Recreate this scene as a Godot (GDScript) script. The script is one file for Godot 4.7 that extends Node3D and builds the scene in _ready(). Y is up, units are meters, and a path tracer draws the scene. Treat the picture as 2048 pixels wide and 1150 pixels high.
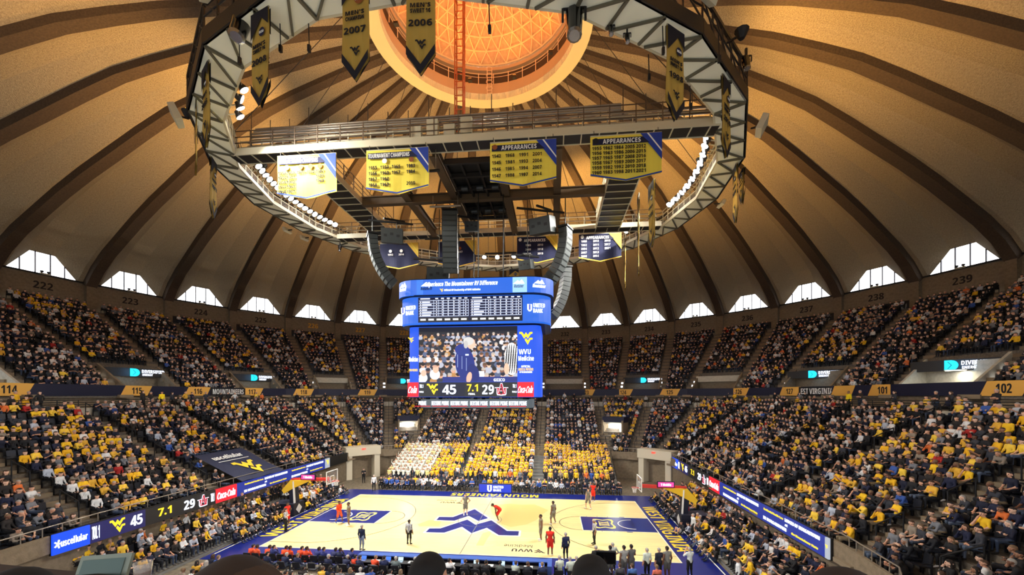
extends Node3D
# An indoor arena under a ribbed concrete dome. x runs along the court, z towards the viewer, y up, metres.
const CZ := 0.0                 # the dome's axis stands at (0, CZ)
const PH := -0.5486             # angle of rib 0, from -z
const DTH := TAU / 40.0
const RW := 55.0                # radius of the window line
const HS := 24.89                # height of the window sills
const RX := 0.2                # the lighting ring hangs round (RX, CZ)

var M := {}
var taken := {}
var rng := RandomNumberGenerator.new()
var eye := Vector3(6.2182, 10.602, 34.5938)
var eye_basis := Basis(Vector3.UP, 0.1002)
var people_made := 0


class MB:
	var v := PackedVector3Array()
	var n := PackedVector3Array()
	var uv := PackedVector2Array()

	func tri(a: Vector3, b: Vector3, c: Vector3) -> void:
		var nn := (c - a).cross(b - a).normalized()
		v.append(a); v.append(b); v.append(c)
		n.append(nn); n.append(nn); n.append(nn)
		uv.append(Vector2.ZERO); uv.append(Vector2.ZERO); uv.append(Vector2.ZERO)

	func quad(a: Vector3, b: Vector3, c: Vector3, d: Vector3) -> void:
		tri(a, b, c)
		tri(a, c, d)

	# a quad that faces away from the point o
	func quado(a: Vector3, b: Vector3, c: Vector3, d: Vector3, o: Vector3) -> void:
		var nn := (c - a).cross(b - a)
		if nn.dot((a + b + c + d) * 0.25 - o) < 0.0:
			quad(a, d, c, b)
		else:
			quad(a, b, c, d)

	# a lit picture: a is the lower left corner, then upper left, upper right, lower right
	func pict(a: Vector3, b: Vector3, c: Vector3, d: Vector3) -> void:
		var at := uv.size()
		quad(a, b, c, d)
		var w := [Vector2(0, 1), Vector2(0, 0), Vector2(1, 0), Vector2(0, 1), Vector2(1, 0), Vector2(1, 1)]
		for i in 6:
			uv[at + i] = w[i]

	func box(c: Vector3, s: Vector3, bs := Basis.IDENTITY) -> void:
		var x := bs.x * s.x * 0.5
		var y := bs.y * s.y * 0.5
		var z := bs.z * s.z * 0.5
		quado(c - x - y + z, c - x + y + z, c + x + y + z, c + x - y + z, c)
		quado(c - x - y - z, c - x + y - z, c + x + y - z, c + x - y - z, c)
		quado(c - x - y - z, c - x + y - z, c - x + y + z, c - x - y + z, c)
		quado(c + x - y - z, c + x + y - z, c + x + y + z, c + x - y + z, c)
		quado(c - x + y - z, c - x + y + z, c + x + y + z, c + x + y - z, c)
		quado(c - x - y - z, c - x - y + z, c + x - y + z, c + x - y - z, c)

	# a bar of rectangular section from a to b: w across, h up
	func bar(a: Vector3, b: Vector3, w: float, h: float) -> void:
		var z := (b - a).normalized()
		var up := Vector3.UP if absf(z.y) < 0.95 else Vector3.RIGHT
		var x := up.cross(z).normalized()
		var y := z.cross(x)
		box((a + b) * 0.5, Vector3(w, h, a.distance_to(b)), Basis(x, y, z))

	func tube(a: Vector3, b: Vector3, r: float, sides := 5, r2 := -1.0, caps := false) -> void:
		if r2 < 0.0:
			r2 = r
		var z := (b - a).normalized()
		var up := Vector3.UP if absf(z.y) < 0.95 else Vector3.RIGHT
		var x := up.cross(z).normalized()
		var y := z.cross(x)
		for i in sides:
			var a0 := TAU * i / sides
			var a1 := TAU * (i + 1) / sides
			var d0 := x * cos(a0) + y * sin(a0)
			var d1 := x * cos(a1) + y * sin(a1)
			var at := v.size()
			quado(a + d0 * r, a + d1 * r, b + d1 * r2, b + d0 * r2, (a + b) * 0.5)
			for k in 6:
				var p := v[at + k]
				var rel := p - a
				var rad := rel - z * rel.dot(z)
				if rad.length() > 1e-6:
					n[at + k] = rad.normalized()
			if caps:
				tri(b, b + d0 * r2, b + d1 * r2)
				tri(a, a + d1 * r, a + d0 * r)

	# a flat outline in the frame's xy plane, dep thick backwards along its z
	func plate(poly: PackedVector2Array, f: Transform3D, dep := 0.0) -> void:
		var idx := Geometry2D.triangulate_polygon(poly)
		for i in range(0, idx.size(), 3):
			var p: Array = []
			for k in 3:
				p.append(f * Vector3(poly[idx[i + k]].x, poly[idx[i + k]].y, 0))
			if (p[2] - p[0]).cross(p[1] - p[0]).dot(f.basis.z) < 0.0:
				var t: Vector3 = p[1]
				p[1] = p[2]
				p[2] = t
			tri(p[0], p[1], p[2])
			if dep > 0.0:
				var o := -f.basis.z.normalized() * dep
				tri(p[0] + o, p[2] + o, p[1] + o)
		if dep > 0.0:
			var mid := Vector2.ZERO
			for q in poly:
				mid += q / poly.size()
			var ob := -f.basis.z.normalized() * dep
			for i in poly.size():
				var p0: Vector3 = f * Vector3(poly[i].x, poly[i].y, 0)
				var q1 := poly[(i + 1) % poly.size()]
				var p1: Vector3 = f * Vector3(q1.x, q1.y, 0)
				quado(p0, p1, p1 + ob, p0 + ob, f * Vector3(mid.x, mid.y, 0))

	# a lathed profile (radius, height) round a vertical axis
	func lathe(c: Vector3, prof: Array, sides := 16) -> void:
		for i in prof.size() - 1:
			var p: Vector2 = prof[i]
			var q: Vector2 = prof[i + 1]
			for s in sides:
				var a0 := TAU * s / sides
				var a1 := TAU * (s + 1) / sides
				var d0 := Vector3(cos(a0), 0, sin(a0))
				var d1 := Vector3(cos(a1), 0, sin(a1))
				quado(c + d0 * p.x + Vector3.UP * p.y, c + d1 * p.x + Vector3.UP * p.y, c + d1 * q.x + Vector3.UP * q.y, c + d0 * q.x + Vector3.UP * q.y, c + Vector3.UP * (p.y + q.y) * 0.5)

	func mesh(m: Material = null) -> ArrayMesh:
		var am := ArrayMesh.new()
		var arr := []
		arr.resize(Mesh.ARRAY_MAX)
		arr[Mesh.ARRAY_VERTEX] = v
		arr[Mesh.ARRAY_NORMAL] = n
		arr[Mesh.ARRAY_TEX_UV] = uv
		am.add_surface_from_arrays(Mesh.PRIMITIVE_TRIANGLES, arr)
		if m:
			am.surface_set_material(0, m)
		return am


# ---------------------------------------------------------------- names and materials
func numbered(called: String) -> String:
	var k: int = taken.get(called, 0)
	taken[called] = k + 1
	return called if k == 0 else "%s_%03d" % [called, k]


func put(called: String, b, m: Material, parent: Node = null) -> MeshInstance3D:
	var o := MeshInstance3D.new()
	o.mesh = b.mesh(m) if b is MB else b
	if not b is MB:
		o.material_override = m
	if parent:
		o.name = called
		parent.add_child(o, true)
	else:
		o.name = numbered(called)
		add_child(o, true)
	return o


func thing(called: String, label: String, category: String, at := Vector3.ZERO, group := "") -> Node3D:
	var o := Node3D.new()
	o.name = numbered(called)
	add_child(o, true)
	o.position = at
	tag(o, label, category, group)
	return o


func tag(o: Node, label: String, category := "", group := "") -> Node:
	o.set_meta("label", label)
	if category:
		o.set_meta("category", category)
	if group:
		o.set_meta("group", group)
	return o


func setting(called: String, label: String) -> Node3D:
	var o := Node3D.new()
	o.name = numbered(called)
	add_child(o, true)
	o.set_meta("kind", "structure")
	o.set_meta("label", label)
	return o


func mat(key: String, c := Color.WHITE, rough := 0.8, metal := 0.0) -> StandardMaterial3D:
	if not M.has(key):
		var m := StandardMaterial3D.new()
		m.resource_name = key
		m.albedo_color = c
		m.roughness = rough
		m.metallic = metal
		M[key] = m
	return M[key]


func glow(key: String, c: Color, energy := 1.0) -> StandardMaterial3D:
	if not M.has(key):
		var m := mat(key, Color(0.02, 0.02, 0.02), 0.5)
		m.emission_enabled = true
		m.emission = c
		m.emission_energy_multiplier = energy
	return M[key]


func noise_tex(freq: float, seed_: int, size: int, ramp: Array, normal := false, strength := 1.0, octaves := 4) -> NoiseTexture2D:
	var t := NoiseTexture2D.new()
	var f := FastNoiseLite.new()
	f.seed = seed_
	f.frequency = freq
	f.fractal_octaves = octaves
	t.noise = f
	t.width = size
	t.height = size
	t.seamless = true
	if normal:
		t.as_normal_map = true
		t.bump_strength = strength
	else:
		var g := Gradient.new()
		g.offsets = PackedFloat32Array([0.0, 0.5, 1.0])
		g.colors = PackedColorArray(ramp)
		t.color_ramp = g
	return t


func grained(key: String, ramp: Array, scale_: float, rough := 0.9, freq := 0.02, bump := 3.0) -> StandardMaterial3D:
	if not M.has(key):
		var m := mat(key, Color.WHITE, rough)
		m.albedo_texture = noise_tex(freq, hash(key) % 1000, 512, ramp, false, 1.0, 5)
		if bump > 0.0:
			m.normal_enabled = true
			m.normal_texture = noise_tex(0.09, hash(key) % 1000 + 7, 512, [], true, bump, 3)
		m.uv1_triplanar = true
		m.uv1_world_triplanar = true
		m.uv1_scale = Vector3.ONE * scale_
	return M[key]


var fonts := {}
func font(serif: bool, bold: bool) -> SystemFont:
	var key := "%s%s" % [serif, bold]
	if not fonts.has(key):
		var f := SystemFont.new()
		f.font_names = PackedStringArray(["Droid Serif" if serif else "Droid Sans"])
		f.font_weight = 700 if bold else 400
		fonts[key] = f
	return fonts[key]


var text_meshes := {}
# lettering scaled to fill a box w wide and h high round the frame's origin; the frame's z looks at the reader
func text(s: String, w: float, h: float, f: Transform3D, m: Material, parent: Node, called := "lettering", serif := false, slant := 0.0, bold := true) -> MeshInstance3D:
	var key := "%s|%s|%s" % [s, serif, bold]
	if not text_meshes.has(key):
		var t := TextMesh.new()
		t.text = s
		t.font = font(serif, bold)
		t.font_size = 24
		t.pixel_size = 0.02
		t.depth = 0.02
		t.curve_step = 1.6
		text_meshes[key] = t
	var tm: TextMesh = text_meshes[key]
	var bb := tm.get_aabb()
	var sx := w / maxf(bb.size.x, 0.01)
	var sy := h / maxf(bb.size.y, 0.01)
	var o := MeshInstance3D.new()
	o.mesh = tm
	o.material_override = m
	o.name = called
	parent.add_child(o, true)
	var c := bb.get_center()
	var bs := Basis(f.basis.x * sx, f.basis.y * sy + f.basis.x * slant * sy, f.basis.z)
	o.transform = Transform3D(bs, f.origin - bs * Vector3(c.x, c.y, 0))
	return o


func frame(at: Vector3, normal: Vector3, up := Vector3.UP) -> Transform3D:
	var z := normal.normalized()
	var x := up.cross(z).normalized()
	return Transform3D(Basis(x, z.cross(x), z), at)


const ONES := ["", "first", "second", "third", "fourth", "fifth", "sixth", "seventh", "eighth", "ninth", "tenth", "eleventh", "twelfth", "thirteenth", "fourteenth", "fifteenth", "sixteenth", "seventeenth", "eighteenth", "nineteenth"]


func nth(n: int) -> String:
	if n < 20:
		return ONES[n]
	var tens: String = ["", "", "twent", "thirt", "fort", "fift"][n / 10]
	return tens + "ieth" if n % 10 == 0 else tens + "y-" + ONES[n % 10]


func pol(r: float, deg: float, h: float, cx := 0.0) -> Vector3:
	var a := deg_to_rad(deg)
	return Vector3(cx + r * sin(a), h, CZ - r * cos(a))


func on_picture(p: Vector3) -> Vector3:
	var q := eye_basis.inverse() * (p - eye)
	if q.z > -0.3:
		return Vector3(-9999, -9999, 0)
	return Vector3(1024 + 824.8 * q.x / -q.z, 790.37 - 824.8 * q.y / -q.z, -q.z)


func in_view(p: Vector3, margin := 120.0) -> bool:
	var q := on_picture(p)
	return q.x > -margin and q.x < 2048 + margin and q.y > -margin and q.y < 1150 + margin


# the emblem of a W over a V, as two outlines about 1 wide and 0.97 high
func emblem() -> Array:
	var lower := [Vector2(-3.67, 0.46), Vector2(-3.68, -0.49), Vector2(-2.48, -0.55), Vector2(-1.07, -3.21), Vector2(0.64, -0.54), Vector2(-0.07, 0.35), Vector2(-1.16, -1.0), Vector2(-2.1, 0.47)]
	var upper := [Vector2(-3.62, 3.57), Vector2(-3.59, 2.6), Vector2(-2.72, 2.51), Vector2(-1.09, 0.0), Vector2(-0.14, 1.31), Vector2(0.98, 0.0), Vector2(2.59, 2.6), Vector2(3.55, 2.59), Vector2(3.58, 3.6), Vector2(2.12, 3.67), Vector2(0.93, 2.05), Vector2(-0.05, 3.42), Vector2(-1.09, 2.01), Vector2(-2.15, 3.51)]
	return [PackedVector2Array(lower), PackedVector2Array(upper)]


func emblem_on(parent: Node, f: Transform3D, w: float, m: Material, called := "emblem") -> void:
	var b := MB.new()
	for e in emblem():
		var p := PackedVector2Array()
		for q in e:
			p.append(Vector2(-q.x, q.y) * w / 7.2)
		b.plate(p, f, 0.01)
	put(called, b, m, parent)


# ---------------------------------------------------------------- camera, sky, materials
func _ready() -> void:
	rng.seed = 20211
	var cam := Camera3D.new()
	cam.name = "camera"
	cam.transform = Transform3D(eye_basis, eye)
	cam.near = 0.1
	cam.projection = Camera3D.PROJECTION_FRUSTUM      # a level camera with the lens shifted up
	cam.size = 2.0 * 0.1 * 575.0 / 824.8
	cam.frustum_offset = Vector2(0, 0.1 * (790.37 - 575.0) / 824.8)
	cam.far = 400.0
	add_child(cam)
	cam.current = true
	var e := Environment.new()
	e.background_mode = Environment.BG_SKY
	var sky := Sky.new()
	var sm := ProceduralSkyMaterial.new()        # an even, overcast day
	sm.sky_top_color = Color(0.96, 0.97, 1.0)
	sm.sky_horizon_color = Color(0.98, 0.98, 1.0)
	sm.ground_horizon_color = Color(0.7, 0.7, 0.7)
	sm.ground_bottom_color = Color(0.6, 0.6, 0.6)
	sm.sky_energy_multiplier = 1.5
	sm.ground_energy_multiplier = 1.25
	sky.sky_material = sm
	e.sky = sky
	e.tonemap_mode = Environment.TONE_MAPPER_LINEAR
	e.tonemap_exposure = 1.75
	e.sdfgi_enabled = true
	e.ssao_enabled = true
	e.ssil_enabled = true
	var we := WorldEnvironment.new()
	we.name = "world"
	we.environment = e
	add_child(we)
	materials()
	dome()
	window_walls()
	oculus()
	ring()
	catwalks()
	stands()
	court()
	goals()
	scoreboard()
	ribbons()
	banners()
	speakers()
	floor_seats()
	table_and_benches()
	court_people()
	crowd()
	foreground()


func materials() -> void:
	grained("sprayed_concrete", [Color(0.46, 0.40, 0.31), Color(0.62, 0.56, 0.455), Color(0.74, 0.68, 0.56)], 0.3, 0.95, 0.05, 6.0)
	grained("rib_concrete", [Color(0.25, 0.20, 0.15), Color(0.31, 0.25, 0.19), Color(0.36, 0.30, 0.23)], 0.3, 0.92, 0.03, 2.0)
	grained("wall_concrete", [Color(0.44, 0.38, 0.30), Color(0.50, 0.44, 0.35), Color(0.55, 0.49, 0.40)], 0.25, 0.9, 0.02, 1.5)
	grained("pale_concrete", [Color(0.66, 0.64, 0.58), Color(0.73, 0.71, 0.64), Color(0.78, 0.76, 0.70)], 0.3, 0.85, 0.02, 1.0)
	grained("tread_concrete", [Color(0.34, 0.31, 0.27), Color(0.42, 0.385, 0.335), Color(0.48, 0.445, 0.39)], 0.4, 0.9, 0.02, 1.5)
	mat("ring_panel", Color(0.90, 0.90, 0.82), 0.6)
	mat("ring_bar", Color(0.36, 0.34, 0.27), 0.6)
	mat("cream_steel", Color(0.78, 0.75, 0.64), 0.5)
	mat("brown_steel", Color(0.35, 0.28, 0.20), 0.6)
	mat("dark_steel", Color(0.13, 0.11, 0.10), 0.55)
	mat("black", Color(0.045, 0.045, 0.05), 0.6)
	mat("pipe", Color(0.62, 0.58, 0.52), 0.35, 0.6)
	mat("chrome", Color(0.75, 0.76, 0.78), 0.25, 0.9)
	mat("gold", Color(0.94, 0.76, 0.16), 0.75)
	mat("gold_cloth", Color(0.93, 0.84, 0.30), 0.85)
	M.gold_cloth.backlight_enabled = true
	M.gold_cloth.backlight = Color(0.12, 0.11, 0.03)
	mat("pennant_gold_shaded", Color(0.68, 0.56, 0.24), 0.85)  # gold cloth darkened: the shade of the backlit pennants is in the colour
	mat("trim_gold", Color(0.85, 0.70, 0.28), 0.85)
	mat("pennant_navy_shaded", Color(0.05, 0.055, 0.11), 0.85)  # darker copy of the banner navy, with the pennants' shade painted in
	mat("navy_cloth", Color(0.06, 0.08, 0.22), 0.85)
	mat("blue_cloth", Color(0.13, 0.24, 0.60), 0.8)
	mat("navy", Color(0.03, 0.05, 0.18), 0.6)
	mat("white", Color(0.92, 0.92, 0.90), 0.7)
	mat("ink", Color(0.06, 0.06, 0.09), 0.8)
	mat("seat", Color(0.075, 0.08, 0.105), 0.4)
	mat("orange_steel", Color(0.75, 0.33, 0.12), 0.6)
	mat("glass_pane", Color(0.93, 0.95, 1.0, 0.06), 0.05).transparency = BaseMaterial3D.TRANSPARENCY_ALPHA


# ---------------------------------------------------------------- the concrete dome
const PROFILE := [Vector2(55.0, 24.89), Vector2(53.3, 26.8), Vector2(51.0, 28.6), Vector2(48.2, 30.3), Vector2(45.2, 32.1), Vector2(42.0, 33.8), Vector2(38.6, 35.4), Vector2(35.0, 37.1), Vector2(31.5, 38.6), Vector2(28.0, 39.6), Vector2(24.3, 40.5), Vector2(20.5, 41.1), Vector2(14.5, 41.7), Vector2(9.2, 41.95)]


func bulge(r: float) -> float:
	return lerpf(0.10, 2.6, pow(clampf((r - 9.2) / 45.8, 0.0, 1.0), 2.2))


func shell_point(i: int, s: float, j: float, out := 0.0) -> Vector3:
	var p: Vector2 = PROFILE[i]
	var a := PH + (j + 0.5 + 0.5 * s) * DTH
	var f := clampf((0.74 - absf(s)) / 0.48, 0.0, 1.0)
	return Vector3((p.x + out * 0.6) * sin(a), p.y + bulge(p.x) * f + out, CZ - (p.x + out * 0.6) * cos(a))


func dome() -> void:
	var root := setting("ceiling", "ribbed dome of sprayed concrete shells over the arena")
	var lat := [-1.0, -0.74, -0.5, -0.26, 0.0, 0.26, 0.5, 0.74, 1.0]
	for j in 40:
		var b := MB.new()
		for i in PROFILE.size() - 1:
			for l in lat.size() - 1:
				var inside := Vector3(0, 20, CZ)
				var a := shell_point(i, lat[l], j)
				b.quado(a, shell_point(i, lat[l + 1], j), shell_point(i + 1, lat[l + 1], j), shell_point(i + 1, lat[l], j), a + (a - inside))
				b.quado(shell_point(i, lat[l], j, 0.4), shell_point(i, lat[l + 1], j, 0.4), shell_point(i + 1, lat[l + 1], j, 0.4), shell_point(i + 1, lat[l], j, 0.4), inside)
		for l in lat.size() - 1:
			var q := shell_point(0, lat[l], j)
			b.quado(q, shell_point(0, lat[l + 1], j), shell_point(0, lat[l + 1], j, 0.4), shell_point(0, lat[l], j, 0.4), Vector3(0, 30, CZ))
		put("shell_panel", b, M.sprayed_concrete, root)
	for j in 40:
		var b := MB.new()
		var a := PH + j * DTH
		var d := Vector3(sin(a), 0, -cos(a))
		var side := Vector3(cos(a), 0, sin(a))
		var rows := []
		for i in PROFILE.size():
			var p: Vector2 = PROFILE[i]
			var p0: Vector2 = PROFILE[maxi(i - 1, 0)]
			var p1: Vector2 = PROFILE[mini(i + 1, PROFILE.size() - 1)]
			var t := (p1 - p0).normalized()
			var inn := Vector2(t.y, -t.x)          # towards the inside
			if inn.dot(Vector2(-p.x, -p.y + 15.0)) < 0.0:
				inn = -inn
			var w := lerpf(0.34, 0.55, clampf((p.x - 9.0) / 28.0, 0, 1))
			var dep := lerpf(0.25, 0.7, clampf((p.x - 9.0) / 28.0, 0, 1))
			var c := Vector3(0, p.y, CZ) + d * p.x
			var o := (d * inn.x + Vector3.UP * inn.y) * dep
			rows.append([c - side * (w + 0.12) - o * 0.3, c - side * w + o, c + side * w + o, c + side * (w + 0.12) - o * 0.3])
		for i in rows.size() - 1:
			for k in 3:
				b.quado(rows[i][k], rows[i][k + 1], rows[i + 1][k + 1], rows[i + 1][k], (rows[i][0] + rows[i + 1][3]) * 0.5)
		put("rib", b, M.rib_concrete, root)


func window_walls() -> void:
	var wall := setting("wall_outer", "round concrete wall above the upper stand, with pilasters and section numbers")
	var wm := MB.new()
	wm.box(Vector3(0, 0, 0), Vector3(2 * RW * sin(DTH / 2) + 0.06, 6.3, 0.4))
	var wall_mesh := wm.mesh(M.wall_concrete)
	var pm := MB.new()
	pm.box(Vector3(0, 0, 0), Vector3(0.95, 6.6, 0.8))
	var pil := pm.mesh(M.wall_concrete)
	var sb := MB.new()
	sb.box(Vector3.ZERO, Vector3(2 * RW * sin(DTH / 2) - 0.9, 0.14, 0.5))
	var sill := sb.mesh(mat("sill_dark", Color(0.10, 0.085, 0.07), 0.7))
	var mull := MB.new()
	mull.box(Vector3.ZERO, Vector3(0.09, 1, 0.14))
	var mullion := mull.mesh(mat("mullion", Color(0.34, 0.34, 0.37), 0.5))
	var rapo := RW * cos(DTH / 2)
	for j in 40:
		var a := PH + (j + 0.5) * DTH
		var d := Vector3(sin(a), 0, -cos(a))
		var bs := Basis(Vector3(cos(a), 0, sin(a)), Vector3.UP, -d)
		var o := put("wall_panel", wall_mesh, M.wall_concrete, wall)
		o.transform = Transform3D(bs, Vector3(0, HS - 3.15, CZ) + d * (rapo + 0.25))
		o = put("sill", sill, M.sill_dark, wall)
		o.transform = Transform3D(bs, Vector3(0, HS + 0.05, CZ) + d * (rapo + 0.02))
		var ar := PH + j * DTH
		var dr := Vector3(sin(ar), 0, -cos(ar))
		o = put("pilaster", pil, M.wall_concrete, wall)
		o.transform = Transform3D(Basis(Vector3(cos(ar), 0, sin(ar)), Vector3.UP, -dr), Vector3(0, HS - 3.1, CZ) + dr * (RW - 0.2))
		# the window: panes under the raised middle of the bay
		var win := setting("window_%d" % (j + 1), "trapezoid window under the dome shell, %s clockwise" % nth(j + 1))
		var f := Transform3D(bs, Vector3(0, HS, CZ) + d * (rapo + 0.12))
		var half := RW * sin(DTH / 2)
		var xs := [-0.74, -0.46, -0.155, 0.155, 0.46, 0.74]
		for k in xs.size() - 1:
			var x0: float = xs[k]
			var x1: float = xs[k + 1]
			var top := func(s: float) -> float: return 2.7 * clampf((0.74 - absf(s)) / 0.48, 0.0, 1.0)
			var poly := PackedVector2Array([Vector2(x0 * half, 0), Vector2(x0 * half, top.call(x0) + 0.02)])
			for kink in [-0.26, 0.26]:
				if kink > x0 and kink < x1:
					poly.append(Vector2(kink * half, 2.72))
			poly.append(Vector2(x1 * half, top.call(x1) + 0.02))
			poly.append(Vector2(x1 * half, 0))
			var pb := MB.new()
			pb.plate(poly, f)
			put("pane", pb, M.glass_pane, win)
			if k > 0:
				var hh: float = top.call(x0)
				var mo := put("mullion", mullion, M.mullion, win)
				mo.transform = Transform3D(Basis(bs.x, bs.y * hh, bs.z), f * Vector3(x0 * half, hh / 2, 0))
	# painted section numbers, twin lamps and photo murals
	for j in range(-7, 14):
		var num := 228 + j
		var a := PH + (j + 0.5) * DTH
		var d := Vector3(sin(a), 0, -cos(a))
		var f := frame(Vector3(0, HS - 1.25, CZ) + d * (rapo + 0.03), -d)
		var yellow := num in [226, 227, 228]
		text(str(num), 1.75, 0.85, f, mat("number_gold", Color(0.85, 0.62, 0.18)) if yellow else mat("number_brown", Color(0.13, 0.10, 0.08)), wall, "section_number")
		var lamp := thing("twin_emergency_lamp", "small twin-headed emergency lamp on the %s window sill from the left" % nth(j + 8), "lamp", f * Vector3(0, 1.35, 0.3), "emergency lamps on the window sills")
		var lb := MB.new()
		lb.box(Vector3(0, 0, 0), Vector3(0.9, 0.16, 0.2), f.basis)
		put("housing", lb, M.cream_steel, lamp)
		for sx in [-0.3, 0.3]:
			var hb := MB.new()
			hb.lathe(f.basis * Vector3(sx, 0.05, 0.05), [Vector2(0.0, 0.30), Vector2(0.15, 0.28), Vector2(0.17, 0.12), Vector2(0.05, 0.04)], 8)
			put("lamp_head", hb, M.black, lamp)
		if num in [224, 225, 226, 227, 228, 236, 237, 238]:
			var mu := thing("photo_mural", "dark photo mural of athletes under section number %d, %s" % [num, {224: "leftmost of all murals", 225: "left of the scoreboard, second", 226: "under a gold number", 227: "of figures with raised arms", 228: "cut by the scoreboard", 236: "nearest the far stand on the right", 237: "between two murals on the right", 238: "rightmost of all murals"}[num]], "mural", f * Vector3(0, -2.1, 0.02), "photo murals on the upper wall")
			var fm := frame(Vector3.ZERO, -d)
			var mb := MB.new()
			mb.box(Vector3(0, 0, 0), Vector3(7.3, 1.9, 0.06), fm.basis)
			put("board", mb, mat("mural_dark", Color(0.075, 0.06, 0.065), 0.6), mu)
			var pb := MB.new()
			var hx := 3.55
			pb.pict(fm * Vector3(-hx, -0.88, 0.04), fm * Vector3(-hx, 0.88, 0.04), fm * Vector3(hx, 0.88, 0.04), fm * Vector3(hx, -0.88, 0.04))
			put("picture", pb, mural_print(num), mu)


func blob(im: Image, cx: float, cy: float, rx: float, ry: float, c: Color, turn := 0.0) -> void:
	var big := int(ceil(maxf(rx, ry)))
	for y in range(maxi(0, int(cy) - big), mini(im.get_height(), int(cy) + big + 1)):
		for x in range(maxi(0, int(cx) - big), mini(im.get_width(), int(cx) + big + 1)):
			var q := Vector2(x - cx, y - cy).rotated(-turn)
			if q.x * q.x / (rx * rx) + q.y * q.y / (ry * ry) <= 1.0:
				im.set_pixel(x, y, c)


func print_of(key: String, im: Image) -> StandardMaterial3D:
	var m := mat(key, Color.WHITE, 0.6)
	m.albedo_texture = ImageTexture.create_from_image(im)
	m.texture_repeat = false
	return m


func mural_print(num: int) -> StandardMaterial3D:
	var r := RandomNumberGenerator.new()
	r.seed = num
	var im := Image.create(292, 72, false, Image.FORMAT_RGB8)
	im.fill(Color(0.085, 0.065, 0.07))
	for k in 4:
		if num == 228 and k > 0:
			break
		var x := 38.0 + 72.0 * k + r.randf_range(-6, 6)
		var tone := Color(0.72, 0.69, 0.64) * r.randf_range(0.65, 1.0)
		blob(im, x, 20 + r.randf_range(-3, 4), 8, 10, tone)                       # head
		blob(im, x, 46, 17, 15, tone * 0.9)                                     # shoulders
		for sg in [-1.0, 1.0]:
			if r.randf() < 0.6:
				blob(im, x + sg * 20, r.randf_range(20, 46), 4, 15, tone * 0.95, sg * r.randf_range(0.1, 0.7))
			blob(im, x + sg * 3, 19, 1.6, 1.2, Color(0.12, 0.1, 0.1))
		blob(im, x, 12, 8, 4, tone * 0.35)
		im.fill_rect(Rect2i(int(x) - 20, 60, 40, 5), tone * 0.85)
	return print_of("mural_print_%d" % num, im)


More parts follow.
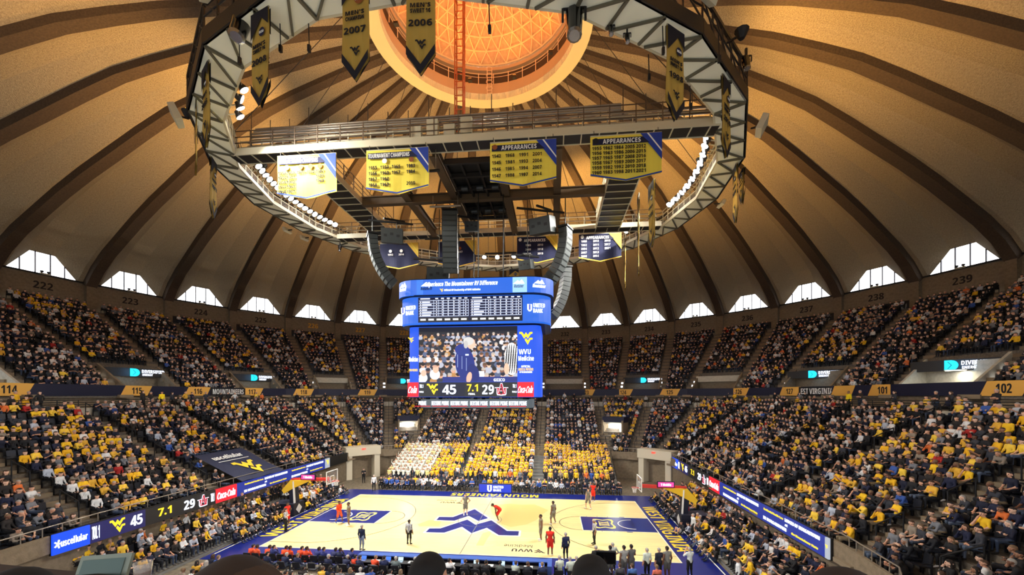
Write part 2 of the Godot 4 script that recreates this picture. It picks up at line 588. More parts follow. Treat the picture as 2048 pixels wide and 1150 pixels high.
# ---------------------------------------------------------------- the lantern in the crown
func oculus() -> void:
	var root := setting("ceiling_lantern", "orange-lit lattice cupola over the round opening in the crown of the dome")
	root.transform = Transform3D(Basis.IDENTITY.scaled(Vector3(0.8, 0.8, 0.8)), Vector3(0, 4.62, 0))
	var c := Vector3(0, 0, CZ)
	var gold_ring := MB.new()
	gold_ring.lathe(c, [Vector2(11.9, 46.75), Vector2(11.9, 46.2), Vector2(10.3, 46.2), Vector2(10.3, 47.0)], 64)
	put("ring_soffit", gold_ring, mat("collar_yellow", Color(0.92, 0.86, 0.66), 0.8), root)
	var col := MB.new()
	col.lathe(c, [Vector2(10.3, 46.2), Vector2(10.3, 48.3), Vector2(10.6, 48.3), Vector2(10.6, 49.9), Vector2(10.1, 49.9), Vector2(10.1, 50.3)], 64)
	put("collar", col, mat("collar_wood", Color(0.68, 0.62, 0.52), 0.8), root)
	var slot := MB.new()
	slot.lathe(c, [Vector2(10.5, 48.35), Vector2(10.5, 49.7)], 64)
	put("collar_slot", slot, mat("slot_dark", Color(0.24, 0.21, 0.18), 0.8), root)
	# the cap and its lattice
	var rr := 12.9
	var cy := 42.4
	var cap := MB.new()
	var prof := []
	for i in 13:
		var t := deg_to_rad(lerpf(38.0, 90.0, i / 12.0))
		prof.append(Vector2(rr * cos(t), cy + rr * sin(t)))
	cap.lathe(c, prof, 48)
	put("cap", cap, grained("cap_skin", [Color(0.62, 0.56, 0.47), Color(0.70, 0.64, 0.54), Color(0.77, 0.71, 0.61)], 0.3, 0.8, 0.02, 1.0), root)
	var lm := mat("lattice", Color(0.84, 0.79, 0.69), 0.6)
	var pt := func(ringi: int, k: float) -> Vector3:
		var t := deg_to_rad(lerpf(39.0, 89.0, ringi / 8.0))
		var a := TAU * k / 36.0
		return c + Vector3(rr * 0.985 * cos(t) * sin(a), cy + rr * 0.985 * sin(t), -rr * 0.985 * cos(t) * cos(a))
	for i in 8:
		var hoop := MB.new()
		var diag := MB.new()
		var step := 1 if i < 5 else 2
		for k in range(0, 36, step):
			var off := 0.5 * step * (i % 2)
			var p: Vector3 = pt.call(i, k + off)
			hoop.bar(p, pt.call(i, k + off + step), 0.09, 0.12)
			if i < 7:
				var o2 := 0.5 * step * ((i + 1) % 2)
				diag.bar(p, pt.call(i + 1, k + o2), 0.08, 0.1)
				diag.bar(p, pt.call(i + 1, k + o2 + (step if o2 < off else -step)), 0.08, 0.1)
		put("lattice_hoop", hoop, lm, root)
		if i < 7:
			put("lattice_web", diag, lm, root)
	# gallery railing round the collar
	var rail := MB.new()
	for k in 64:
		var a0 := TAU * k / 64.0
		var a1 := TAU * (k + 1) / 64.0
		for h in [48.9, 49.3]:
			rail.tube(c + Vector3(10.0 * sin(a0), h, -10.0 * cos(a0)), c + Vector3(10.0 * sin(a1), h, -10.0 * cos(a1)), 0.035, 4)
		if k % 2 == 0:
			rail.bar(c + Vector3(10.0 * sin(a0), 48.0, -10.0 * cos(a0)), c + Vector3(10.0 * sin(a0), 49.4, -10.0 * cos(a0)), 0.08, 0.08)
	put("gallery_railing", rail, lm, root)
	# caged ladder on the far side of the collar
	var lad := thing("caged_ladder", "pale caged ladder on the far side of the dome opening", "ladder", root.transform * Vector3(-0.5, 46.4, -9.8))
	lad.scale = Vector3(0.8, 0.8, 0.8)
	var lb := MB.new()
	for s in [-0.3, 0.3]:
		lb.tube(Vector3(s, 0, 0), Vector3(s, 3.6, 0), 0.05, 5)
	put("stile", lb, lm, lad)
	for i in 8:
		var rb := MB.new()
		rb.tube(Vector3(-0.3, 0.3 + i * 0.42, 0), Vector3(0.3, 0.3 + i * 0.42, 0), 0.04, 4)
		put("rung", rb, lm, lad)
	for i in 4:
		var hb := MB.new()
		for k in 8:
			var t0 := PI * k / 8.0
			var t1 := PI * (k + 1) / 8.0
			hb.tube(Vector3(cos(t0) * 0.42, 0.9 + i * 0.8, sin(t0) * 0.6), Vector3(cos(t1) * 0.42, 0.9 + i * 0.8, sin(t1) * 0.6), 0.03, 4)
		put("cage_hoop", hb, lm, lad)
	# warm lamps that stand on the collar gallery
	for k in 10:
		var a := TAU * (k + 0.5) / 10.0
		var p := root.transform * Vector3(9.2 * sin(a), 47.9, -9.2 * cos(a))
		var lamp := thing("gallery_lamp", "orange sodium lamp on the rim of the dome opening, %s clockwise from the far side" % nth(k + 1), "lamp", p, "sodium lamps round the dome opening")
		var hb := MB.new()
		hb.box(Vector3(0, -0.12, 0), Vector3(0.4, 0.2, 0.4))
		put("housing", hb, M.dark_steel, lamp)
		var gb := MB.new()
		gb.box(Vector3(0, 0.0, 0), Vector3(0.32, 0.05, 0.32))
		put("lamp_glass", gb, glow("sodium_lamp", Color(1.0, 0.62, 0.25), 3.0), lamp)
		var l := SpotLight3D.new()
		l.name = "lamp_light"
		l.light_color = Color(1.0, 0.50, 0.13)
		l.light_energy = 24.0
		l.light_size = 0.2
		l.spot_angle = 80.0
		l.spot_range = 60.0
		l.spot_attenuation = 2.0
		l.shadow_enabled = true
		lamp.add_child(l)
		l.position = Vector3(0, 0.06, 0)
		l.look_at_from_position(p + Vector3(0, 0.06, 0), root.transform * Vector3(0, 53.5, 0), Vector3(1, 0, 0.01))
	# lift mast that comes down to the catwalk
	var tw := thing("lattice_mast", "tall red lattice mast between the catwalk and the dome opening", "mast", Vector3(-0.15, 28.7, 6.9))
	var pb := MB.new()
	var corners := [Vector3(-0.28, 0, -0.28), Vector3(0.28, 0, -0.28), Vector3(0.28, 0, 0.28), Vector3(-0.28, 0, 0.28)]
	for q in corners:
		pb.tube(q, q + Vector3(0, 13.2, 0), 0.045, 5)
	put("post", pb, M.orange_steel, tw)
	for i in 13:
		var rb := MB.new()
		for k in 4:
			rb.tube(corners[k] + Vector3(0, 0.3 + i * 0.95, 0), corners[(k + 1) % 4] + Vector3(0, 0.3 + i * 0.95, 0), 0.035, 4)
		rb.tube(corners[1] + Vector3(0, 0.3 + i * 0.95, 0), corners[2] + Vector3(0, 1.25 + i * 0.95, 0), 0.03, 4)
		put("lacing", rb, M.orange_steel, tw)
	# hanger cables from the crown to the ring
	for k in 20:
		var a := PH + (2 * k + 1) * DTH
		var top := Vector3(9.6 * sin(a), 41.7, -9.6 * cos(a))
		var cable := MB.new()
		cable.tube(Vector3.ZERO, Vector3(RX + 18.8 * sin(a), 28.9, CZ - 18.8 * cos(a)) - top, 0.03, 4)
		var o := put("hanger_cable", cable, M.dark_steel)
		o.position = top
		tag(o, "thin steel cable from dome crown to %s ring corner, counted clockwise" % nth(k + 1), "cable", "hanger cables of the lighting ring")


# ---------------------------------------------------------------- the lighting ring
func ring_pt(j: float, r: float, h: float) -> Vector3:
	# corners lie under every second rib; between two corners the ring is straight
	var j0 := floorf(j)
	var t := j - j0
	var a0 := PH + (2 * j0 + 1) * DTH
	var a1 := PH + (2 * j0 + 3) * DTH
	var p := Vector3(RX + r * sin(a0), h, CZ - r * cos(a0))
	return p.lerp(Vector3(RX + r * sin(a1), h, CZ - r * cos(a1)), t)


func brace(root: Node3D, a: Vector3, b: Vector3, w: float, h: float) -> void:
	var b2 := MB.new()
	b2.bar(a, b, w, h)
	put("cross_brace", b2, M.ring_bar, root)


func ring() -> void:
	var root := thing("lighting_ring", "huge twenty-sided pale truss ring hanging under the dome", "lighting truss", Vector3(RX, 27.0, CZ))
	var o := -root.position
	for j in 20:
		var pb := MB.new()
		var a := ring_pt(j, 19.7, 27.06) + o
		var b := ring_pt(j + 1, 19.7, 27.06) + o
		var c := ring_pt(j + 1, 18.0, 27.06) + o
		var d := ring_pt(j, 18.0, 27.06) + o
		var up := Vector3(0, 0.06, 0)
		pb.quado(a, b, c, d, a + Vector3(0, 1, 0))
		pb.quado(a + up, b + up, c + up, d + up, a - Vector3(0, 1, 0))
		put("underside_panel", pb, M.ring_panel, root)
		var at := func(t: float, r: float) -> Vector3: return ring_pt(j + t, r, 27.0) + o
		brace(root, at.call(0.0, 18.05), at.call(0.0, 19.65), 0.14, 0.12)
		brace(root, at.call(0.0, 19.65), at.call(0.3, 18.05), 0.10, 0.10)
		brace(root, at.call(0.36, 18.05), at.call(0.36, 19.65), 0.12, 0.10)
		brace(root, at.call(0.36, 19.65), at.call(0.66, 18.05), 0.10, 0.10)
		brace(root, at.call(0.69, 18.05), at.call(0.69, 19.65), 0.12, 0.10)
		brace(root, at.call(0.69, 19.65), at.call(1.0, 18.05), 0.10, 0.10)
		var chord := MB.new()
		chord.bar(a + Vector3(0, 0.35, 0), b + Vector3(0, 0.35, 0), 0.16, 0.7)
		chord.bar(a + Vector3(0, 1.9, 0), b + Vector3(0, 1.9, 0), 0.14, 0.2)
		put("outer_chord", chord, M.dark_steel, root)
		var ichord := MB.new()
		ichord.bar(c + Vector3(0, 0.12, 0), d + Vector3(0, 0.12, 0), 0.12, 0.26)
		put("inner_chord", ichord, M.cream_steel, root)
		var rail := MB.new()
		for h in [0.75, 1.15, 1.5]:
			rail.tube(d + Vector3(0, h, 0), c + Vector3(0, h, 0), 0.045, 5)
		for k in 6:
			var q: Vector3 = d.lerp(c, k / 6.0)
			rail.bar(q, q + Vector3(0, 1.55, 0), 0.07, 0.07)
		put("inner_railing", rail, M.cream_steel, root)
		var orail := MB.new()
		orail.tube(a + Vector3(0, 1.3, 0), b + Vector3(0, 1.3, 0), 0.045, 5)
		for k in 5:
			var q: Vector3 = a.lerp(b, k / 5.0)
			orail.bar(q, q + Vector3(0, 2.0, 0), 0.08, 0.08)
		for k in 4:
			orail.bar(a.lerp(b, k / 4.0) + Vector3(0, 0.7, 0), a.lerp(b, (k + 1) / 4.0) + Vector3(0, 1.9, 0), 0.06, 0.06)
		put("outer_railing", orail, M.dark_steel, root)
		# conduit and cable trays clipped to the inner railing
		var con := MB.new()
		for k in 4:
			con.tube(d + Vector3(0, 0.3 + k * 0.13, 0), c + Vector3(0, 0.3 + k * 0.13, 0), 0.035, 4)
		put("conduit", con, M.pipe, root)
	# floodlights along the inner edge
	for k in 19:
		flood(lerpf(-110.0, -71.0, k / 18.0), "in the left ring row, %s from the near catwalk" % nth(k + 1), 1.0)
		flood(lerpf(109.0, 75.0, k / 18.0), "in the right ring row, %s from the near catwalk" % nth(k + 1), -1.0)
	for k in 4:
		flood(lerpf(-137.5, -128.0, k / 3.0), "in the short row above the catwalk's left end, %s from the top" % nth(k + 1), 1.0)
	for k in 4:
		flood([-9.0, -3.5, 3.5, 8.5][k], "on the far side of the ring, %s from the left" % nth(k + 1), 0.0)
	flood(52.9, "alone on the ring beside the rightmost navy banner", 0.0)
	# sodium uplights on the outer side
	for j in 20:
		if j % 2 == 1:
			continue
		var p := ring_pt(j + 0.5, 20.4, 28.7)
		var out := (p - Vector3(RX, 28.7, CZ)).normalized()
		var t := thing("sodium_uplight", "small yellow-glowing uplight bracketed outside the ring, %s clockwise from the far side" % nth(j / 2 + 1), "lamp", p, "sodium uplights on the ring")
		var hb := MB.new()
		hb.bar(Vector3(0, -0.2, 0), Vector3(0, -0.2, 0) - out * 0.7, 0.08, 0.08)
		put("bracket", hb, M.dark_steel, t)
		var sb := MB.new()
		sb.lathe(Vector3.ZERO, [Vector2(0.0, -0.45), Vector2(0.14, -0.42), Vector2(0.32, -0.05), Vector2(0.34, 0.0)], 10)
		put("housing", sb, M.black, t)
		var gb := MB.new()
		gb.lathe(Vector3.ZERO, [Vector2(0.33, -0.01), Vector2(0.22, 0.08), Vector2(0.0, 0.10)], 10)
		put("lamp_glass", gb, glow("sodium_uplight", Color(1.0, 0.78, 0.2), 2.0), t)
		var l := SpotLight3D.new()
		l.name = "lamp_light"
		l.light_color = Color(1.0, 0.76, 0.42)
		l.light_energy = 330.0
		l.light_size = 0.25
		l.spot_angle = 52.0
		l.spot_angle_attenuation = 0.9
		l.spot_range = 90.0
		l.spot_attenuation = 2.0
		l.shadow_enabled = true
		t.add_child(l)
		l.look_at_from_position(p + Vector3(0, 0.14, 0), p + out * 11.0 + Vector3(0, 10.5, 0), Vector3.UP)
	# added uplights on its inner side, put in to brighten the crown
	for j in 20:
		if j % 3 != 0:
			continue
		var p := ring_pt(j + 0.5, 17.6, 28.9)
		var inn := (Vector3(RX, 28.9, CZ) - p).normalized()
		var t := thing("sodium_uplight", "added yellow-glowing uplight inside the ring railing, %s clockwise" % nth(j / 3 + 1), "lamp", p, "added uplights inside the ring")
		var hb := MB.new()
		hb.bar(Vector3(0, -0.2, 0), Vector3(0, -0.2, 0) - inn * 0.4, 0.08, 0.08)
		put("bracket", hb, M.dark_steel, t)
		var sb := MB.new()
		sb.lathe(Vector3.ZERO, [Vector2(0.0, -0.45), Vector2(0.14, -0.42), Vector2(0.32, -0.05), Vector2(0.34, 0.0)], 10)
		put("housing", sb, M.black, t)
		var gb := MB.new()
		gb.lathe(Vector3.ZERO, [Vector2(0.33, -0.01), Vector2(0.22, 0.08), Vector2(0.0, 0.10)], 10)
		put("lamp_glass", gb, glow("sodium_uplight", Color(1.0, 0.78, 0.2), 2.0), t)
		var l := SpotLight3D.new()
		l.name = "lamp_light"
		l.light_color = Color(1.0, 0.76, 0.45)
		l.light_energy = 90.0
		l.light_size = 0.25
		l.spot_angle = 55.0
		l.spot_angle_attenuation = 0.9
		l.spot_range = 90.0
		l.spot_attenuation = 2.0
		l.shadow_enabled = true
		t.add_child(l)
		l.look_at_from_position(p + Vector3(0, 0.14, 0), p + inn * 8.0 + Vector3(0, 13, 0), Vector3.UP)
	# white acoustic boxes clipped outside the ring
	for spec in [[-154.0, 28.3, "near the pennant of 2008"], [-127.0, 27.2, "left of the ring beside the edge-on pennant"], [141.0, 28.4, "on the upper right corner of the ring"], [112.0, 27.3, "on the right side of the ring under an uplight"], [-80.0, 26.8, "under the ring's left floodlight row"], [-74.0, 26.8, "under the ring's left floodlight row, nearer the far side"], [84.0, 26.9, "under the ring's right floodlight row"]]:
		var p := pol(20.35, spec[0], spec[1], RX)
		var out := (p - Vector3(RX, p.y, CZ)).normalized()
		var t := thing("antenna_box", "white flat antenna box clipped %s" % spec[2], "antenna", p, "antenna boxes on the ring")
		var f := frame(Vector3.ZERO, (out + Vector3(0, -0.5, 0)).normalized())
		var b := MB.new()
		b.box(Vector3.ZERO, Vector3(1.1, 0.9, 0.35) if spec[1] > 27.0 else Vector3(0.9, 0.4, 0.25), f.basis)
		put("case", b, M.cream_steel, t)
		var kb := MB.new()
		kb.bar(Vector3.ZERO, -out * 0.6, 0.08, 0.08)
		put("bracket", kb, M.dark_steel, t)
	# moving-head lights and spots that hang from the ring
	spotlamp(Vector3(7.09, 26.6, 16.88), 1.6, "large glossy black spotlight hanging from the ring in front of the cupola")
	spotlamp(Vector3(-7.62, 27.3, 17.54), 1.7, "large black spotlight hanging at the ring's upper left corner")
	spotlamp(Vector3(8.75, 26.8, 16.0), 0.55, "small black spotlight under the ring's near right side")
	spotlamp(Vector3(9.51, 26.7, 15.64), 0.55, "second small black spotlight under the ring's near right side")
	spotlamp(Vector3(-16.21, 26.2, -6.93), 0.7, "small dark spotlight hanging under the ring over section 227")
	spotlamp(Vector3(16.54, 28.6, 11.23), 0.9, "black spotlight on an arm outside the ring's right corner")
	for k in 9:
		var places: Array[Vector3] = [Vector3(-8.0, 26.2, 17.19), Vector3(-4.47, 26.2, 17.49), Vector3(3.55, 26.2, 17.64), Vector3(10.74, 26.2, 14.31), Vector3(11.01, 26.2, 15.81), Vector3(13.37, 26.2, 12.06), Vector3(13.65, 26.2, 15.09), Vector3(-5.72, 26.2, 17.61), Vector3(-7.15, 26.2, 16.97)]
		var p := places[k]
		var t := thing("cable_drop", "short black cable with a plug dangling from the ring, %s of the drops" % nth(k + 1), "cable", p, "loose cable ends under the ring")
		var b := MB.new()
		b.tube(Vector3(0, 0.7, 0), Vector3(0.03, -0.25, 0), 0.025, 4)
		put("cord", b, M.black, t)
		var pb := MB.new()
		pb.box(Vector3(0.03, -0.4, 0), Vector3(0.12, 0.3, 0.12))
		put("plug", pb, M.black, t)


func spotlamp(p: Vector3, s: float, label: String) -> void:
	var t := thing("stage_spotlight", label, "spotlight", p)
	var b := MB.new()
	b.bar(Vector3(0, 0.75, 0) * s, Vector3(0, 0.3, 0) * s, 0.12 * s, 0.12 * s)
	b.bar(Vector3(-0.3, 0.3, 0) * s, Vector3(0.3, 0.3, 0) * s, 0.08 * s, 0.06 * s)
	b.bar(Vector3(-0.3, 0.3, 0) * s, Vector3(-0.3, -0.05, 0) * s, 0.06 * s, 0.06 * s)
	b.bar(Vector3(0.3, 0.3, 0) * s, Vector3(0.3, -0.05, 0) * s, 0.06 * s, 0.06 * s)
	put("yoke", b, M.black, t)
	var h := MB.new()
	h.tube(Vector3(0, 0.2, -0.1) * s, Vector3(0, -0.55, 0.15) * s, 0.24 * s, 12, 0.19 * s, true)
	put("barrel", h, mat("gloss_black", Color(0.03, 0.03, 0.035), 0.15), t)
	var l := MB.new()
	l.tube(Vector3(0, -0.55, 0.15) * s, Vector3(0, -0.59, 0.165) * s, 0.2 * s, 12, 0.14 * s, true)
	put("lens", l, M.chrome, t)


var flood_count := 0
func flood(deg: float, where: String, inward: float) -> void:
	var p := pol(17.15, deg, 28.05, RX)
	var t := thing("floodlight", "white-glowing floodlight " + where, "floodlight", p, "floodlights on the lighting ring")
	var target := Vector3(rng.randf_range(-9, 9) + inward * 3.0, 0, rng.randf_range(-6, 7))
	if flood_count % 4 == 3:      # every fourth lamp is turned to the opposite stands
		target = Vector3(-p.x * 2.2, 11.0, -p.z * 1.2 + rng.randf_range(-22, 10))
	flood_count += 1
	var d := (target - p).normalized()
	var f := frame(Vector3.ZERO, d)
	var b := MB.new()
	b.tube(-d * 0.36, Vector3.ZERO, 0.13, 10, 0.27, true)
	put("housing", b, M.dark_steel, t)
	var g := MB.new()
	g.tube(d * 0.005, d * 0.05, 0.25, 12, 0.2, true)
	put("lamp_lens", g, glow("flood_lamp", Color(0.98, 0.99, 1.0), 16.0), t)
	var y := MB.new()
	var out := (p - Vector3(RX, p.y, CZ)).normalized()
	y.bar(-d * 0.2 + f.basis.x * 0.3, -d * 0.2 - f.basis.x * 0.3, 0.05, 0.05)
	y.bar(-d * 0.2, out * 0.65 + Vector3(0, -0.1, 0), 0.06, 0.06)
	put("bracket", y, M.cream_steel, t)
	var l := SpotLight3D.new()
	l.name = "lamp_light"
	l.light_color = Color(1.0, 0.985, 0.95)
	l.light_energy = 62.0
	l.light_size = 0.25
	l.spot_angle = 54.0
	l.spot_angle_attenuation = 1.0
	l.spot_range = 120.0
	l.spot_attenuation = 2.0
	l.shadow_enabled = true
	t.add_child(l)
	l.look_at_from_position(p + d * 0.08, p + d, Vector3.UP)


# ---------------------------------------------------------------- catwalks inside the ring
func catwalk(t: Node3D, a: Vector3, b: Vector3, w: float, rails := true) -> void:
	# a deck from a to b (its underside) with light cross bars, side fascias and railings
	var z := (b - a).normalized()
	var x := Vector3.UP.cross(z).normalized()
	var deck := MB.new()
	deck.bar(a + Vector3(0, 0.06, 0), b + Vector3(0, 0.06, 0), w, 0.1)
	put("deck", deck, M.dark_steel, t)
	for s in [-1.0, 1.0]:
		var fb := MB.new()
		fb.bar(a + x * s * w * 0.5 + Vector3(0, 0.2, 0), b + x * s * w * 0.5 + Vector3(0, 0.2, 0), 0.09, 0.46)
		put("fascia", fb, M.cream_steel, t)
	var L := a.distance_to(b)
	var nb := int(L / 1.1)
	for i in nb:
		var p := a + z * (L * (i + 0.5) / nb)
		var cb := MB.new()
		cb.bar(p - x * w * 0.5 - Vector3(0, 0.03, 0), p + x * w * 0.5 - Vector3(0, 0.03, 0), 0.07, 0.06)
		put("cross_bar", cb, M.cream_steel, t)
	if not rails:
		return
	for s in [-1.0, 1.0]:
		var rb := MB.new()
		for h in [0.8, 1.2, 1.6]:
			rb.tube(a + x * s * w * 0.5 + Vector3(0, h, 0), b + x * s * w * 0.5 + Vector3(0, h, 0), 0.035, 5)
		for i in int(L / 1.6) + 1:
			var p = a + z * minf(L, i * 1.6) + x * s * w * 0.5
			rb.bar(p, p + Vector3(0, 1.65, 0), 0.06, 0.06)
		put("railing", rb, M.brown_steel if s < 0 else M.cream_steel, t)


func beam(called: String, label: String, a: Vector3, b: Vector3, w: float, h: float, group := "") -> void:
	# a rolled steel beam: web and two flanges
	var t := thing(called, label, "beam", a, group)
	var e := b - a
	var wb := MB.new()
	wb.bar(Vector3(0, h / 2, 0), e + Vector3(0, h / 2, 0), w * 0.25, h)
	put("web", wb, M.brown_steel, t)
	var fb := MB.new()
	fb.bar(Vector3.ZERO, e, w, 0.06)
	put("lower_flange", fb, M.brown_steel, t)
	var ub := MB.new()
	ub.bar(Vector3(0, h, 0), e + Vector3(0, h, 0), w, 0.06)
	put("upper_flange", ub, M.brown_steel, t)


func catwalks() -> void:
	var front := thing("catwalk", "wide cream catwalk with stacked pipes spanning the near side of the ring", "catwalk", Vector3(0, 27.0, 7.9))
	catwalk(front, Vector3(-15.9, 0, 0), Vector3(16.3, 0, 0), 1.1)
	for i in 9:
		var pb := MB.new()
		var h := 0.95 + 0.2 * i
		var z := -0.62 - 0.05 * (i % 3)
		pb.tube(Vector3(-15.7 + 0.1 * i, h, z), Vector3(10.6 if i > 5 else 16.1, h, z), 0.055 if i % 3 else 0.08, 6)
		put("pipe", pb, M.pipe, front)
	for i in 22:
		var hb := MB.new()
		var x := -15.2 + i * 1.44
		hb.tube(Vector3(x, 0.3, -0.7), Vector3(x, 3.1 + 0.7 * float(i % 3 == 0), -0.7), 0.03, 4)
		put("pipe_hanger", hb, M.dark_steel, front)
	for s in [-1.0, 1.0]:
		var eb := MB.new()
		for k in 3:
			for i in 6:
				var t0 := PI / 2 * i / 6.0
				var t1 := PI / 2 * (i + 1) / 6.0
				var cx: float = (-15.2 if s < 0 else 15.6)
				eb.tube(Vector3(cx + s * 0.9 * sin(t0), 0.15 + k * 0.18 + 0.9 * (1 - cos(t0)), -0.55), Vector3(cx + s * 0.9 * sin(t1), 0.15 + k * 0.18 + 0.9 * (1 - cos(t1)), -0.55), 0.07, 6)
		put("pipe_elbow", eb, M.pipe, front)
	for k in 4:
		var cb := MB.new()
		cb.box(Vector3(-3.0 + 1.15 * k, 1.3 + 0.25 * (k % 2), -0.35), Vector3(0.75, 0.8 + 0.3 * (k % 2), 0.35))
		put("control_cabinet", cb, M.cream_steel, front)
	var back := thing("catwalk", "far catwalk with thin railings spanning the ring behind the speaker clusters", "catwalk", Vector3(0, 27.0, -7.05))
	catwalk(back, Vector3(-16.3, 0, 0), Vector3(16.6, 0, 0), 1.1)
	var lc := thing("catwalk", "left cross catwalk with a laddered dark underside behind two yellow banners", "catwalk", Vector3(-11.05, 26.9, 0.0))
	catwalk(lc, Vector3(0, 0, 7.2), Vector3(0, 0, -6.4), 2.1)
	var rc := thing("catwalk", "right cross catwalk with a laddered underside below the rightmost yellow banner", "catwalk", Vector3(11.5, 26.9, 0.0))
	catwalk(rc, Vector3(0, 0, 7.2), Vector3(0, 0, -6.4), 2.3)
	var names := ["left of the tournament banner", "left of the dark hoist platform", "right of the dark hoist platform", "behind the line array on the right"]
	var i := 0
	for x in [-5.8, -1.9, 2.4, 6.5]:
		beam("steel_beam", "brown steel beam running from near to far catwalk, " + names[i], Vector3(x, 26.8, 7.3), Vector3(x, 26.8, -6.5), 0.58, 0.75, "beams between the catwalks")
		i += 1
	beam("steel_beam", "long brown cross beam halfway between the two catwalks", Vector3(-9.9, 26.65, 1.05), Vector3(10.3, 26.65, 1.05), 0.5, 0.65, "beams between the catwalks")
	# hoist platform over the scoreboard
	var pod := thing("hoist_platform", "dark hoist platform with motors between the middle beams", "platform", Vector3(0.3, 27.0, 1.5))
	var fb := MB.new()
	for x in [-1.7, -0.6, 0.6, 1.7]:
		fb.bar(Vector3(x, 0, 4.6), Vector3(x, 0, -4.6), 0.14, 0.2)
	for z in [-4.6, -2.8, -1.0, 0.9, 2.8, 4.6]:
		fb.bar(Vector3(-1.8, 0, z), Vector3(1.8, 0, z), 0.2, 0.3)
	put("frame", fb, M.dark_steel, pod)
	var plate := MB.new()
	plate.box(Vector3(0, 0.25, 0), Vector3(3.5, 0.08, 9.2))
	put("deck", plate, M.black, pod)
	for k in 6:
		var mb := MB.new()
		mb.tube(Vector3(-1.2 + 1.2 * (k % 3), -0.3, -2.5 + 4.0 * (k / 3)), Vector3(-0.7 + 1.2 * (k % 3), -0.3, -2.5 + 4.0 * (k / 3)), 0.22, 8, -1.0, true)
		put("winch_motor", mb, mat("winch_grey", Color(0.22, 0.23, 0.24), 0.4, 0.5), pod)
	var rail := MB.new()
	for z in [-4.6, 4.6]:
		for h in [0.9, 1.3]:
			rail.tube(Vector3(-1.7, h, z), Vector3(1.7, h, z), 0.035, 4)
	put("railing", rail, M.brown_steel, pod)
	# scoreboard cables
	for q in [[-2.2, -1.6, "left front"], [0.2, 1.8, "middle front"], [2.2, 1.6, "right front"], [-0.9, -2.0, "left rear"]]:
		var cb := MB.new()
		cb.tube(Vector3.ZERO, Vector3(0, 26.9 - 19.5, 0), 0.045, 5)
		var o := put("hoist_cable", cb, M.black)
		o.position = Vector3(q[0], 19.5, q[1])
		tag(o, "black hoist cable on the %s of the hanging scoreboard" % q[2], "cable", "scoreboard hoist cables")
	# gondola bars and wires by the left speaker column
	for q in [[-2.6, 25.6, 7.7, 2.5, "dark bar hanging under the catwalk right of the tournament banner", "black"], [-2.6, 26.1, 1.5, 2.6, "pale rigging bar hung on two wires above the middle speaker column", "pipe"], [0.9, 25.0, -6.9, 3.2, "thin black bar hanging in front of the far floodlights", "black"], [-4.6, 25.4, -3.5, 2.6, "thin black bar behind the middle speaker column", "black"]]:
		var rb := thing("rigging_bar", q[4], "bar", Vector3(q[0], q[1], q[2]))
		var b := MB.new()
		b.tube(Vector3(-q[3] / 2, 0, 0), Vector3(q[3] / 2, 0, 0), 0.09, 6, -1.0, true)
		put("pole", b, M[q[5]], rb)
		for s in [-0.4, 0.4]:
			var wb := MB.new()
			wb.tube(Vector3(q[3] * s, 0, 0), Vector3(q[3] * s, 27.0 - q[1], 0), 0.025, 4)
			put("wire", wb, M.pipe, rb)


# ---------------------------------------------------------------- line arrays
func array_column(p: Vector3, n: int, lean0: float, lean1: float, yaw: float, label: String) -> void:
	var t := thing("line_array_speaker", label, "speaker", p, "line arrays over the court")
	var bs := Basis(Vector3.UP, yaw)
	var at := Vector3.ZERO
	var cm := mat("cabinet_grey", Color(0.17, 0.19, 0.19), 0.55)
	for i in n:
		var lean := deg_to_rad(lerpf(lean0, lean1, float(i) / (n - 1)))
		var bb := bs * Basis(Vector3.RIGHT, lean)
		var cab := MB.new()
		var f := Transform3D(bb, at)
		var poly := PackedVector2Array([Vector2(-0.36, -0.02), Vector2(0.36, 0.03), Vector2(0.36, 0.37), Vector2(-0.36, 0.40)])
		# a wedge-sided box: side outline in the yz plane, extruded across
		cab.plate(poly, f * Transform3D(Basis(Vector3.FORWARD, Vector3.UP, Vector3.RIGHT), Vector3(0.62, -0.42, 0)), 1.24)
		put("cabinet", cab, cm, t)
		var gr := MB.new()
		gr.box(f * Vector3(0, -0.23, 0.37), Vector3(1.1, 0.3, 0.03), bb)
		put("grille", gr, mat("grille_grey", Color(0.24, 0.26, 0.26), 0.7), t)
		at -= bb.y * 0.42
	var fl := MB.new()
	fl.box(Vector3(0, 0.12, 0), Vector3(1.3, 0.14, 0.9), bs)
	fl.tube(Vector3(0, 0.1, 0), Vector3(0, 27.0 - p.y, 0), 0.04, 4)
	put("flying_frame", fl, M.black, t)


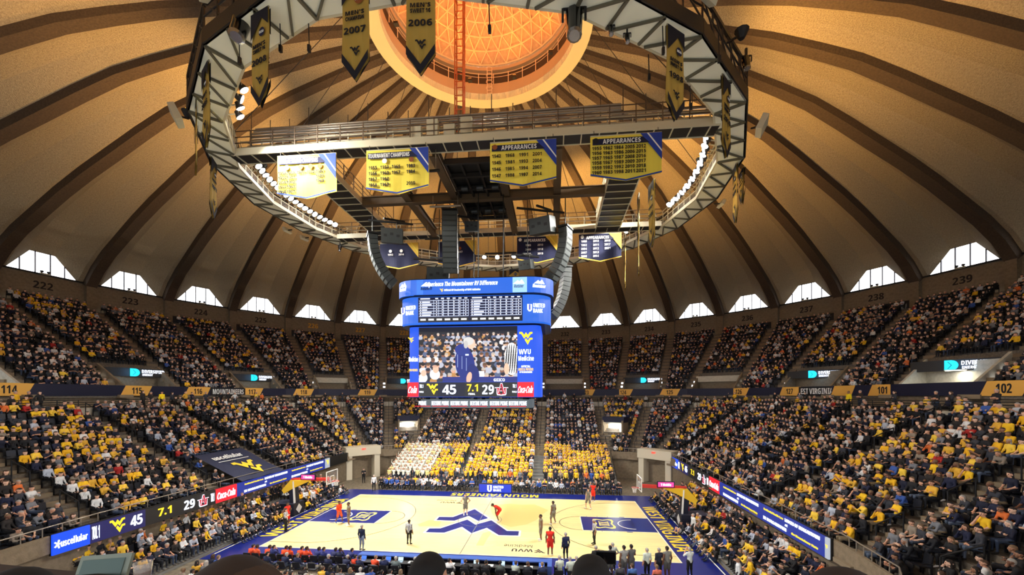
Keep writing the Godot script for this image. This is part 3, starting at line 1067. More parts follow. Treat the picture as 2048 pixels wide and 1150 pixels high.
func speakers() -> void:
	array_column(Vector3(-9.5, 24.5, 0.0), 11, 2, 46, -1.05, "curved grey line array hanging in front of the leftmost navy banner")
	array_column(Vector3(-2.45, 26.0, 0.6), 12, -2, 16, 0.12, "tall straight grey line array hanging in front of the second navy banner")
	array_column(Vector3(7.2, 24.4, 0.0), 12, -4, 50, 1.15, "curved grey line array hanging between the two right navy banners")
	array_column(Vector3(7.3, 22.0, -3.0), 11, -2, 34, 1.9, "smaller line array half hidden behind the scoreboard's right top corner")
	var subs := [[Vector3(-7.5, 24.2, 0.5), "dark grey subwoofer box hanging right of the left line array", 0.3, 1.3], [Vector3(5.3, 24.6, 0.4), "dark grey subwoofer box hanging left of the curved right line array", -0.4, 1.4], [Vector3(4.0, 21.3, 0.8), "dark subwoofer box hanging low beside the right line array's foot", -0.4, 0.8], [Vector3(-3.9, 21.2, -1.0), "dark subwoofer box hanging just above the scoreboard's left half", 0.2, 1.4], [Vector3(-1.0, 25.6, -1.6), "dark grey subwoofer box behind the tall straight line array", 0.1, 0.9]]
	for q in subs:
		var s: float = q[3]
		var t := thing("subwoofer", q[1], "speaker", q[0])
		var bs := Basis(Vector3.UP, q[2]) * Basis(Vector3.RIGHT, 0.25)
		var b := MB.new()
		b.box(Vector3.ZERO, Vector3(1.35, 0.9, 0.9) * s, bs)
		put("cabinet", b, M.cabinet_grey, t)
		for k in 3:
			var pb := MB.new()
			pb.box(bs * (Vector3(-0.4 + 0.4 * k, 0.1 * (k % 2), 0.455) * s), Vector3(0.2, 0.16, 0.02) * s, bs)
			put("port", pb, M.black, t)
		var fb := MB.new()
		fb.bar(Vector3(-1.5, 1.0, 0.3) * s, Vector3(1.3, 0.85, -0.3) * s, 0.14, 0.14)
		fb.bar(Vector3(-0.3, 0.9, 0.7) * s, Vector3(0.5, 1.3, -0.9) * s, 0.14, 0.14)
		fb.tube(Vector3(0.3, 0.4, 0) * s, Vector3(0.3, 1.0, 0) * s, 0.04, 4)
		fb.tube(Vector3(0.1, 1.0 * s, 0), Vector3(0.1, 27.0 - q[0].y, 0), 0.03, 4)
		put("rigging", fb, M.black, t)


# ---------------------------------------------------------------- the stands
var lower := []        # aisle lines of the lower stand: [bottom, top] as (x, z)
var upper := []        # aisle lines of the upper stand, the first is k = -9
var spots := []        # every seat
const LROWS := 15
const UROWS := 18
const LH := 2.9
const LRISE := 0.425
const UH := 10.95
const URISE := 0.605
const K0 := -9


func corner_line(c: Vector2, rb: Vector2, rt: Vector2, deg: float, sx: float, sz: float) -> Array:
	var d := Vector2(sx * cos(deg_to_rad(deg)), sz * sin(deg_to_rad(deg)))
	return [c + d * rb, c + d * rt]


func at_stand(lines: Array, i: int, s: float, t: float) -> Vector2:
	var b: Vector2 = lines[i][0].lerp(lines[i + 1][0], s)
	var p: Vector2 = lines[i][1].lerp(lines[i + 1][1], s)
	return b.lerp(p, t)


func xz(p: Vector2, h: float) -> Vector3:
	return Vector3(p.x, h, p.y)


func lay_out_lines() -> void:
	for d in [67.5, 45.0, 22.5]:
		lower.append(corner_line(Vector2(-13.5, 16.5), Vector2(6.2, 6.5), Vector2(18.5, 17), d, -1, 1))
	for z in [13.5, 4.8, -3.2, -12.0]:
		lower.append([Vector2(-19.7, z), Vector2(-32, z)])
	for d in [22.5, 45.0, 67.5]:
		lower.append(corner_line(Vector2(-13.5, -12), Vector2(6.2, 7.5), Vector2(18.5, 20), d, -1, -1))
	for x in [-13.5, -4.5, 4.4, 13.2]:
		lower.append([Vector2(x, -19.5), Vector2(x, -32)])
	for d in [67.5, 45.0, 22.5]:
		lower.append(corner_line(Vector2(13.8, -12), Vector2(6.4, 7.5), Vector2(18.2, 20), d, 1, -1))
	for z in [-12.0, -3.2, 4.8, 13.5]:
		lower.append([Vector2(20.2, z), Vector2(32, z)])
	for d in [22.5, 45.0, 67.5]:
		lower.append(corner_line(Vector2(13.8, 14.5), Vector2(6.4, 6.5), Vector2(18.2, 18), d, 1, 1))
	var inner := [Vector2(-35.5, 20.5), Vector2(-35.5, 13), Vector2(-35.5, 5.6), Vector2(-35.5, -1.6), Vector2(-35.3, -7.9), Vector2(-34.1, -15.6), Vector2(-32.1, -21.1), Vector2(-29.5, -25.1), Vector2(-25.7, -28.7), Vector2(-21.8, -31.1), Vector2(-16.6, -33.1), Vector2(-11.3, -34.0), Vector2(-4.2, -34.5), Vector2(4.2, -34.5), Vector2(11.5, -34.0), Vector2(16.8, -32.9), Vector2(22.5, -30.7), Vector2(25.9, -28.6), Vector2(30.5, -23.8), Vector2(33.2, -18.5), Vector2(34.9, -11.5), Vector2(35.5, -4.6), Vector2(35.5, 2.6), Vector2(35.5, 10), Vector2(35.5, 18), Vector2(35.5, 26)]
	for i in inner.size():
		var a := PH + (K0 + i) * DTH
		upper.append([inner[i], Vector2(54.4 * sin(a), CZ - 54.4 * cos(a))])


func is_portal(i: int) -> bool:
	return posmod(K0 + i, 2) == 0


func terrace(root: Node3D, lines: Array, rows: int, h0: float, rise: float, up_deck: bool) -> void:
	for i in lines.size() - 1:
		var b := MB.new()
		var first := 4 if up_deck and is_portal(i) else 0
		for r in range(first, rows):
			var t0 := float(r) / rows
			var t1 := float(r + 1) / rows
			var h := h0 + rise * r
			var a0 := at_stand(lines, i, 0, t0)
			var a1 := at_stand(lines, i, 1, t0)
			var b0 := at_stand(lines, i, 0, t1)
			var b1 := at_stand(lines, i, 1, t1)
			b.quado(xz(a0, h), xz(a1, h), xz(b1, h), xz(b0, h), xz(a0, h - 1))
			b.quado(xz(a0, h - rise), xz(a1, h - rise), xz(a1, h), xz(a0, h), xz(b0, h))
		put("terrace", b, M.tread_concrete, root)
	# stairs in the aisles, one block to each half step, and a rail down the middle
	for i in range(1, lines.size() - 1):
		var bot: Vector2 = lines[i][0]
		var top: Vector2 = lines[i][1]
		var d := (top - bot).normalized()
		var side := Vector2(-d.y, d.x) * 0.6
		var joined := MB.new()
		for r in rows:
			var h := h0 + rise * r
			var p0 := bot.lerp(top, float(r) / rows) - d * 0.02
			var p1 := bot.lerp(top, (r - 0.45) / rows)
			var b := joined if up_deck else MB.new()
			var c := (p0 + p1) * 0.5
			b.box(xz(c, h - rise * 0.75), Vector3(1.2, rise * 0.5, p0.distance_to(p1)), Basis(xz(side, 0).normalized(), Vector3.UP, xz(d, 0)))
			if not up_deck:
				put("aisle_step", b, mat("step_concrete", Color(0.52, 0.46, 0.37), 0.9), root)
		if up_deck:
			put("aisle_stair", joined, mat("step_concrete", Color(0.52, 0.46, 0.37), 0.9), root)
		if not up_deck and in_view(xz(bot.lerp(top, 0.3), 5)):
			for q in [0.1, 0.36, 0.62, 0.86]:
				var rb := MB.new()
				var g0 := xz(bot.lerp(top, q), h0 + rise * rows * q - 0.3)
				var g1 := xz(bot.lerp(top, q + 0.1), h0 + rise * rows * (q + 0.1) - 0.3)
				rb.tube(g0, g0 + Vector3(0, 1.25, 0), 0.035, 5)
				rb.tube(g1, g1 + Vector3(0, 1.25, 0), 0.035, 5)
				rb.tube(g0 + Vector3(0, 1.25, 0), g1 + Vector3(0, 1.25, 0), 0.035, 5)
				var o := put("aisle_rail", rb, M.black, root)
				o.set_meta("label", "black tubular aisle rail")


func strip(root: Node3D, called: String, pts: Array, h0: float, h1: float, thick: float, m: Material) -> void:
	for i in pts.size() - 1:
		var a: Vector2 = pts[i]
		var c: Vector2 = pts[i + 1]
		var b := MB.new()
		b.bar(xz(a, (h0 + h1) / 2), xz(c, (h0 + h1) / 2), thick, h1 - h0)
		put(called, b, m, root)


func offset_line(lines: Array, end: int, by: float) -> Array:
	var out := []
	for l in lines:
		var d: Vector2 = (l[1] - l[0]).normalized()
		out.append(l[end] + d * by)
	return out


func stands() -> void:
	lay_out_lines()
	var fl := setting("floor_lower_stand", "stepped concrete lower stand round the court")
	terrace(fl, lower, LROWS, LH, LRISE, false)
	var fu := setting("floor_upper_stand", "steep stepped concrete upper stand under the windows")
	terrace(fu, upper, UROWS, UH, URISE, true)
	# the wall under the lower stand, its parapet and the concourse behind
	var wl := setting("wall_lower_front", "concrete wall and parapet at the foot of the lower stand")
	strip(wl, "wall_panel", offset_line(lower, 0, 0.3), 0.0, 2.85, 0.3, M.wall_concrete)
	strip(wl, "parapet", offset_line(lower, 0, -0.05), 2.5, 3.4, 0.16, M.wall_concrete)
	var rail := MB.new()
	var rl := offset_line(lower, 0, 0.0)
	for i in rl.size() - 1:
		rail.tube(xz(rl[i], 3.85), xz(rl[i + 1], 3.85), 0.035, 5)
		for k in 6:
			var q: Vector2 = rl[i].lerp(rl[i + 1], k / 6.0)
			rail.tube(xz(q, 3.35), xz(q, 3.85), 0.03, 4)
	put("front_railing", rail, M.pipe, wl)
	var wc := setting("wall_concourse", "pale parapet, dark railing and beige wall of the concourse between the stands")
	strip(wc, "parapet", offset_line(lower, 1, 0.1), 8.7, 9.55, 0.22, M.pale_concrete)
	strip(wc, "back_wall", offset_line(upper, 0, 0.4), 8.9, 10.7, 0.25, M.wall_concrete)
	var cr := MB.new()
	var cl := offset_line(lower, 1, 0.15)
	for i in cl.size() - 1:
		for h in [9.65, 9.85, 10.02, 10.2]:
			cr.tube(xz(cl[i], h), xz(cl[i + 1], h), 0.03, 4)
		for k in 6:
			var q: Vector2 = cl[i].lerp(cl[i + 1], k / 6.0)
			cr.tube(xz(q, 9.5), xz(q, 10.22), 0.035, 4)
	put("concourse_railing", cr, M.black, wc)
	var fc := setting("floor_concourse", "grey concourse walkway between lower and upper stand")
	var pb := MB.new()
	var inner_edge := offset_line(lower, 1, 0.0)
	var outer_edge := offset_line(lower, 1, 5.5)
	for i in inner_edge.size() - 1:
		pb.quado(xz(inner_edge[i], 9.2), xz(inner_edge[i + 1], 9.2), xz(outer_edge[i + 1], 9.2), xz(outer_edge[i], 9.2), xz(inner_edge[i], 0.0))
	put("walkway", pb, M.tread_concrete, fc)
	fascia()
	portals()
	# the seats of both stands
	seat_rows(lower, LROWS, LH, LRISE, "lower")
	seat_rows(upper, UROWS, UH, URISE, "upper")


func fascia() -> void:
	var root := setting("trim_fascia", "navy fascia boards with gold number plates along the foot of the upper stand")
	var pts := offset_line(upper, 0, -0.05)
	strip(root, "fascia_board", pts, 10.55, 11.55, 0.12, M.navy)
	# gold plates: position along the line of aisles, width, number
	for q in [[-5.81, "115"], [-4.79, "116"], [-3.83, "117"], [-2.47, "118"], [-0.54, "119"], [5.0, "123"], [6.09, "124"], [7.37, "125"], [9.13, "126"], [10.29, "127"], [11.26, ""], [11.91, "101"], [13.28, "102"], [-7.18, "114"]]:
		var u: float = q[0] - K0
		var i := int(floor(u))
		var s := u - i
		var a: Vector2 = pts[i].lerp(pts[i + 1], s)
		var d: Vector2 = (pts[i + 1] - pts[i]).normalized()
		var nrm := Vector3(-d.y, 0, d.x)
		if nrm.dot(Vector3(-a.x, 0, -a.y)) < 0:
			nrm = -nrm
		var f := frame(xz(a, 11.05) + nrm * 0.075, nrm)
		var b := MB.new()
		b.plate(PackedVector2Array([Vector2(-1.55, -0.5), Vector2(-1.05, 0.5), Vector2(1.55, 0.5), Vector2(1.05, -0.5)]), f, 0.02)
		var o := put("number_plate", b, mat("plate_gold", Color(0.90, 0.68, 0.30), 0.7), root)
		if q[1]:
			o.set_meta("label", "gold number plate reading " + q[1])
			text(q[1], 0.95, 0.62, Transform3D(f.basis, f * Vector3(0, 0, 0.012)), M.ink, root, "plate_number")
	for q in [[-4.29, "MOUNTAINEERS", 4.2], [10.79, "EST VIRGINIA", 4.0]]:
		var u: float = q[0] - K0
		var i := int(floor(u))
		var a: Vector2 = pts[i].lerp(pts[i + 1], u - i)
		var d: Vector2 = (pts[i + 1] - pts[i]).normalized()
		var nrm := Vector3(-d.y, 0, d.x)
		if nrm.dot(Vector3(-a.x, 0, -a.y)) < 0:
			nrm = -nrm
		var f := frame(xz(a, 11.04) + nrm * 0.085, nrm)
		var bb := MB.new()
		bb.box(f.origin, Vector3(q[2] + 0.6, 0.95, 0.02), f.basis)
		put("word_board", bb, M.black, root)
		text(q[1], q[2], 0.62, Transform3D(f.basis, f * Vector3(0, 0, 0.012)), M.white, root, "fascia_lettering")


func portals() -> void:
	# openings in the upper stand, over the concourse, with lit signs or bare lintels
	var count := 0
	for i in upper.size() - 1:
		if not is_portal(i):
			continue
		var k := K0 + i
		var top := UH + URISE * 4
		var p0 := at_stand(upper, i, 0.06, 4.0 / UROWS)
		var p1 := at_stand(upper, i, 0.94, 4.0 / UROWS)
		var f0 := at_stand(upper, i, 0.06, 0.02)
		var f1 := at_stand(upper, i, 0.94, 0.02)
		var root := setting("wall_portal_%d" % (count + 1), "vomitory walls in the foot of the upper stand, opening %d" % (count + 1))
		count += 1
		var mid := (p0 + p1) * 0.5
		var nrm := xz((f0 + f1) * 0.5 - mid, 0).normalized()
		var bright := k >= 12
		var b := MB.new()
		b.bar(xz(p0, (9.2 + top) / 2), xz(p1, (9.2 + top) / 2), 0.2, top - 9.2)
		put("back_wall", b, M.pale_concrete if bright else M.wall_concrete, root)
		for e in [[p0, f0], [p1, f1]]:
			var sb := MB.new()
			var q0: Vector3 = xz(e[0], 0)
			var q1: Vector3 = xz(e[1], 0)
			var across := Vector3.UP.cross((q1 - q0).normalized()) * 0.2
			for sg in [0.0, 1.0]:
				var o: Vector3 = across * sg
				sb.quado(q0 + Vector3(0, 9.2, 0) + o, q1 + Vector3(0, 9.2, 0) + o, q1 + Vector3(0, UH + 0.5, 0) + o, q0 + Vector3(0, top + 0.45, 0) + o, (q0 + q1) * 0.5 + Vector3(0, 11, 0) + across * 0.5)
			sb.quado(q0 + Vector3(0, top + 0.45, 0), q0 + Vector3(0, top + 0.45, 0) + across, q1 + Vector3(0, UH + 0.5, 0) + across, q1 + Vector3(0, UH + 0.5, 0), (q0 + q1) * 0.5)
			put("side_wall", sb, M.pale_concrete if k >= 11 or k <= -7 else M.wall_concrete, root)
		var w := p0.distance_to(p1)
		if k in [-2, 4, 8]:
			var lb := MB.new()
			lb.box(xz(mid, top - 0.35) + nrm * 0.35, Vector3(w, 0.85, 0.3), frame(Vector3.ZERO, nrm).basis)
			put("lintel", lb, M.pale_concrete, root)
		else:
			var lb := MB.new()
			lb.box(xz(mid, top - 0.3) + nrm * 0.3, Vector3(w, 0.9, 0.25), frame(Vector3.ZERO, nrm).basis)
			put("lintel", lb, mat("lintel_dark", Color(0.15, 0.145, 0.14), 0.7), root)
			var near: String = {-8: "at the left edge", -6: "leftmost that shows whole", -4: "second from the left", 0: "half hidden left of the scoreboard", 2: "behind the scoreboard", 6: "just right of the scoreboard", 10: "third from the right edge", 12: "second from the right edge", 14: "largest, at the right edge"}.get(k, "out at the end of the stand")
			var t := thing("lit_portal_sign", "lit sign with cyan D badge over the opening, %s" % near, "sign", xz(mid, top - 0.3) + nrm * 0.44, "lit badge signs over the openings")
			var f := frame(Vector3.ZERO, nrm)
			var x0 := -0.5 if k >= 10 else 0.3
			var d := PackedVector2Array([Vector2(-0.42, -0.42), Vector2(-0.42, 0.42)])
			for s in 9:
				var an := PI / 2 - PI * s / 8.0
				d.append(Vector2(0.0 + 0.45 * cos(an), 0.42 * sin(an)))
			var db := MB.new()
			db.plate(d, f * Transform3D(Basis.IDENTITY, Vector3(x0, 0, 0.05)), 0.06)
			put("badge_light", db, glow("sign_cyan", Color(0.08, 0.78, 0.95), 1.3), t)
			var ib := MB.new()
			ib.bar(f * Vector3(x0 - 0.2, 0.3, 0.06), f * Vector3(x0 + 0.05, 0.0, 0.06), 0.05, 0.03)
			ib.bar(f * Vector3(x0 + 0.05, 0.0, 0.06), f * Vector3(x0 - 0.2, -0.3, 0.06), 0.05, 0.03)
			put("badge_stroke", ib, M.navy, t)
			text("DIVERSIFIED", 2.2, 0.34, f * Transform3D(Basis.IDENTITY, Vector3(x0 + 1.75, 0.15, 0.05)), glow("sign_white", Color(0.9, 0.93, 1.0), 1.6), t, "lettering_light")
			text("ENERGY", 1.0, 0.22, f * Transform3D(Basis.IDENTITY, Vector3(x0 + 1.2, -0.22, 0.05)), M.sign_white, t, "lettering_light")
			var l := OmniLight3D.new()
			l.name = "sign_light"
			l.light_color = Color(0.45, 0.75, 1.0)
			l.light_energy = 0.6
			l.light_size = 0.3
			l.omni_range = 40.0
			l.omni_attenuation = 2.0
			l.shadow_enabled = true
			t.add_child(l)
			l.position = nrm * 0.7
		# a corridor lamp above the opening's floor
		if bright or k <= -7:
			var lt := thing("corridor_lamp", "white ceiling lamp in the opening below the lit sign by %s" % {-8: "the left edge", 12: "the plate of section one", 14: "the right edge"}.get(k, "the end"), "lamp", xz(mid, top - 0.75) + nrm * 0.9, "corridor lamps")
			var hb := MB.new()
			hb.box(Vector3(0, 0.04, 0), Vector3(1.3, 0.06, 0.35), frame(Vector3.ZERO, nrm).basis)
			put("housing", hb, M.cream_steel, lt)
			var gb := MB.new()
			gb.box(Vector3(0, -0.01, 0), Vector3(1.2, 0.04, 0.28), frame(Vector3.ZERO, nrm).basis)
			put("lamp_tube", gb, glow("corridor_glow", Color(1.0, 0.98, 0.9), 3.0), lt)
			var al := AreaLight3D.new()
			al.name = "lamp_light"
			al.area_size = Vector2(1.2, 0.28)
			al.light_energy = 5.0
			al.light_color = Color(1.0, 0.97, 0.9)
			al.shadow_enabled = true
			lt.add_child(al)
			al.transform = Transform3D(Basis(Vector3.RIGHT, -PI / 2), Vector3(0, -0.05, 0))
	# two doorways in the far lower stand and two tunnels in its corners
	for q in [[-15.4, -24.8, "left"], [14.9, -24.6, "right"]]:
		var root := setting("door_%d" % (1 if q[0] < 0 else 2), "pale lit doorway with navy lintel in the far lower stand, %s of the scoreboard" % q[2])
		var nrm := Vector3(-q[0] * 0.5, 0, 12).normalized()
		var f := frame(Vector3(q[0], 4.2, q[1]), nrm)
		var b := MB.new()
		b.box(f * Vector3(0, 1.3, -0.6), Vector3(2.7, 2.7, 0.1), f.basis)
		put("inner_wall", b, mat("door_pale", Color(0.80, 0.83, 0.76), 0.8), root)
		for s in [-1.0, 1.0]:
			var jb := MB.new()
			jb.box(f * Vector3(1.45 * s, 1.4, 0.2), Vector3(0.22, 3.0, 1.9), f.basis)
			put("jamb", jb, M.wall_concrete, root)
		var lb := MB.new()
		lb.box(f * Vector3(0, 3.0, 0.1), Vector3(3.2, 0.75, 1.6), f.basis)
		put("lintel", lb, M.navy, root)
		var hb := MB.new()
		hb.box(f * Vector3(0, 2.5, -0.2), Vector3(2.7, 0.25, 0.7), f.basis)
		put("soffit", hb, mat("door_white", Color(0.9, 0.9, 0.86)), root)
		var lt := thing("doorway_lamp", "white lamp inside the %s doorway of the far lower stand" % q[2], "lamp", f * Vector3(0, 2.3, 0.25))
		var gb := MB.new()
		gb.box(Vector3.ZERO, Vector3(1.6, 0.05, 0.25), f.basis)
		put("lamp_tube", gb, glow("corridor_glow", Color(1.0, 0.98, 0.9), 3.0), lt)
		var ol := OmniLight3D.new()
		ol.name = "lamp_light"
		ol.light_energy = 3.0
		ol.light_size = 0.2
		ol.omni_range = 40.0
		ol.omni_attenuation = 2.0
		ol.shadow_enabled = true
		lt.add_child(ol)
		ol.position = Vector3(0, -0.2, 0)
	for q in [[-18.6, -16.6, 0.75, "left"], [18.9, -16.8, -0.75, "right"]]:
		var root := setting("door_%d" % (3 if q[0] < 0 else 4), "cream concrete tunnel mouth under an exit sign in the %s far corner" % q[3])
		var f := Transform3D(Basis(Vector3.UP, q[2]), Vector3(q[0], 0, q[1]))
		var cm := mat("tunnel_cream", Color(0.80, 0.76, 0.66), 0.8)
		for s in [-1.0, 1.0]:
			var jb := MB.new()
			jb.box(f * Vector3(1.75 * s, 1.5, 0.3), Vector3(0.7, 3.0, 1.6), f.basis)
			put("jamb", jb, cm, root)
		var lb := MB.new()
		lb.box(f * Vector3(0, 3.5, 0.3), Vector3(4.4, 1.1, 1.8), f.basis)
		put("lintel", lb, cm, root)
		var bb := MB.new()
		bb.box(f * Vector3(0, 1.5, -0.9), Vector3(3.0, 3.0, 0.1), f.basis)
		put("tunnel_end", bb, mat("tunnel_brown", Color(0.38, 0.30, 0.20), 0.8), root)
		var pb := MB.new()
		pb.box(f * Vector3(0.6, 1.15, -0.8), Vector3(0.9, 2.2, 0.06), f.basis)
		put("tunnel_door", pb, mat("door_brown", Color(0.22, 0.15, 0.09), 0.6), root)
		var ex := thing("exit_sign", "small red lit exit sign over the %s far tunnel" % q[3], "sign", f * Vector3(0, 3.75, 1.23))
		text("EXIT", 0.5, 0.2, frame(Vector3.ZERO, f.basis.z), glow("exit_red", Color(1.0, 0.15, 0.1), 1.5), ex, "lettering_light")


# ---------------------------------------------------------------- seats
func seat_mesh() -> ArrayMesh:
	var b := MB.new()
	b.box(Vector3(0, 0.43, -0.04), Vector3(0.46, 0.06, 0.40), Basis(Vector3.RIGHT, 0.08))
	b.box(Vector3(0, 0.66, 0.19), Vector3(0.46, 0.46, 0.05), Basis(Vector3.RIGHT, 0.16))
	b.box(Vector3(0, 0.88, 0.225), Vector3(0.36, 0.06, 0.06), Basis(Vector3.RIGHT, 0.16))
	for s in [-1.0, 1.0]:
		b.box(Vector3(0.25 * s, 0.56, 0.0), Vector3(0.04, 0.05, 0.30))
		b.box(Vector3(0.25 * s, 0.28, 0.16), Vector3(0.04, 0.58, 0.06))
	return b.mesh(M.seat)


func seat_rows(lines: Array, rows: int, h0: float, rise: float, deck: String) -> void:
	for i in lines.size() - 1:
		var up := deck == "upper"
		for r in rows:
			if up and is_portal(i) and r < 5:
				continue
			var t := (r + (0.58 if r > 0 else 0.82)) / rows
			var a := at_stand(lines, i, 0, t)
			var b := at_stand(lines, i, 1, t)
			var L := a.distance_to(b) - 1.5
			if L < 1.0:
				continue
			var n := int(L / 0.545)
			var back := (at_stand(lines, i, 0.5, 1.0) - at_stand(lines, i, 0.5, 0.0)).normalized()
			var along := (b - a).normalized()
			var facing := xz(Vector2(-along.y, along.x), 0)
			if facing.dot(xz(back, 0)) < 0:
				facing = -facing
			for k in n:
				var p := a + along * (0.75 + (k + 0.5) * L / n)
				var at := xz(p, h0 + rise * r)
				if not in_view(at, 160):
					continue
				spots.append({"p": at, "z": facing, "deck": deck, "i": i, "r": r, "k": k, "n": n, "d": at.distance_to(eye)})


# ---------------------------------------------------------------- the court
func flat_frame(y: float) -> Transform3D:
	return Transform3D(Basis(Vector3.RIGHT, Vector3.BACK, Vector3.UP), Vector3(0, y, 0))


func paint(root: Node3D, called: String, poly: Array, y: float, m: Material) -> MeshInstance3D:
	var b := MB.new()
	b.plate(PackedVector2Array(poly), flat_frame(y))
	return put(called, b, m, root)


func rect(x0: float, z0: float, x1: float, z1: float) -> Array:
	return [Vector2(x0, z0), Vector2(x1, z0), Vector2(x1, z1), Vector2(x0, z1)]


func arc_line(root: Node3D, c: Vector2, r: float, a0: float, a1: float, w: float, m: Material, y := 0.016) -> void:
	var b := MB.new()
	var n := int(maxf(8, absf(a1 - a0) / 5.0))
	for i in n:
		var t0 := deg_to_rad(lerpf(a0, a1, float(i) / n))
		var t1 := deg_to_rad(lerpf(a0, a1, float(i + 1) / n))
		var d0 := Vector2(cos(t0), sin(t0))
		var d1 := Vector2(cos(t1), sin(t1))
		b.quado(xz(c + d0 * (r - w / 2), y), xz(c + d0 * (r + w / 2), y), xz(c + d1 * (r + w / 2), y), xz(c + d1 * (r - w / 2), y), xz(c, y - 50))
	put("court_line", b, m, root)


func court() -> void:
	var root := setting("floor", "pale maple basketball court with navy border and painted marks")
	var outer := MB.new()
	outer.box(Vector3(0, -0.11, 2), Vector3(46, 0.2, 50))
	put("slab", outer, grained("arena_floor", [Color(0.30, 0.27, 0.22), Color(0.42, 0.38, 0.31), Color(0.50, 0.46, 0.38)], 0.2, 0.7, 0.02, 0.5), root)
	var navy := mat("court_navy", Color(0.07, 0.12, 0.42), 0.28)
	paint(root, "apron", rect(-16.6, -9.9, 16.6, 10.1), 0.004, navy)
	# maple boards: fine streaks along the court
	var im := Image.create(1024, 512, false, Image.FORMAT_RGB8)
	var r := RandomNumberGenerator.new()
	r.seed = 5
	for y in 512:
		var x := -r.randi_range(0, 60)
		while x < 1024:
			var w := r.randi_range(40, 110)
			var t := r.randf_range(0.90, 1.03)
			var c := Color(0.92 * t, 0.83 * t * r.randf_range(0.985, 1.01), 0.58 * t * r.randf_range(0.96, 1.02))
			im.fill_rect(Rect2i(maxi(0, x), y, w + mini(0, x), 1), c)
			x += w
	var wood := mat("maple", Color.WHITE, 0.3)
	wood.albedo_texture = ImageTexture.create_from_image(im)
	var wb := MB.new()
	wb.pict(Vector3(-14.326, 0.008, 7.62), Vector3(-14.326, 0.008, -7.62), Vector3(14.326, 0.008, -7.62), Vector3(14.326, 0.008, 7.62))
	put("maple_boards", wb, wood, root)
	var stain := mat("stained_maple", Color(0.84, 0.73, 0.45), 0.3)
	paint(root, "state_stain", [Vector2(0.19, -4.49), Vector2(1.94, -5.47), Vector2(3.2, -5.2), Vector2(4.39, -5.45), Vector2(5.77, -3.53), Vector2(5.08, -1.82), Vector2(4.81, -0.5), Vector2(4.07, 0.79), Vector2(2.82, 1.67), Vector2(2.02, 0.99), Vector2(0.7, -2.06)], 0.010, stain)
	paint(root, "state_stain", [Vector2(-4.87, 1.69), Vector2(-4.26, 0.42), Vector2(-3.15, 0.72), Vector2(-3.0, 1.9), Vector2(-4.56, 2.23)], 0.010, stain)
	paint(root, "state_stain", [Vector2(0.81, 3.3), Vector2(1.54, 2.5), Vector2(1.36, 4.55), Vector2(1.31, 5.91), Vector2(0.78, 5.94)], 0.010, stain)
	var white := mat("court_white", Color(0.93, 0.92, 0.86), 0.35)
	var dark := mat("court_dark", Color(0.12, 0.12, 0.16), 0.35)
	# white border behind the emblem, then the emblem
	for e in emblem():
		var grown := Geometry2D.offset_polygon(e, 0.16, Geometry2D.JOIN_MITER)
		for g in grown:
			paint(root, "emblem_border", Array(g), 0.012, white)
	for e in emblem():
		paint(root, "emblem", Array(e), 0.014, navy)
	for s in [-1.0, 1.0]:
		var lane := paint(root, "lane", rect(s * 14.3, -1.83, s * 8.54, 1.83), 0.012, navy)
		lane.set_meta("label", "navy painted lane with white border")
		for z in [-1.86, 1.86]:
			paint(root, "lane_border", rect(s * 14.3, z - 0.03, s * 8.5, z + 0.03), 0.014, white)
		paint(root, "lane_border", rect(s * 8.56, -1.86, s * 8.49, 1.86), 0.014, white)
		for x in [12.1, 10.9, 10.0, 9.1]:
			for z in [-1.96, 1.96]:
				paint(root, "lane_mark", rect(s * x - (0.22 if x > 12 else 0.03), z - 0.08, s * x + (0.22 if x > 12 else 0.03), z + 0.08), 0.013, navy)
		arc_line(root, Vector2(s * 8.54, 0), 1.83, -90 if s < 0 else 90, 90 if s < 0 else 270, 0.05, dark)
		arc_line(root, Vector2(s * 12.73, 0), 1.22, -90 if s < 0 else 90, 90 if s < 0 else 270, 0.09, white)
		# three-point line
		var ang := rad_to_deg(asin(6.6 / 6.75))
		if s < 0:
			arc_line(root, Vector2(-12.73, 0), 6.75, -ang, ang, 0.05, dark)
		else:
			arc_line(root, Vector2(12.73, 0), 6.75, 180 - ang, 180 + ang, 0.05, dark)
		for z in [-6.6, 6.6]:
			paint(root, "court_line", rect(s * 14.3, z - 0.025, s * (12.73 - 6.75 * cos(deg_to_rad(ang))), z + 0.025), 0.016, dark)
		paint(root, "court_line", rect(s * 14.28 - 0.03, -7.6, s * 14.28 + 0.03, 7.6), 0.016, white)
		# the conference badge: a four-pointed star with a numeral
		var star := []
		var core := []
		for k in 24:
			var a := TAU * k / 24.0
			var ca := absf(cos(a * 2.0 + PI / 2))
			var rad := lerpf(0.62, 1.0, pow(ca, 2.2))
			star.append(Vector2(s * 10.35 + 1.12 * rad * cos(a), 1.62 * rad * sin(a)))
			core.append(Vector2(s * 10.35 + 0.88 * rad * cos(a), 1.3 * rad * sin(a)))
		paint(root, "badge_star", star, 0.015, mat("badge_gold", Color(0.93, 0.85, 0.45), 0.4))
		paint(root, "badge_core", core, 0.017, navy)
		text("XII", 1.15, 0.8, Transform3D(Basis(Vector3(0, 0, -s * -1), Vector3(s, 0, 0), Vector3.UP), Vector3(s * 10.35, 0.012, 0)), M.badge_gold, root, "badge_numeral", true)
		# baseline words
		var words := text("WEST VIRGINIA", 11.4, 1.15, Transform3D(Basis(Vector3(0, 0, s), Vector3(s, 0, 0), Vector3.UP), Vector3(s * 15.15, 0.0, 0.0)), mat("court_gold", Color(0.90, 0.78, 0.16), 0.35), root, "baseline_words")
		words.scale.z = 1.0
		paint(root, "border_dashes", rect(s * 16.25, -9.0, s * 16.33, 9.2), 0.012, white)
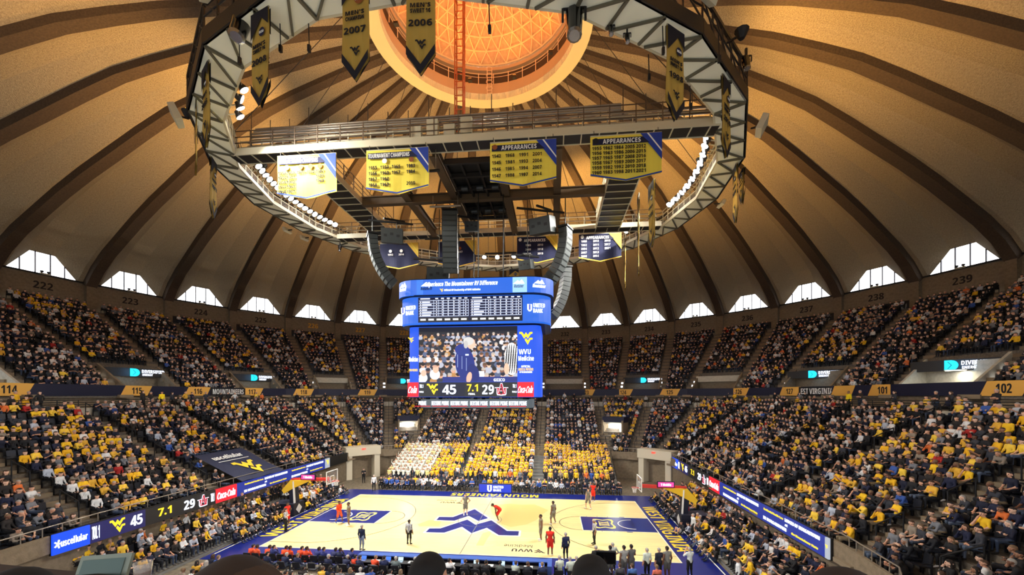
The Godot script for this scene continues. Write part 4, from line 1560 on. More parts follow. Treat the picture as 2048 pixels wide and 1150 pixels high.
	text("MOUNTAINEERS", 9.3, 1.15, Transform3D(Basis(Vector3.LEFT, Vector3.BACK, Vector3.UP), Vector3(0, 0.0, -8.7)), M.court_gold, root, "sideline_words")
	for q in [[3.95, 5.95], [-4.3, -5.85]]:
		text("WVU", 1.45, 0.5, Transform3D(Basis(Vector3.LEFT, Vector3.BACK, Vector3.UP), Vector3(q[0] - 0.1 + 0.25, 0.002, q[1] + 0.55)), dark, root, "hospital_words")
		text("Medicine", 2.0, 0.5, Transform3D(Basis(Vector3.LEFT, Vector3.BACK, Vector3.UP), Vector3(q[0] - 0.2, 0.002, q[1] - 0.25)), dark, root, "hospital_words", false, 0.0, false)
		var eb := MB.new()
		for e in emblem():
			var p := PackedVector2Array()
			for v in e:
				p.append(v * 0.1 + Vector2(q[0] + 1.35, q[1] + 0.55))
			eb.plate(p, flat_frame(0.014))
		put("hospital_emblem", eb, dark, root)
	paint(root, "court_line", rect(-0.03, -7.62, 0.03, 7.62), 0.018, mat("court_grey_line", Color(0.42, 0.42, 0.44), 0.35))
	arc_line(root, Vector2.ZERO, 1.83, 0, 360, 0.05, M.court_grey_line, 0.018)
	for z in [-7.62, 7.62]:
		paint(root, "court_line", rect(-14.3, z - 0.03, 14.3, z + 0.03), 0.016, white)
	# courtside sign board on the far side
	var sg := thing("courtside_sign", "blue lit bank sign standing on the far sideline at midcourt", "sign", Vector3(-0.05, 0, -9.75))
	var b := MB.new()
	b.box(Vector3(0, 0.5, 0), Vector3(3.65, 1.0, 0.35))
	put("body", b, M.navy, sg)
	b = MB.new()
	b.box(Vector3(0, 0.52, 0.18), Vector3(3.5, 0.88, 0.02))
	put("screen", b, glow("bank_blue", Color(0.08, 0.20, 0.72), 0.9), sg)
	text("UNITED", 1.1, 0.26, frame(Vector3(0.35, 0.68, 0.2), Vector3.BACK), glow("sign_white", Color(0.9, 0.93, 1.0), 1.6), sg, "lettering_screen")
	text("BANK", 0.85, 0.26, frame(Vector3(0.23, 0.34, 0.2), Vector3.BACK), M.sign_white, sg, "lettering_screen")
	bank_mark(sg, frame(Vector3(-0.62, 0.52, 0.2), Vector3.BACK), 0.5)


func bank_mark(parent: Node, f: Transform3D, w: float) -> void:
	var b := MB.new()
	b.plate(PackedVector2Array([Vector2(-0.5, 0.7), Vector2(0.5, 0.7), Vector2(0.5, -0.35), Vector2(0.2, -0.7), Vector2(-0.2, -0.7), Vector2(-0.5, -0.35)]), f * Transform3D(Basis.IDENTITY.scaled(Vector3(w, w, 1)), Vector3.ZERO), 0.01)
	put("mark_screen", b, M.sign_white, parent)
	b = MB.new()
	b.box(f * Vector3(0, 0.12 * w, 0.01), Vector3(0.3 * w, 1.1 * w, 0.02), f.basis)
	put("mark_gap_screen", b, glow("bank_blue", Color(0.08, 0.20, 0.72), 0.9), parent)


func goals() -> void:
	for s in [-1.0, 1.0]:
		var t := thing("basketball_goal", "portable basketball goal with navy padding at the %s end of the court" % ("left" if s < 0 else "right"), "basketball goal", Vector3(s * 16.6, 0, 0))
		var pad := mat("pad_navy", Color(0.06, 0.08, 0.16), 0.6)
		var b := MB.new()
		b.box(Vector3(s * 0.75, 0.55, 0), Vector3(2.1, 1.1, 1.5))
		b.plate(PackedVector2Array([Vector2(0, 0), Vector2(0, 1.1), Vector2(0.25, 1.1)]), Transform3D(Basis.IDENTITY, Vector3.ZERO), 0.01)
		var goal_base := put("base", b, pad, t)
		b = MB.new()
		b.box(Vector3(-s * 0.31, 0.56, 0), Vector3(0.02, 0.6, 0.6), Basis(Vector3.RIGHT, PI / 4))
		put("base_badge", b, M.white, goal_base)
		b = MB.new()
		b.bar(Vector3(s * 0.1, 1.0, 0.0), Vector3(s * 0.25, 3.1, 0.0), 0.62, 0.5)
		var upright := put("upright", b, pad, t)
		b = MB.new()
		b.bar(Vector3(-s * 0.12, 1.0, 0.35), Vector3(s * 0.0, 3.0, 0.32), 0.16, 0.1)
		put("upright_edge", b, M.white, upright)
		b = MB.new()
		b.plate(PackedVector2Array([Vector2(-s * 0.4, 2.6), Vector2(s * 0.9, 1.9), Vector2(s * 1.1, 2.2), Vector2(s * 0.3, 3.1), Vector2(-s * 1.6, 3.1)]), Transform3D(Basis.IDENTITY, Vector3(0, 0, 0.35)), 0.7)
		put("yellow_pad", b, M.gold, upright)
		b = MB.new()
		b.bar(Vector3(s * 0.3, 3.1, 0.15), Vector3(-s * 3.2, 3.2, 0.15), 0.12, 0.22)
		b.bar(Vector3(s * 0.3, 3.1, -0.15), Vector3(-s * 3.2, 3.2, -0.15), 0.12, 0.22)
		put("arm", b, mat("goal_red", Color(0.80, 0.20, 0.15), 0.5), t)
		b = MB.new()
		b.box(Vector3(-s * 1.4, 3.42, 0.35), Vector3(1.35, 0.5, 0.12))
		var case := put("sign_case", b, M.navy, t)
		b = MB.new()
		b.box(Vector3(-s * 1.4, 3.42, 0.42), Vector3(1.22, 0.38, 0.02))
		put("sign_screen", b, glow("magenta_screen", Color(0.85, 0.25, 0.55), 1.0), case)
		text("T Mobile", 0.8, 0.2, frame(Vector3(-s * 1.4, 3.42, 0.435), Vector3.BACK), M.sign_white, t, "lettering_screen")
		# glass backboard with its frame
		var bx = -s * 3.4
		b = MB.new()
		b.box(Vector3(bx, 3.42, 0), Vector3(0.03, 1.07, 1.8))
		var board := put("backboard", b, M.glass_pane, t)
		b = MB.new()
		for z in [-0.9, 0.9]:
			b.box(Vector3(bx, 3.42, z), Vector3(0.06, 1.1, 0.05))
		for y in [2.89, 3.95]:
			b.box(Vector3(bx, y, 0), Vector3(0.06, 0.05, 1.8))
		for z in [-0.3, 0.3]:
			b.box(Vector3(bx, 3.28, z), Vector3(0.04, 0.45, 0.05))
		for y in [3.05, 3.5]:
			b.box(Vector3(bx, y, 0), Vector3(0.04, 0.05, 0.6))
		put("backboard_frame", b, M.white, board)
		b = MB.new()
		var rc := Vector3(bx - s * 0.38, 3.05, 0)
		for k in 16:
			var a0 := TAU * k / 16.0
			var a1 := TAU * (k + 1) / 16.0
			b.tube(rc + Vector3(cos(a0), 0, sin(a0)) * 0.23, rc + Vector3(cos(a1), 0, sin(a1)) * 0.23, 0.018, 5)
		b.bar(Vector3(bx, 3.0, 0), rc + Vector3(s * 0.2, 0, 0), 0.12, 0.06)
		var rim := put("rim", b, M.goal_red, t)
		b = MB.new()
		for k in 12:
			var a0 := TAU * k / 12.0
			for e in [-1, 1]:
				var a1 = TAU * (k + e) / 12.0
				b.tube(rc + Vector3(cos(a0), 0, sin(a0)) * 0.225, rc + Vector3(cos(a1) * 0.14, -0.22, sin(a1) * 0.14), 0.009, 3)
				b.tube(rc + Vector3(cos(a1) * 0.14, -0.22, sin(a1) * 0.14), rc + Vector3(cos(a0) * 0.12, -0.42, sin(a0) * 0.12), 0.009, 3)
		put("net", b, M.white, rim)


# ---------------------------------------------------------------- the hanging scoreboard
func rounded(hx: float, hz: float, r: float) -> PackedVector2Array:
	var p := PackedVector2Array()
	for q in [[1, 1, 0], [-1, 1, 90], [-1, -1, 180], [1, -1, 270]]:
		for i in 7:
			var a: float = deg_to_rad(q[2] + 15.0 * i)
			p.append(Vector2(q[0] * (hx - r) + r * cos(a), q[1] * (hz - r) + r * sin(a)))
	return p


func band(t: Node3D, called: String, hx: float, hz: float, r: float, y0: float, y1: float, m: Material) -> void:
	var p := rounded(hx, hz, r)
	var b := MB.new()
	for i in p.size():
		var q := p[(i + 1) % p.size()]
		b.quado(xz(p[i], y0), xz(q, y0), xz(q, y1), xz(p[i], y1), Vector3(0, (y0 + y1) / 2, 0))
	put(called, b, m, t)


func caps(t: Node3D, hx: float, hz: float, r: float, y0: float, y1: float) -> void:
	var b := MB.new()
	b.plate(rounded(hx, hz, r), Transform3D(Basis(Vector3.RIGHT, Vector3.BACK, Vector3.DOWN), Vector3(0, y0, 0)))
	b.plate(rounded(hx, hz, r), flat_frame(y1))
	put("casing", b, M.black, t)


func screen_print(key: String, im: Image, energy := 1.0) -> StandardMaterial3D:
	var m := mat(key, Color(0.02, 0.02, 0.02), 0.5)
	m.emission_enabled = true
	m.emission = Color.BLACK
	m.emission_texture = ImageTexture.create_from_image(im)
	m.emission_energy_multiplier = energy
	m.texture_repeat = false
	return m


func screen_box(t: Node3D, called: String, x0: float, y0: float, x1: float, y1: float, z: float, m: Material) -> void:
	var b := MB.new()
	b.pict(Vector3(x0, y0, z), Vector3(x0, y1, z), Vector3(x1, y1, z), Vector3(x1, y0, z))
	put(called, b, m, t)


func video_picture() -> Image:
	var r := RandomNumberGenerator.new()
	r.seed = 77
	var im := Image.create(448, 256, false, Image.FORMAT_RGB8)
	im.fill(Color(0.10, 0.10, 0.13))
	im.fill_rect(Rect2i(0, 0, 448, 22), Color(0.05, 0.06, 0.12))
	for row in 9:
		var y := 34.0 + row * 24.0
		var n := 19 - row
		for k in n:
			var x := (k + r.randf_range(0.2, 0.8) + 0.5 * (row % 2)) * 448.0 / n
			var s := 0.95 + row * 0.1
			var roll := r.randf()
			var cloth := Color(0.16, 0.17, 0.22)
			if roll < 0.30:
				cloth = Color(0.62, 0.63, 0.68)
			elif roll < 0.48:
				cloth = Color(0.30, 0.34, 0.45)
			elif roll < 0.56:
				cloth = Color(0.62, 0.45, 0.25)
			elif roll < 0.66:
				cloth = Color(0.78, 0.78, 0.80)
			blob(im, x, y + 15 * s, 11 * s, 10 * s, cloth)
			var skin: Color = [Color(0.85, 0.66, 0.56), Color(0.75, 0.55, 0.45), Color(0.45, 0.30, 0.24)][r.randi() % 3]
			blob(im, x, y, 6 * s, 7.5 * s, skin)
			blob(im, x, y - 3.5 * s, 6 * s, 4.5 * s, [Color(0.12, 0.09, 0.08), Color(0.35, 0.25, 0.18), Color(0.65, 0.6, 0.56), Color(0.1, 0.1, 0.16)][r.randi() % 4])
	im.resize(150, 86, Image.INTERPOLATE_BILINEAR)
	im.resize(448, 256, Image.INTERPOLATE_CUBIC)
	# front row bench, sign table, the coach in navy, a striped official at the edge
	blob(im, 74, 220, 24, 24, Color(0.90, 0.90, 0.92))
	blob(im, 78, 196, 14, 18, Color(0.85, 0.63, 0.54))
	blob(im, 74, 182, 12, 6, Color(0.72, 0.56, 0.48))
	blob(im, 20, 236, 20, 22, Color(0.86, 0.86, 0.9))
	blob(im, 22, 214, 13, 15, Color(0.84, 0.64, 0.56))
	im.fill_rect(Rect2i(110, 232, 338, 24), Color(0.12, 0.16, 0.42))
	im.fill_rect(Rect2i(270, 206, 30, 26), Color(0.88, 0.9, 0.95))
	blob(im, 212, 170, 44, 78, Color(0.10, 0.15, 0.42), -0.12)
	blob(im, 250, 215, 26, 44, Color(0.09, 0.13, 0.38), -0.25)
	blob(im, 200, 105, 34, 26, Color(0.12, 0.18, 0.46))
	blob(im, 231, 235, 12, 26, Color(0.82, 0.62, 0.54), 0.2)
	blob(im, 240, 78, 19, 25, Color(0.86, 0.66, 0.57))
	blob(im, 228, 66, 24, 19, Color(0.72, 0.71, 0.70))
	blob(im, 216, 82, 10, 18, Color(0.66, 0.65, 0.64))
	blob(im, 262, 84, 4, 6, Color(0.86, 0.66, 0.57))
	for i in 3:
		im.fill_rect(Rect2i(178 + 20 * i, 128 + 8 * i, 2, 60), Color(0.6, 0.66, 0.8))
	im.fill_rect(Rect2i(214, 126, 16, 8), Color(0.75, 0.8, 0.92))
	blob(im, 422, 150, 32, 74, Color(0.95, 0.95, 0.95))
	for i in 6:
		blob(im, 398 + i * 10, 150, 3, 68, Color(0.08, 0.08, 0.09), 0.08)
	blob(im, 400, 196, 12, 26, Color(0.86, 0.65, 0.55))
	return im


func stats_picture() -> Image:
	var r := RandomNumberGenerator.new()
	r.seed = 9
	var im := Image.create(480, 96, false, Image.FORMAT_RGB8)
	im.fill(Color(0.03, 0.05, 0.18))
	for half in 2:
		var x0 := 4 + half * 240
		im.fill_rect(Rect2i(x0 + 6, 3, 46, 5), Color(0.8, 0.82, 0.9))
		for c in 6:
			im.fill_rect(Rect2i(x0 + 76 + c * 27, 3, 14, 5), Color(0.8, 0.82, 0.9))
		for row in 7:
			var y := 12 + row * 10
			im.fill_rect(Rect2i(x0, y, 230, 2), Color(0.78, 0.82, 0.92))
			if row < 6:
				im.fill_rect(Rect2i(x0 + 4, y + 4, 6, 5), Color(0.9, 0.9, 0.95))
				im.fill_rect(Rect2i(x0 + 14, y + 4, r.randi_range(24, 48), 5), Color(0.85, 0.87, 0.95))
				for c in 6:
					im.fill_rect(Rect2i(x0 + 80 + c * 27, y + 4, 5, 4), Color(0.9, 0.9, 0.95))
		for c in 8:
			im.fill_rect(Rect2i(x0 + 68 + c * 23, 10, 2, 64), Color(0.78, 0.82, 0.92))
		im.fill_rect(Rect2i(x0, 78, 230, 16), Color(0.12, 0.12, 0.13))
		for c in 6:
			im.fill_rect(Rect2i(x0 + 6 + c * 38, 82, 26, 7), Color(0.85, 0.85, 0.85))
	return im


func rival_mark(parent: Node, f: Transform3D, w: float, lit: Material, edge: Material) -> void:
	text("U", w * 1.12, w * 0.66, f * Transform3D(Basis.IDENTITY, Vector3(0, -w * 0.16, 0)), edge, parent, "mark_edge_screen", true)
	text("U", w * 1.0, w * 0.56, f * Transform3D(Basis.IDENTITY, Vector3(0, -w * 0.14, 0.012)), lit, parent, "mark_screen", true)
	text("A", w * 0.74, w * 0.98, f * Transform3D(Basis.IDENTITY, Vector3(0, w * 0.03, 0.024)), edge, parent, "mark_edge_screen", true)
	text("A", w * 0.64, w * 0.88, f * Transform3D(Basis.IDENTITY, Vector3(0, w * 0.04, 0.036)), lit, parent, "mark_screen", true)


func scoreboard() -> void:
	var t := thing("hanging_scoreboard", "huge four-sided video scoreboard hanging over midcourt", "scoreboard", Vector3(0, 9.25, 0))
	var o := Node3D.new()
	t.transform = Transform3D(Basis.IDENTITY.scaled(Vector3(0.875, 0.9045, 0.75)), Vector3(0, 1.183, 0))
	var white := glow("sign_white", Color(0.9, 0.93, 1.0), 1.6)
	var navy := glow("screen_navy", Color(0.05, 0.12, 0.42), 0.9)
	var gold := glow("screen_gold", Color(1.0, 0.82, 0.15), 1.0)
	var red := glow("screen_red", Color(0.85, 0.10, 0.16), 1.0)
	var crimson := glow("screen_crimson", Color(0.70, 0.12, 0.20), 0.9)
	var grey := glow("screen_grey", Color(0.13, 0.135, 0.14), 0.9)
	o.free()
	# top ring
	band(t, "top_ring_screen", 7.1, 4.9, 2.2, 18.95, 20.25, glow("screen_blue", Color(0.13, 0.34, 0.72), 1.0))
	caps(t, 7.1, 4.9, 2.2, 18.9, 20.3)
	screen_box(t, "pale_panel_screen", 3.6, 18.97, 4.85, 20.23, 4.92, glow("screen_pale", Color(0.55, 0.72, 0.92), 1.0))
	screen_box(t, "pale_panel_screen", -4.9, 18.97, -4.3, 20.23, 4.92, glow("screen_mid", Color(0.20, 0.42, 0.78), 1.0))
	text("Experience The Mountaineer RV Difference", 6.4, 0.5, frame(Vector3(-0.9, 19.78, 4.94), Vector3.BACK), white, t, "lettering_screen", false, 0.18)
	text("Official RV Dealership of WVU Athletics", 3.2, 0.22, frame(Vector3(-0.8, 19.28, 4.94), Vector3.BACK), white, t, "lettering_screen")
	emblem_on(t, frame(Vector3(-2.65, 19.28, 4.94), Vector3.BACK), 0.3, gold, "emblem_screen")
	for q in [[-6.2, 20.0, 0.9, -0.62, "Mountaineer RV"], [-4.0, 19.75, 1.0, 0.0, "Mountaineer RV"], [4.15, 19.8, 0.8, 0.0, "Mountaineer"], [5.9, 20.0, 1.2, 0.45, "Mountaineer"]]:
		var zz := 4.94 if absf(q[0]) < 5.0 else 4.72
		text(q[4], q[2], 0.3, frame(Vector3(q[0], 19.5, zz), Vector3(sin(q[3]), 0, cos(q[3]))), M.ink if absf(q[0]) < 5.0 else white, t, "lettering_screen", false, 0.15)
		var mb := MB.new()
		mb.plate(PackedVector2Array([Vector2(-0.5, 0), Vector2(-0.1, 0.3), Vector2(0.05, 0.18), Vector2(0.25, 0.36), Vector2(0.5, 0)]), frame(Vector3(q[0], 19.68, zz), Vector3(sin(q[3]), 0, cos(q[3]))), 0.01)
		put("peak_mark_screen", mb, white, t)
	# statistics ring
	band(t, "stats_ring_screen", 6.85, 4.55, 2.0, 16.6, 18.85, M.screen_blue)
	caps(t, 6.85, 4.55, 2.0, 16.45, 18.9)
	screen_box(t, "stats_table_screen", -4.85, 16.65, 4.45, 18.8, 4.58, screen_print("stats_print", stats_picture(), 1.0))
	for q in [[5.55, 0.34, 4.36], [-5.75, -0.34, 4.36]]:
		var f := frame(Vector3(q[0], 17.7, q[2] + 0.1), Vector3(sin(q[1]), 0, cos(q[1])))
		text("UNITED", 1.05, 0.34, f * Transform3D(Basis.IDENTITY, Vector3(0.3, 0.22, 0.12)), white, t, "lettering_screen")
		text("BANK", 0.85, 0.34, f * Transform3D(Basis.IDENTITY, Vector3(0.2, -0.22, 0.12)), white, t, "lettering_screen")
		bank_mark(t, f * Transform3D(Basis.IDENTITY, Vector3(-0.55, 0, 0.12)), 0.42)
	# main screens
	band(t, "main_screen", 6.0, 4.0, 0.75, 10.25, 16.35, glow("screen_royal", Color(0.09, 0.28, 0.75), 1.0))
	caps(t, 5.98, 3.98, 0.75, 10.2, 16.4)
	screen_box(t, "video_screen", -4.95, 11.55, 3.95, 16.3, 4.03, screen_print("video_print", video_picture(), 1.05))
	screen_box(t, "score_screen", -4.95, 10.27, 3.95, 11.53, 4.03, grey)
	screen_box(t, "score_screen", -3.2, 10.27, -0.75, 11.53, 4.04, glow("screen_ink_blue", Color(0.07, 0.085, 0.16), 0.9))
	text("45", 1.25, 0.8, frame(Vector3(-2.15, 10.9, 4.06), Vector3.BACK), white, t, "score_screen")
	emblem_on(t, frame(Vector3(-3.7, 10.9, 4.06), Vector3.BACK), 1.0, gold, "emblem_screen")
	text("7.1", 1.0, 0.62, frame(Vector3(-0.05, 11.05, 4.06), Vector3.BACK), gold, t, "clock_screen")
	text("FINAL", 0.6, 0.16, frame(Vector3(-0.1, 10.52, 4.06), Vector3.BACK), white, t, "clock_screen")
	text("29", 1.05, 0.8, frame(Vector3(1.35, 10.9, 4.06), Vector3.BACK), white, t, "score_screen")
	rival_mark(t, frame(Vector3(2.55, 10.9, 4.06), Vector3.BACK), 1.05, crimson, white)
	for q in [[-4.7, 1], [3.7, 1]]:
		text("TOL 1", 0.32, 0.3, frame(Vector3(q[0], 11.2, 4.06), Vector3.BACK), white, t, "score_screen")
		text("FOULS", 0.4, 0.14, frame(Vector3(q[0], 10.7, 4.06), Vector3.BACK), white, t, "score_screen")
	screen_box(t, "cola_screen", 3.97, 10.27, 5.4, 11.53, 4.04, red)
	screen_box(t, "cola_screen", -5.98, 10.27, -4.97, 11.53, 4.04, red)
	text("Coca-Cola", 1.3, 0.6, frame(Vector3(4.68, 10.9, 4.06), Vector3.BACK), white, t, "lettering_screen", true, 0.25)
	text("Cola", 0.8, 0.6, frame(Vector3(-5.5, 10.9, 4.06), Vector3.BACK), white, t, "lettering_screen", true, 0.25)
	emblem_on(t, frame(Vector3(4.7, 15.2, 4.05), Vector3.BACK), 1.15, gold, "emblem_screen")
	text("WVU", 1.05, 0.42, frame(Vector3(4.6, 14.1, 4.05), Vector3.BACK), white, t, "lettering_screen")
	text("Medicine", 1.35, 0.42, frame(Vector3(4.72, 13.55, 4.05), Vector3.BACK), white, t, "lettering_screen")
	text("OFFICIAL", 0.8, 0.18, frame(Vector3(4.7, 12.85, 4.05), Vector3.BACK), white, t, "lettering_screen")
	text("MEDICAL PROVIDER", 1.3, 0.22, frame(Vector3(4.7, 12.6, 4.05), Vector3.BACK), gold, t, "lettering_screen")
	text("OF THE MOUNTAINEERS", 1.1, 0.14, frame(Vector3(4.7, 12.37, 4.05), Vector3.BACK), white, t, "lettering_screen")
	emblem_on(t, frame(Vector3(-5.7, 15.2, 4.03), Vector3.BACK), 0.5, gold, "emblem_screen")
	text("Medicine", 0.85, 0.42, frame(Vector3(-5.45, 13.55, 4.05), Vector3.BACK), white, t, "lettering_screen")
	text("PROVIDER", 0.8, 0.2, frame(Vector3(-5.45, 12.6, 4.05), Vector3.BACK), gold, t, "lettering_screen")
	text("GEICO", 1.0, 0.24, frame(Vector3(2.35, 11.72, 4.05), Vector3.BACK), white, t, "lettering_screen")
	# lower ring
	band(t, "lower_ring_screen", 5.2, 3.5, 1.2, 9.3, 10.05, glow("screen_silver", Color(0.30, 0.33, 0.35), 0.9))
	caps(t, 5.2, 3.5, 1.2, 9.25, 10.1)
	for x in [-4.75, -3.1, -1.35, 0.45, 2.25, 3.95]:
		text("BERTINI PRIME" if x > -4.5 else "PRIME", 1.6 if x > -4.5 else 0.7, 0.36, frame(Vector3(x, 9.72, 3.53), Vector3.BACK), white, t, "lettering_screen")
		screen_box(t, "underline_screen", x - 0.75, 9.42, x + 0.75, 9.47, 3.53, red)
	var st := MB.new()
	for x in [-4.5, 0.0, 4.5]:
		for z in [-2.5, 2.5]:
			st.bar(Vector3(x, 10.0, z), Vector3(x, 10.3, z), 0.3, 0.3)
			st.bar(Vector3(x * 0.5, 20.25, z * 0.8), Vector3(x * 0.5, 20.6, z * 0.8), 0.3, 0.3)
	put("frame", st, M.black, t)
	# the screens' own light: one soft source in front of each main face
	for q in [[Vector3(0, 14, 4.3), 0.0, 12.0], [Vector3(0, 14, -4.3), PI, 12.0], [Vector3(6.3, 14, 0), PI / 2, 8.0], [Vector3(-6.3, 14, 0), -PI / 2, 8.0]]:
		var al := AreaLight3D.new()
		al.name = "screen_light"
		al.area_size = Vector2(q[2], 8.0)
		al.light_energy = 6.0
		al.light_color = Color(0.72, 0.84, 1.0)
		al.shadow_enabled = true
		t.add_child(al)
		al.transform = Transform3D(Basis(Vector3.UP, q[1] + PI), q[0])


# ---------------------------------------------------------------- LED ribbons along the side stands
func ribbons() -> void:
	var white := glow("sign_white", Color(0.9, 0.93, 1.0), 1.6)
	for s in [-1.0, 1.0]:
		var X := -19.25 if s < 0 else 19.9
		var side := "left" if s < 0 else "right"
		var t := thing("ribbon_display", "long lit scoreboard ribbon along the foot of the %s lower stand" % side, "display", Vector3(X, 2.4, 0))
		var nrm := Vector3(-s, 0, 0)
		var y0 := 0.0
		var H := 1.05
		# segments from z0 to z1
		var seg := func(called: String, z0: float, z1: float, m: Material) -> void:
			var b := MB.new()
			b.bar(Vector3(0, H / 2, z0), Vector3(0, H / 2, z1), 0.1, H)
			put(called, b, m, t)
		var at := func(z: float, y: float) -> Transform3D: return frame(Vector3(-s * 0.065, y, z), nrm)
		var royal := glow("ribbon_blue", Color(0.06, 0.26, 0.85), 1.0)
		var ink := glow("ribbon_ink", Color(0.075, 0.078, 0.09), 0.9)
		var violet := glow("ribbon_violet", Color(0.10, 0.10, 0.30), 0.9)
		var deep := glow("ribbon_deep", Color(0.09, 0.16, 0.48), 1.0)
		var Z: Array = [16.0, 14.3, 11.2, 5.8, 3.7, -9.2, -10.2, -14.5] if s < 0 else [-15.8, -12.3, -9.0, -3.3, -1.0, 12.3, 12.55, 12.6]
		seg.call("phone_screen", Z[0], Z[1], royal)
		seg.call("score_screen", Z[1], Z[2], violet)
		seg.call("clock_screen", Z[2], Z[3], ink)
		seg.call("cola_screen", Z[3], Z[4], glow("screen_red", Color(0.85, 0.10, 0.16), 1.0))
		seg.call("advert_screen", Z[4], Z[5], deep)
		seg.call("end_screen", Z[5], Z[6], glow("ribbon_pale", Color(0.6, 0.62, 0.66), 0.9))
		if s < 0:
			seg.call("blank_panel", Z[6], Z[7], M.black)
		var mid := func(i: int, f: float) -> float: return lerpf(Z[i], Z[i + 1], f)
		var w0 := absf(Z[1] - Z[0])
		text("uscellular", w0 * 0.72, 0.38, at.call(mid.call(0, 0.56), 0.52), white, t, "lettering_screen")
		var sb := MB.new()
		var fs: Transform3D = at.call(mid.call(0, 0.12), 0.52)
		for k in 5:
			var a := TAU * k / 5.0
			sb.bar(fs.origin, fs * Vector3(0.16 * cos(a), 0.22 * sin(a), 0), 0.05, 0.06)
		put("star_mark_screen", sb, white, t)
		text("TOL 1", absf(Z[2] - Z[1]) * 0.12, 0.7, at.call(mid.call(1, 0.09), 0.55), white, t, "lettering_screen")
		emblem_on(t, at.call(mid.call(1, 0.46), 0.52), 0.85, glow("screen_gold", Color(1.0, 0.82, 0.15), 1.0), "emblem_screen")
		text("45", 0.72, 0.62, at.call(mid.call(1, 0.82), 0.56), white, t, "score_screen")
		text("7.1", 0.95, 0.5, at.call(mid.call(2, 0.24), 0.6), M.screen_gold, t, "clock_screen")
		text("29", 0.85, 0.62, at.call(mid.call(2, 0.58), 0.56), white, t, "score_screen")
		rival_mark(t, at.call(mid.call(2, 0.79), 0.52), 0.85, M.screen_crimson, white)
		text("TOL 1", 0.3, 0.6, at.call(mid.call(2, 0.945), 0.55), white, t, "lettering_screen")
		text("Coca-Cola", absf(Z[4] - Z[3]) * 0.85, 0.55, at.call(mid.call(3, 0.5), 0.52), white, t, "lettering_screen", true, 0.15)
		for k in 2:
			var f0 := 0.06 + 0.48 * k
			text("Residential Health Care", absf(Z[5] - Z[4]) * 0.17, 0.13, at.call(mid.call(4, f0 + 0.09), 0.83), M.screen_gold, t, "lettering_screen")
			text("LODGES OF MORGANTOWN", absf(Z[5] - Z[4]) * 0.24, 0.19, at.call(mid.call(4, f0 + 0.31), 0.83), white, t, "lettering_screen")
			text("at", 0.25, 0.14, at.call(mid.call(4, f0 + 0.2), 0.54), white, t, "lettering_screen")
			text("IN MORGANTOWN", absf(Z[5] - Z[4]) * 0.2, 0.19, at.call(mid.call(4, f0 + 0.1), 0.26), white, t, "lettering_screen")
			text("the Mountaineer State", absf(Z[5] - Z[4]) * 0.18, 0.13, at.call(mid.call(4, f0 + 0.33), 0.26), M.screen_gold, t, "lettering_screen")
		emblem_on(t, at.call(mid.call(5, 0.5), 0.6), minf(0.6, absf(Z[6] - Z[5]) * 0.8), M.screen_gold, "emblem_screen")
		var cb := MB.new()
		cb.bar(Vector3(s * 0.12, H / 2, Z[0]), Vector3(s * 0.12, H / 2, Z[7]), 0.12, H + 0.06)
		put("casing", cb, M.black, t)
		var lg := AreaLight3D.new()
		lg.name = "screen_light"
		lg.area_size = Vector2(26.0, 1.0)
		lg.light_energy = 1.2
		lg.light_color = Color(0.5, 0.62, 1.0)
		lg.shadow_enabled = true
		t.add_child(lg)
		lg.transform = Transform3D(frame(Vector3.ZERO, -nrm).basis, Vector3(-s * 0.12, 0.52, (Z[0] + Z[6]) / 2))
	# the tarpaulin over the seats above the left ribbon
	var tp := thing("seat_tarpaulin", "navy printed tarpaulin stretched over seats above the left ribbon", "tarpaulin", Vector3(-21.3, 4.55, 0.6))
	var f := Transform3D(Basis(Vector3(0, 0, -1), Vector3(-1, 0.47, 0).normalized(), Vector3(0.47, 1, 0).normalized()), Vector3.ZERO)
	var b := MB.new()
	for i in 8:
		for j in 6:
			var z0 := 0.03 * sin(i * 1.7) * cos(j * 1.3)
			var z1 := 0.03 * sin((i + 1) * 1.7) * cos(j * 1.3)
			var p := func(a: int, c: int) -> Vector3: return f * Vector3(lerpf(-2.6, 2.6, a / 8.0), lerpf(-2.4, 2.4, c / 6.0), 0.05 * sin(a * 1.7) * cos(c * 1.3))
			b.quado(p.call(i, j), p.call(i + 1, j), p.call(i + 1, j + 1), p.call(i, j + 1), f * Vector3(0, 0, -5))
	put("sheet", b, mat("tarp_navy", Color(0.07, 0.10, 0.22), 0.7), tp)
	emblem_on(tp, f * Transform3D(Basis.IDENTITY, Vector3(0.1, -0.9, 0.08)), 2.3, M.gold, "emblem")
	text("uscellular", 3.2, 0.6, f * Transform3D(Basis.IDENTITY, Vector3(-0.2, 1.35, 0.08)), M.white, tp)
	b = MB.new()
	b.box(f * Vector3(-0.1, 0.72, 0.07), Vector3(3.4, 0.06, 0.01), f.basis)
	put("printed_rule", b, M.white, tp)


# ---------------------------------------------------------------- banners
func cloth(w: float, h: float, tip: float, f: Transform3D, seed_: int) -> MB:
	var b := MB.new()
	var nx := 16
	var ny := 8
	var p := func(i: int, j: int, back: float) -> Vector3:
		var u := float(i) / nx
		var v := float(j) / ny
		var low := h + tip * (1.0 - absf(2.0 * u - 1.0))
		return f * Vector3((u - 0.5) * w, -v * low, back + 0.035 * v * sin(u * 17.0 + seed_) + 0.02 * sin(v * 7.0 + u * 5.0 + seed_))
	for i in nx:
		for j in ny:
			b.quado(p.call(i, j, 0.0), p.call(i + 1, j, 0.0), p.call(i + 1, j + 1, 0.0), p.call(i, j + 1, 0.0), f * Vector3(0, -h / 2, -20))
			b.quado(p.call(i, j, -0.02), p.call(i + 1, j, -0.02), p.call(i + 1, j + 1, -0.02), p.call(i, j + 1, -0.02), f * Vector3(0, -h / 2, 20))
	return b


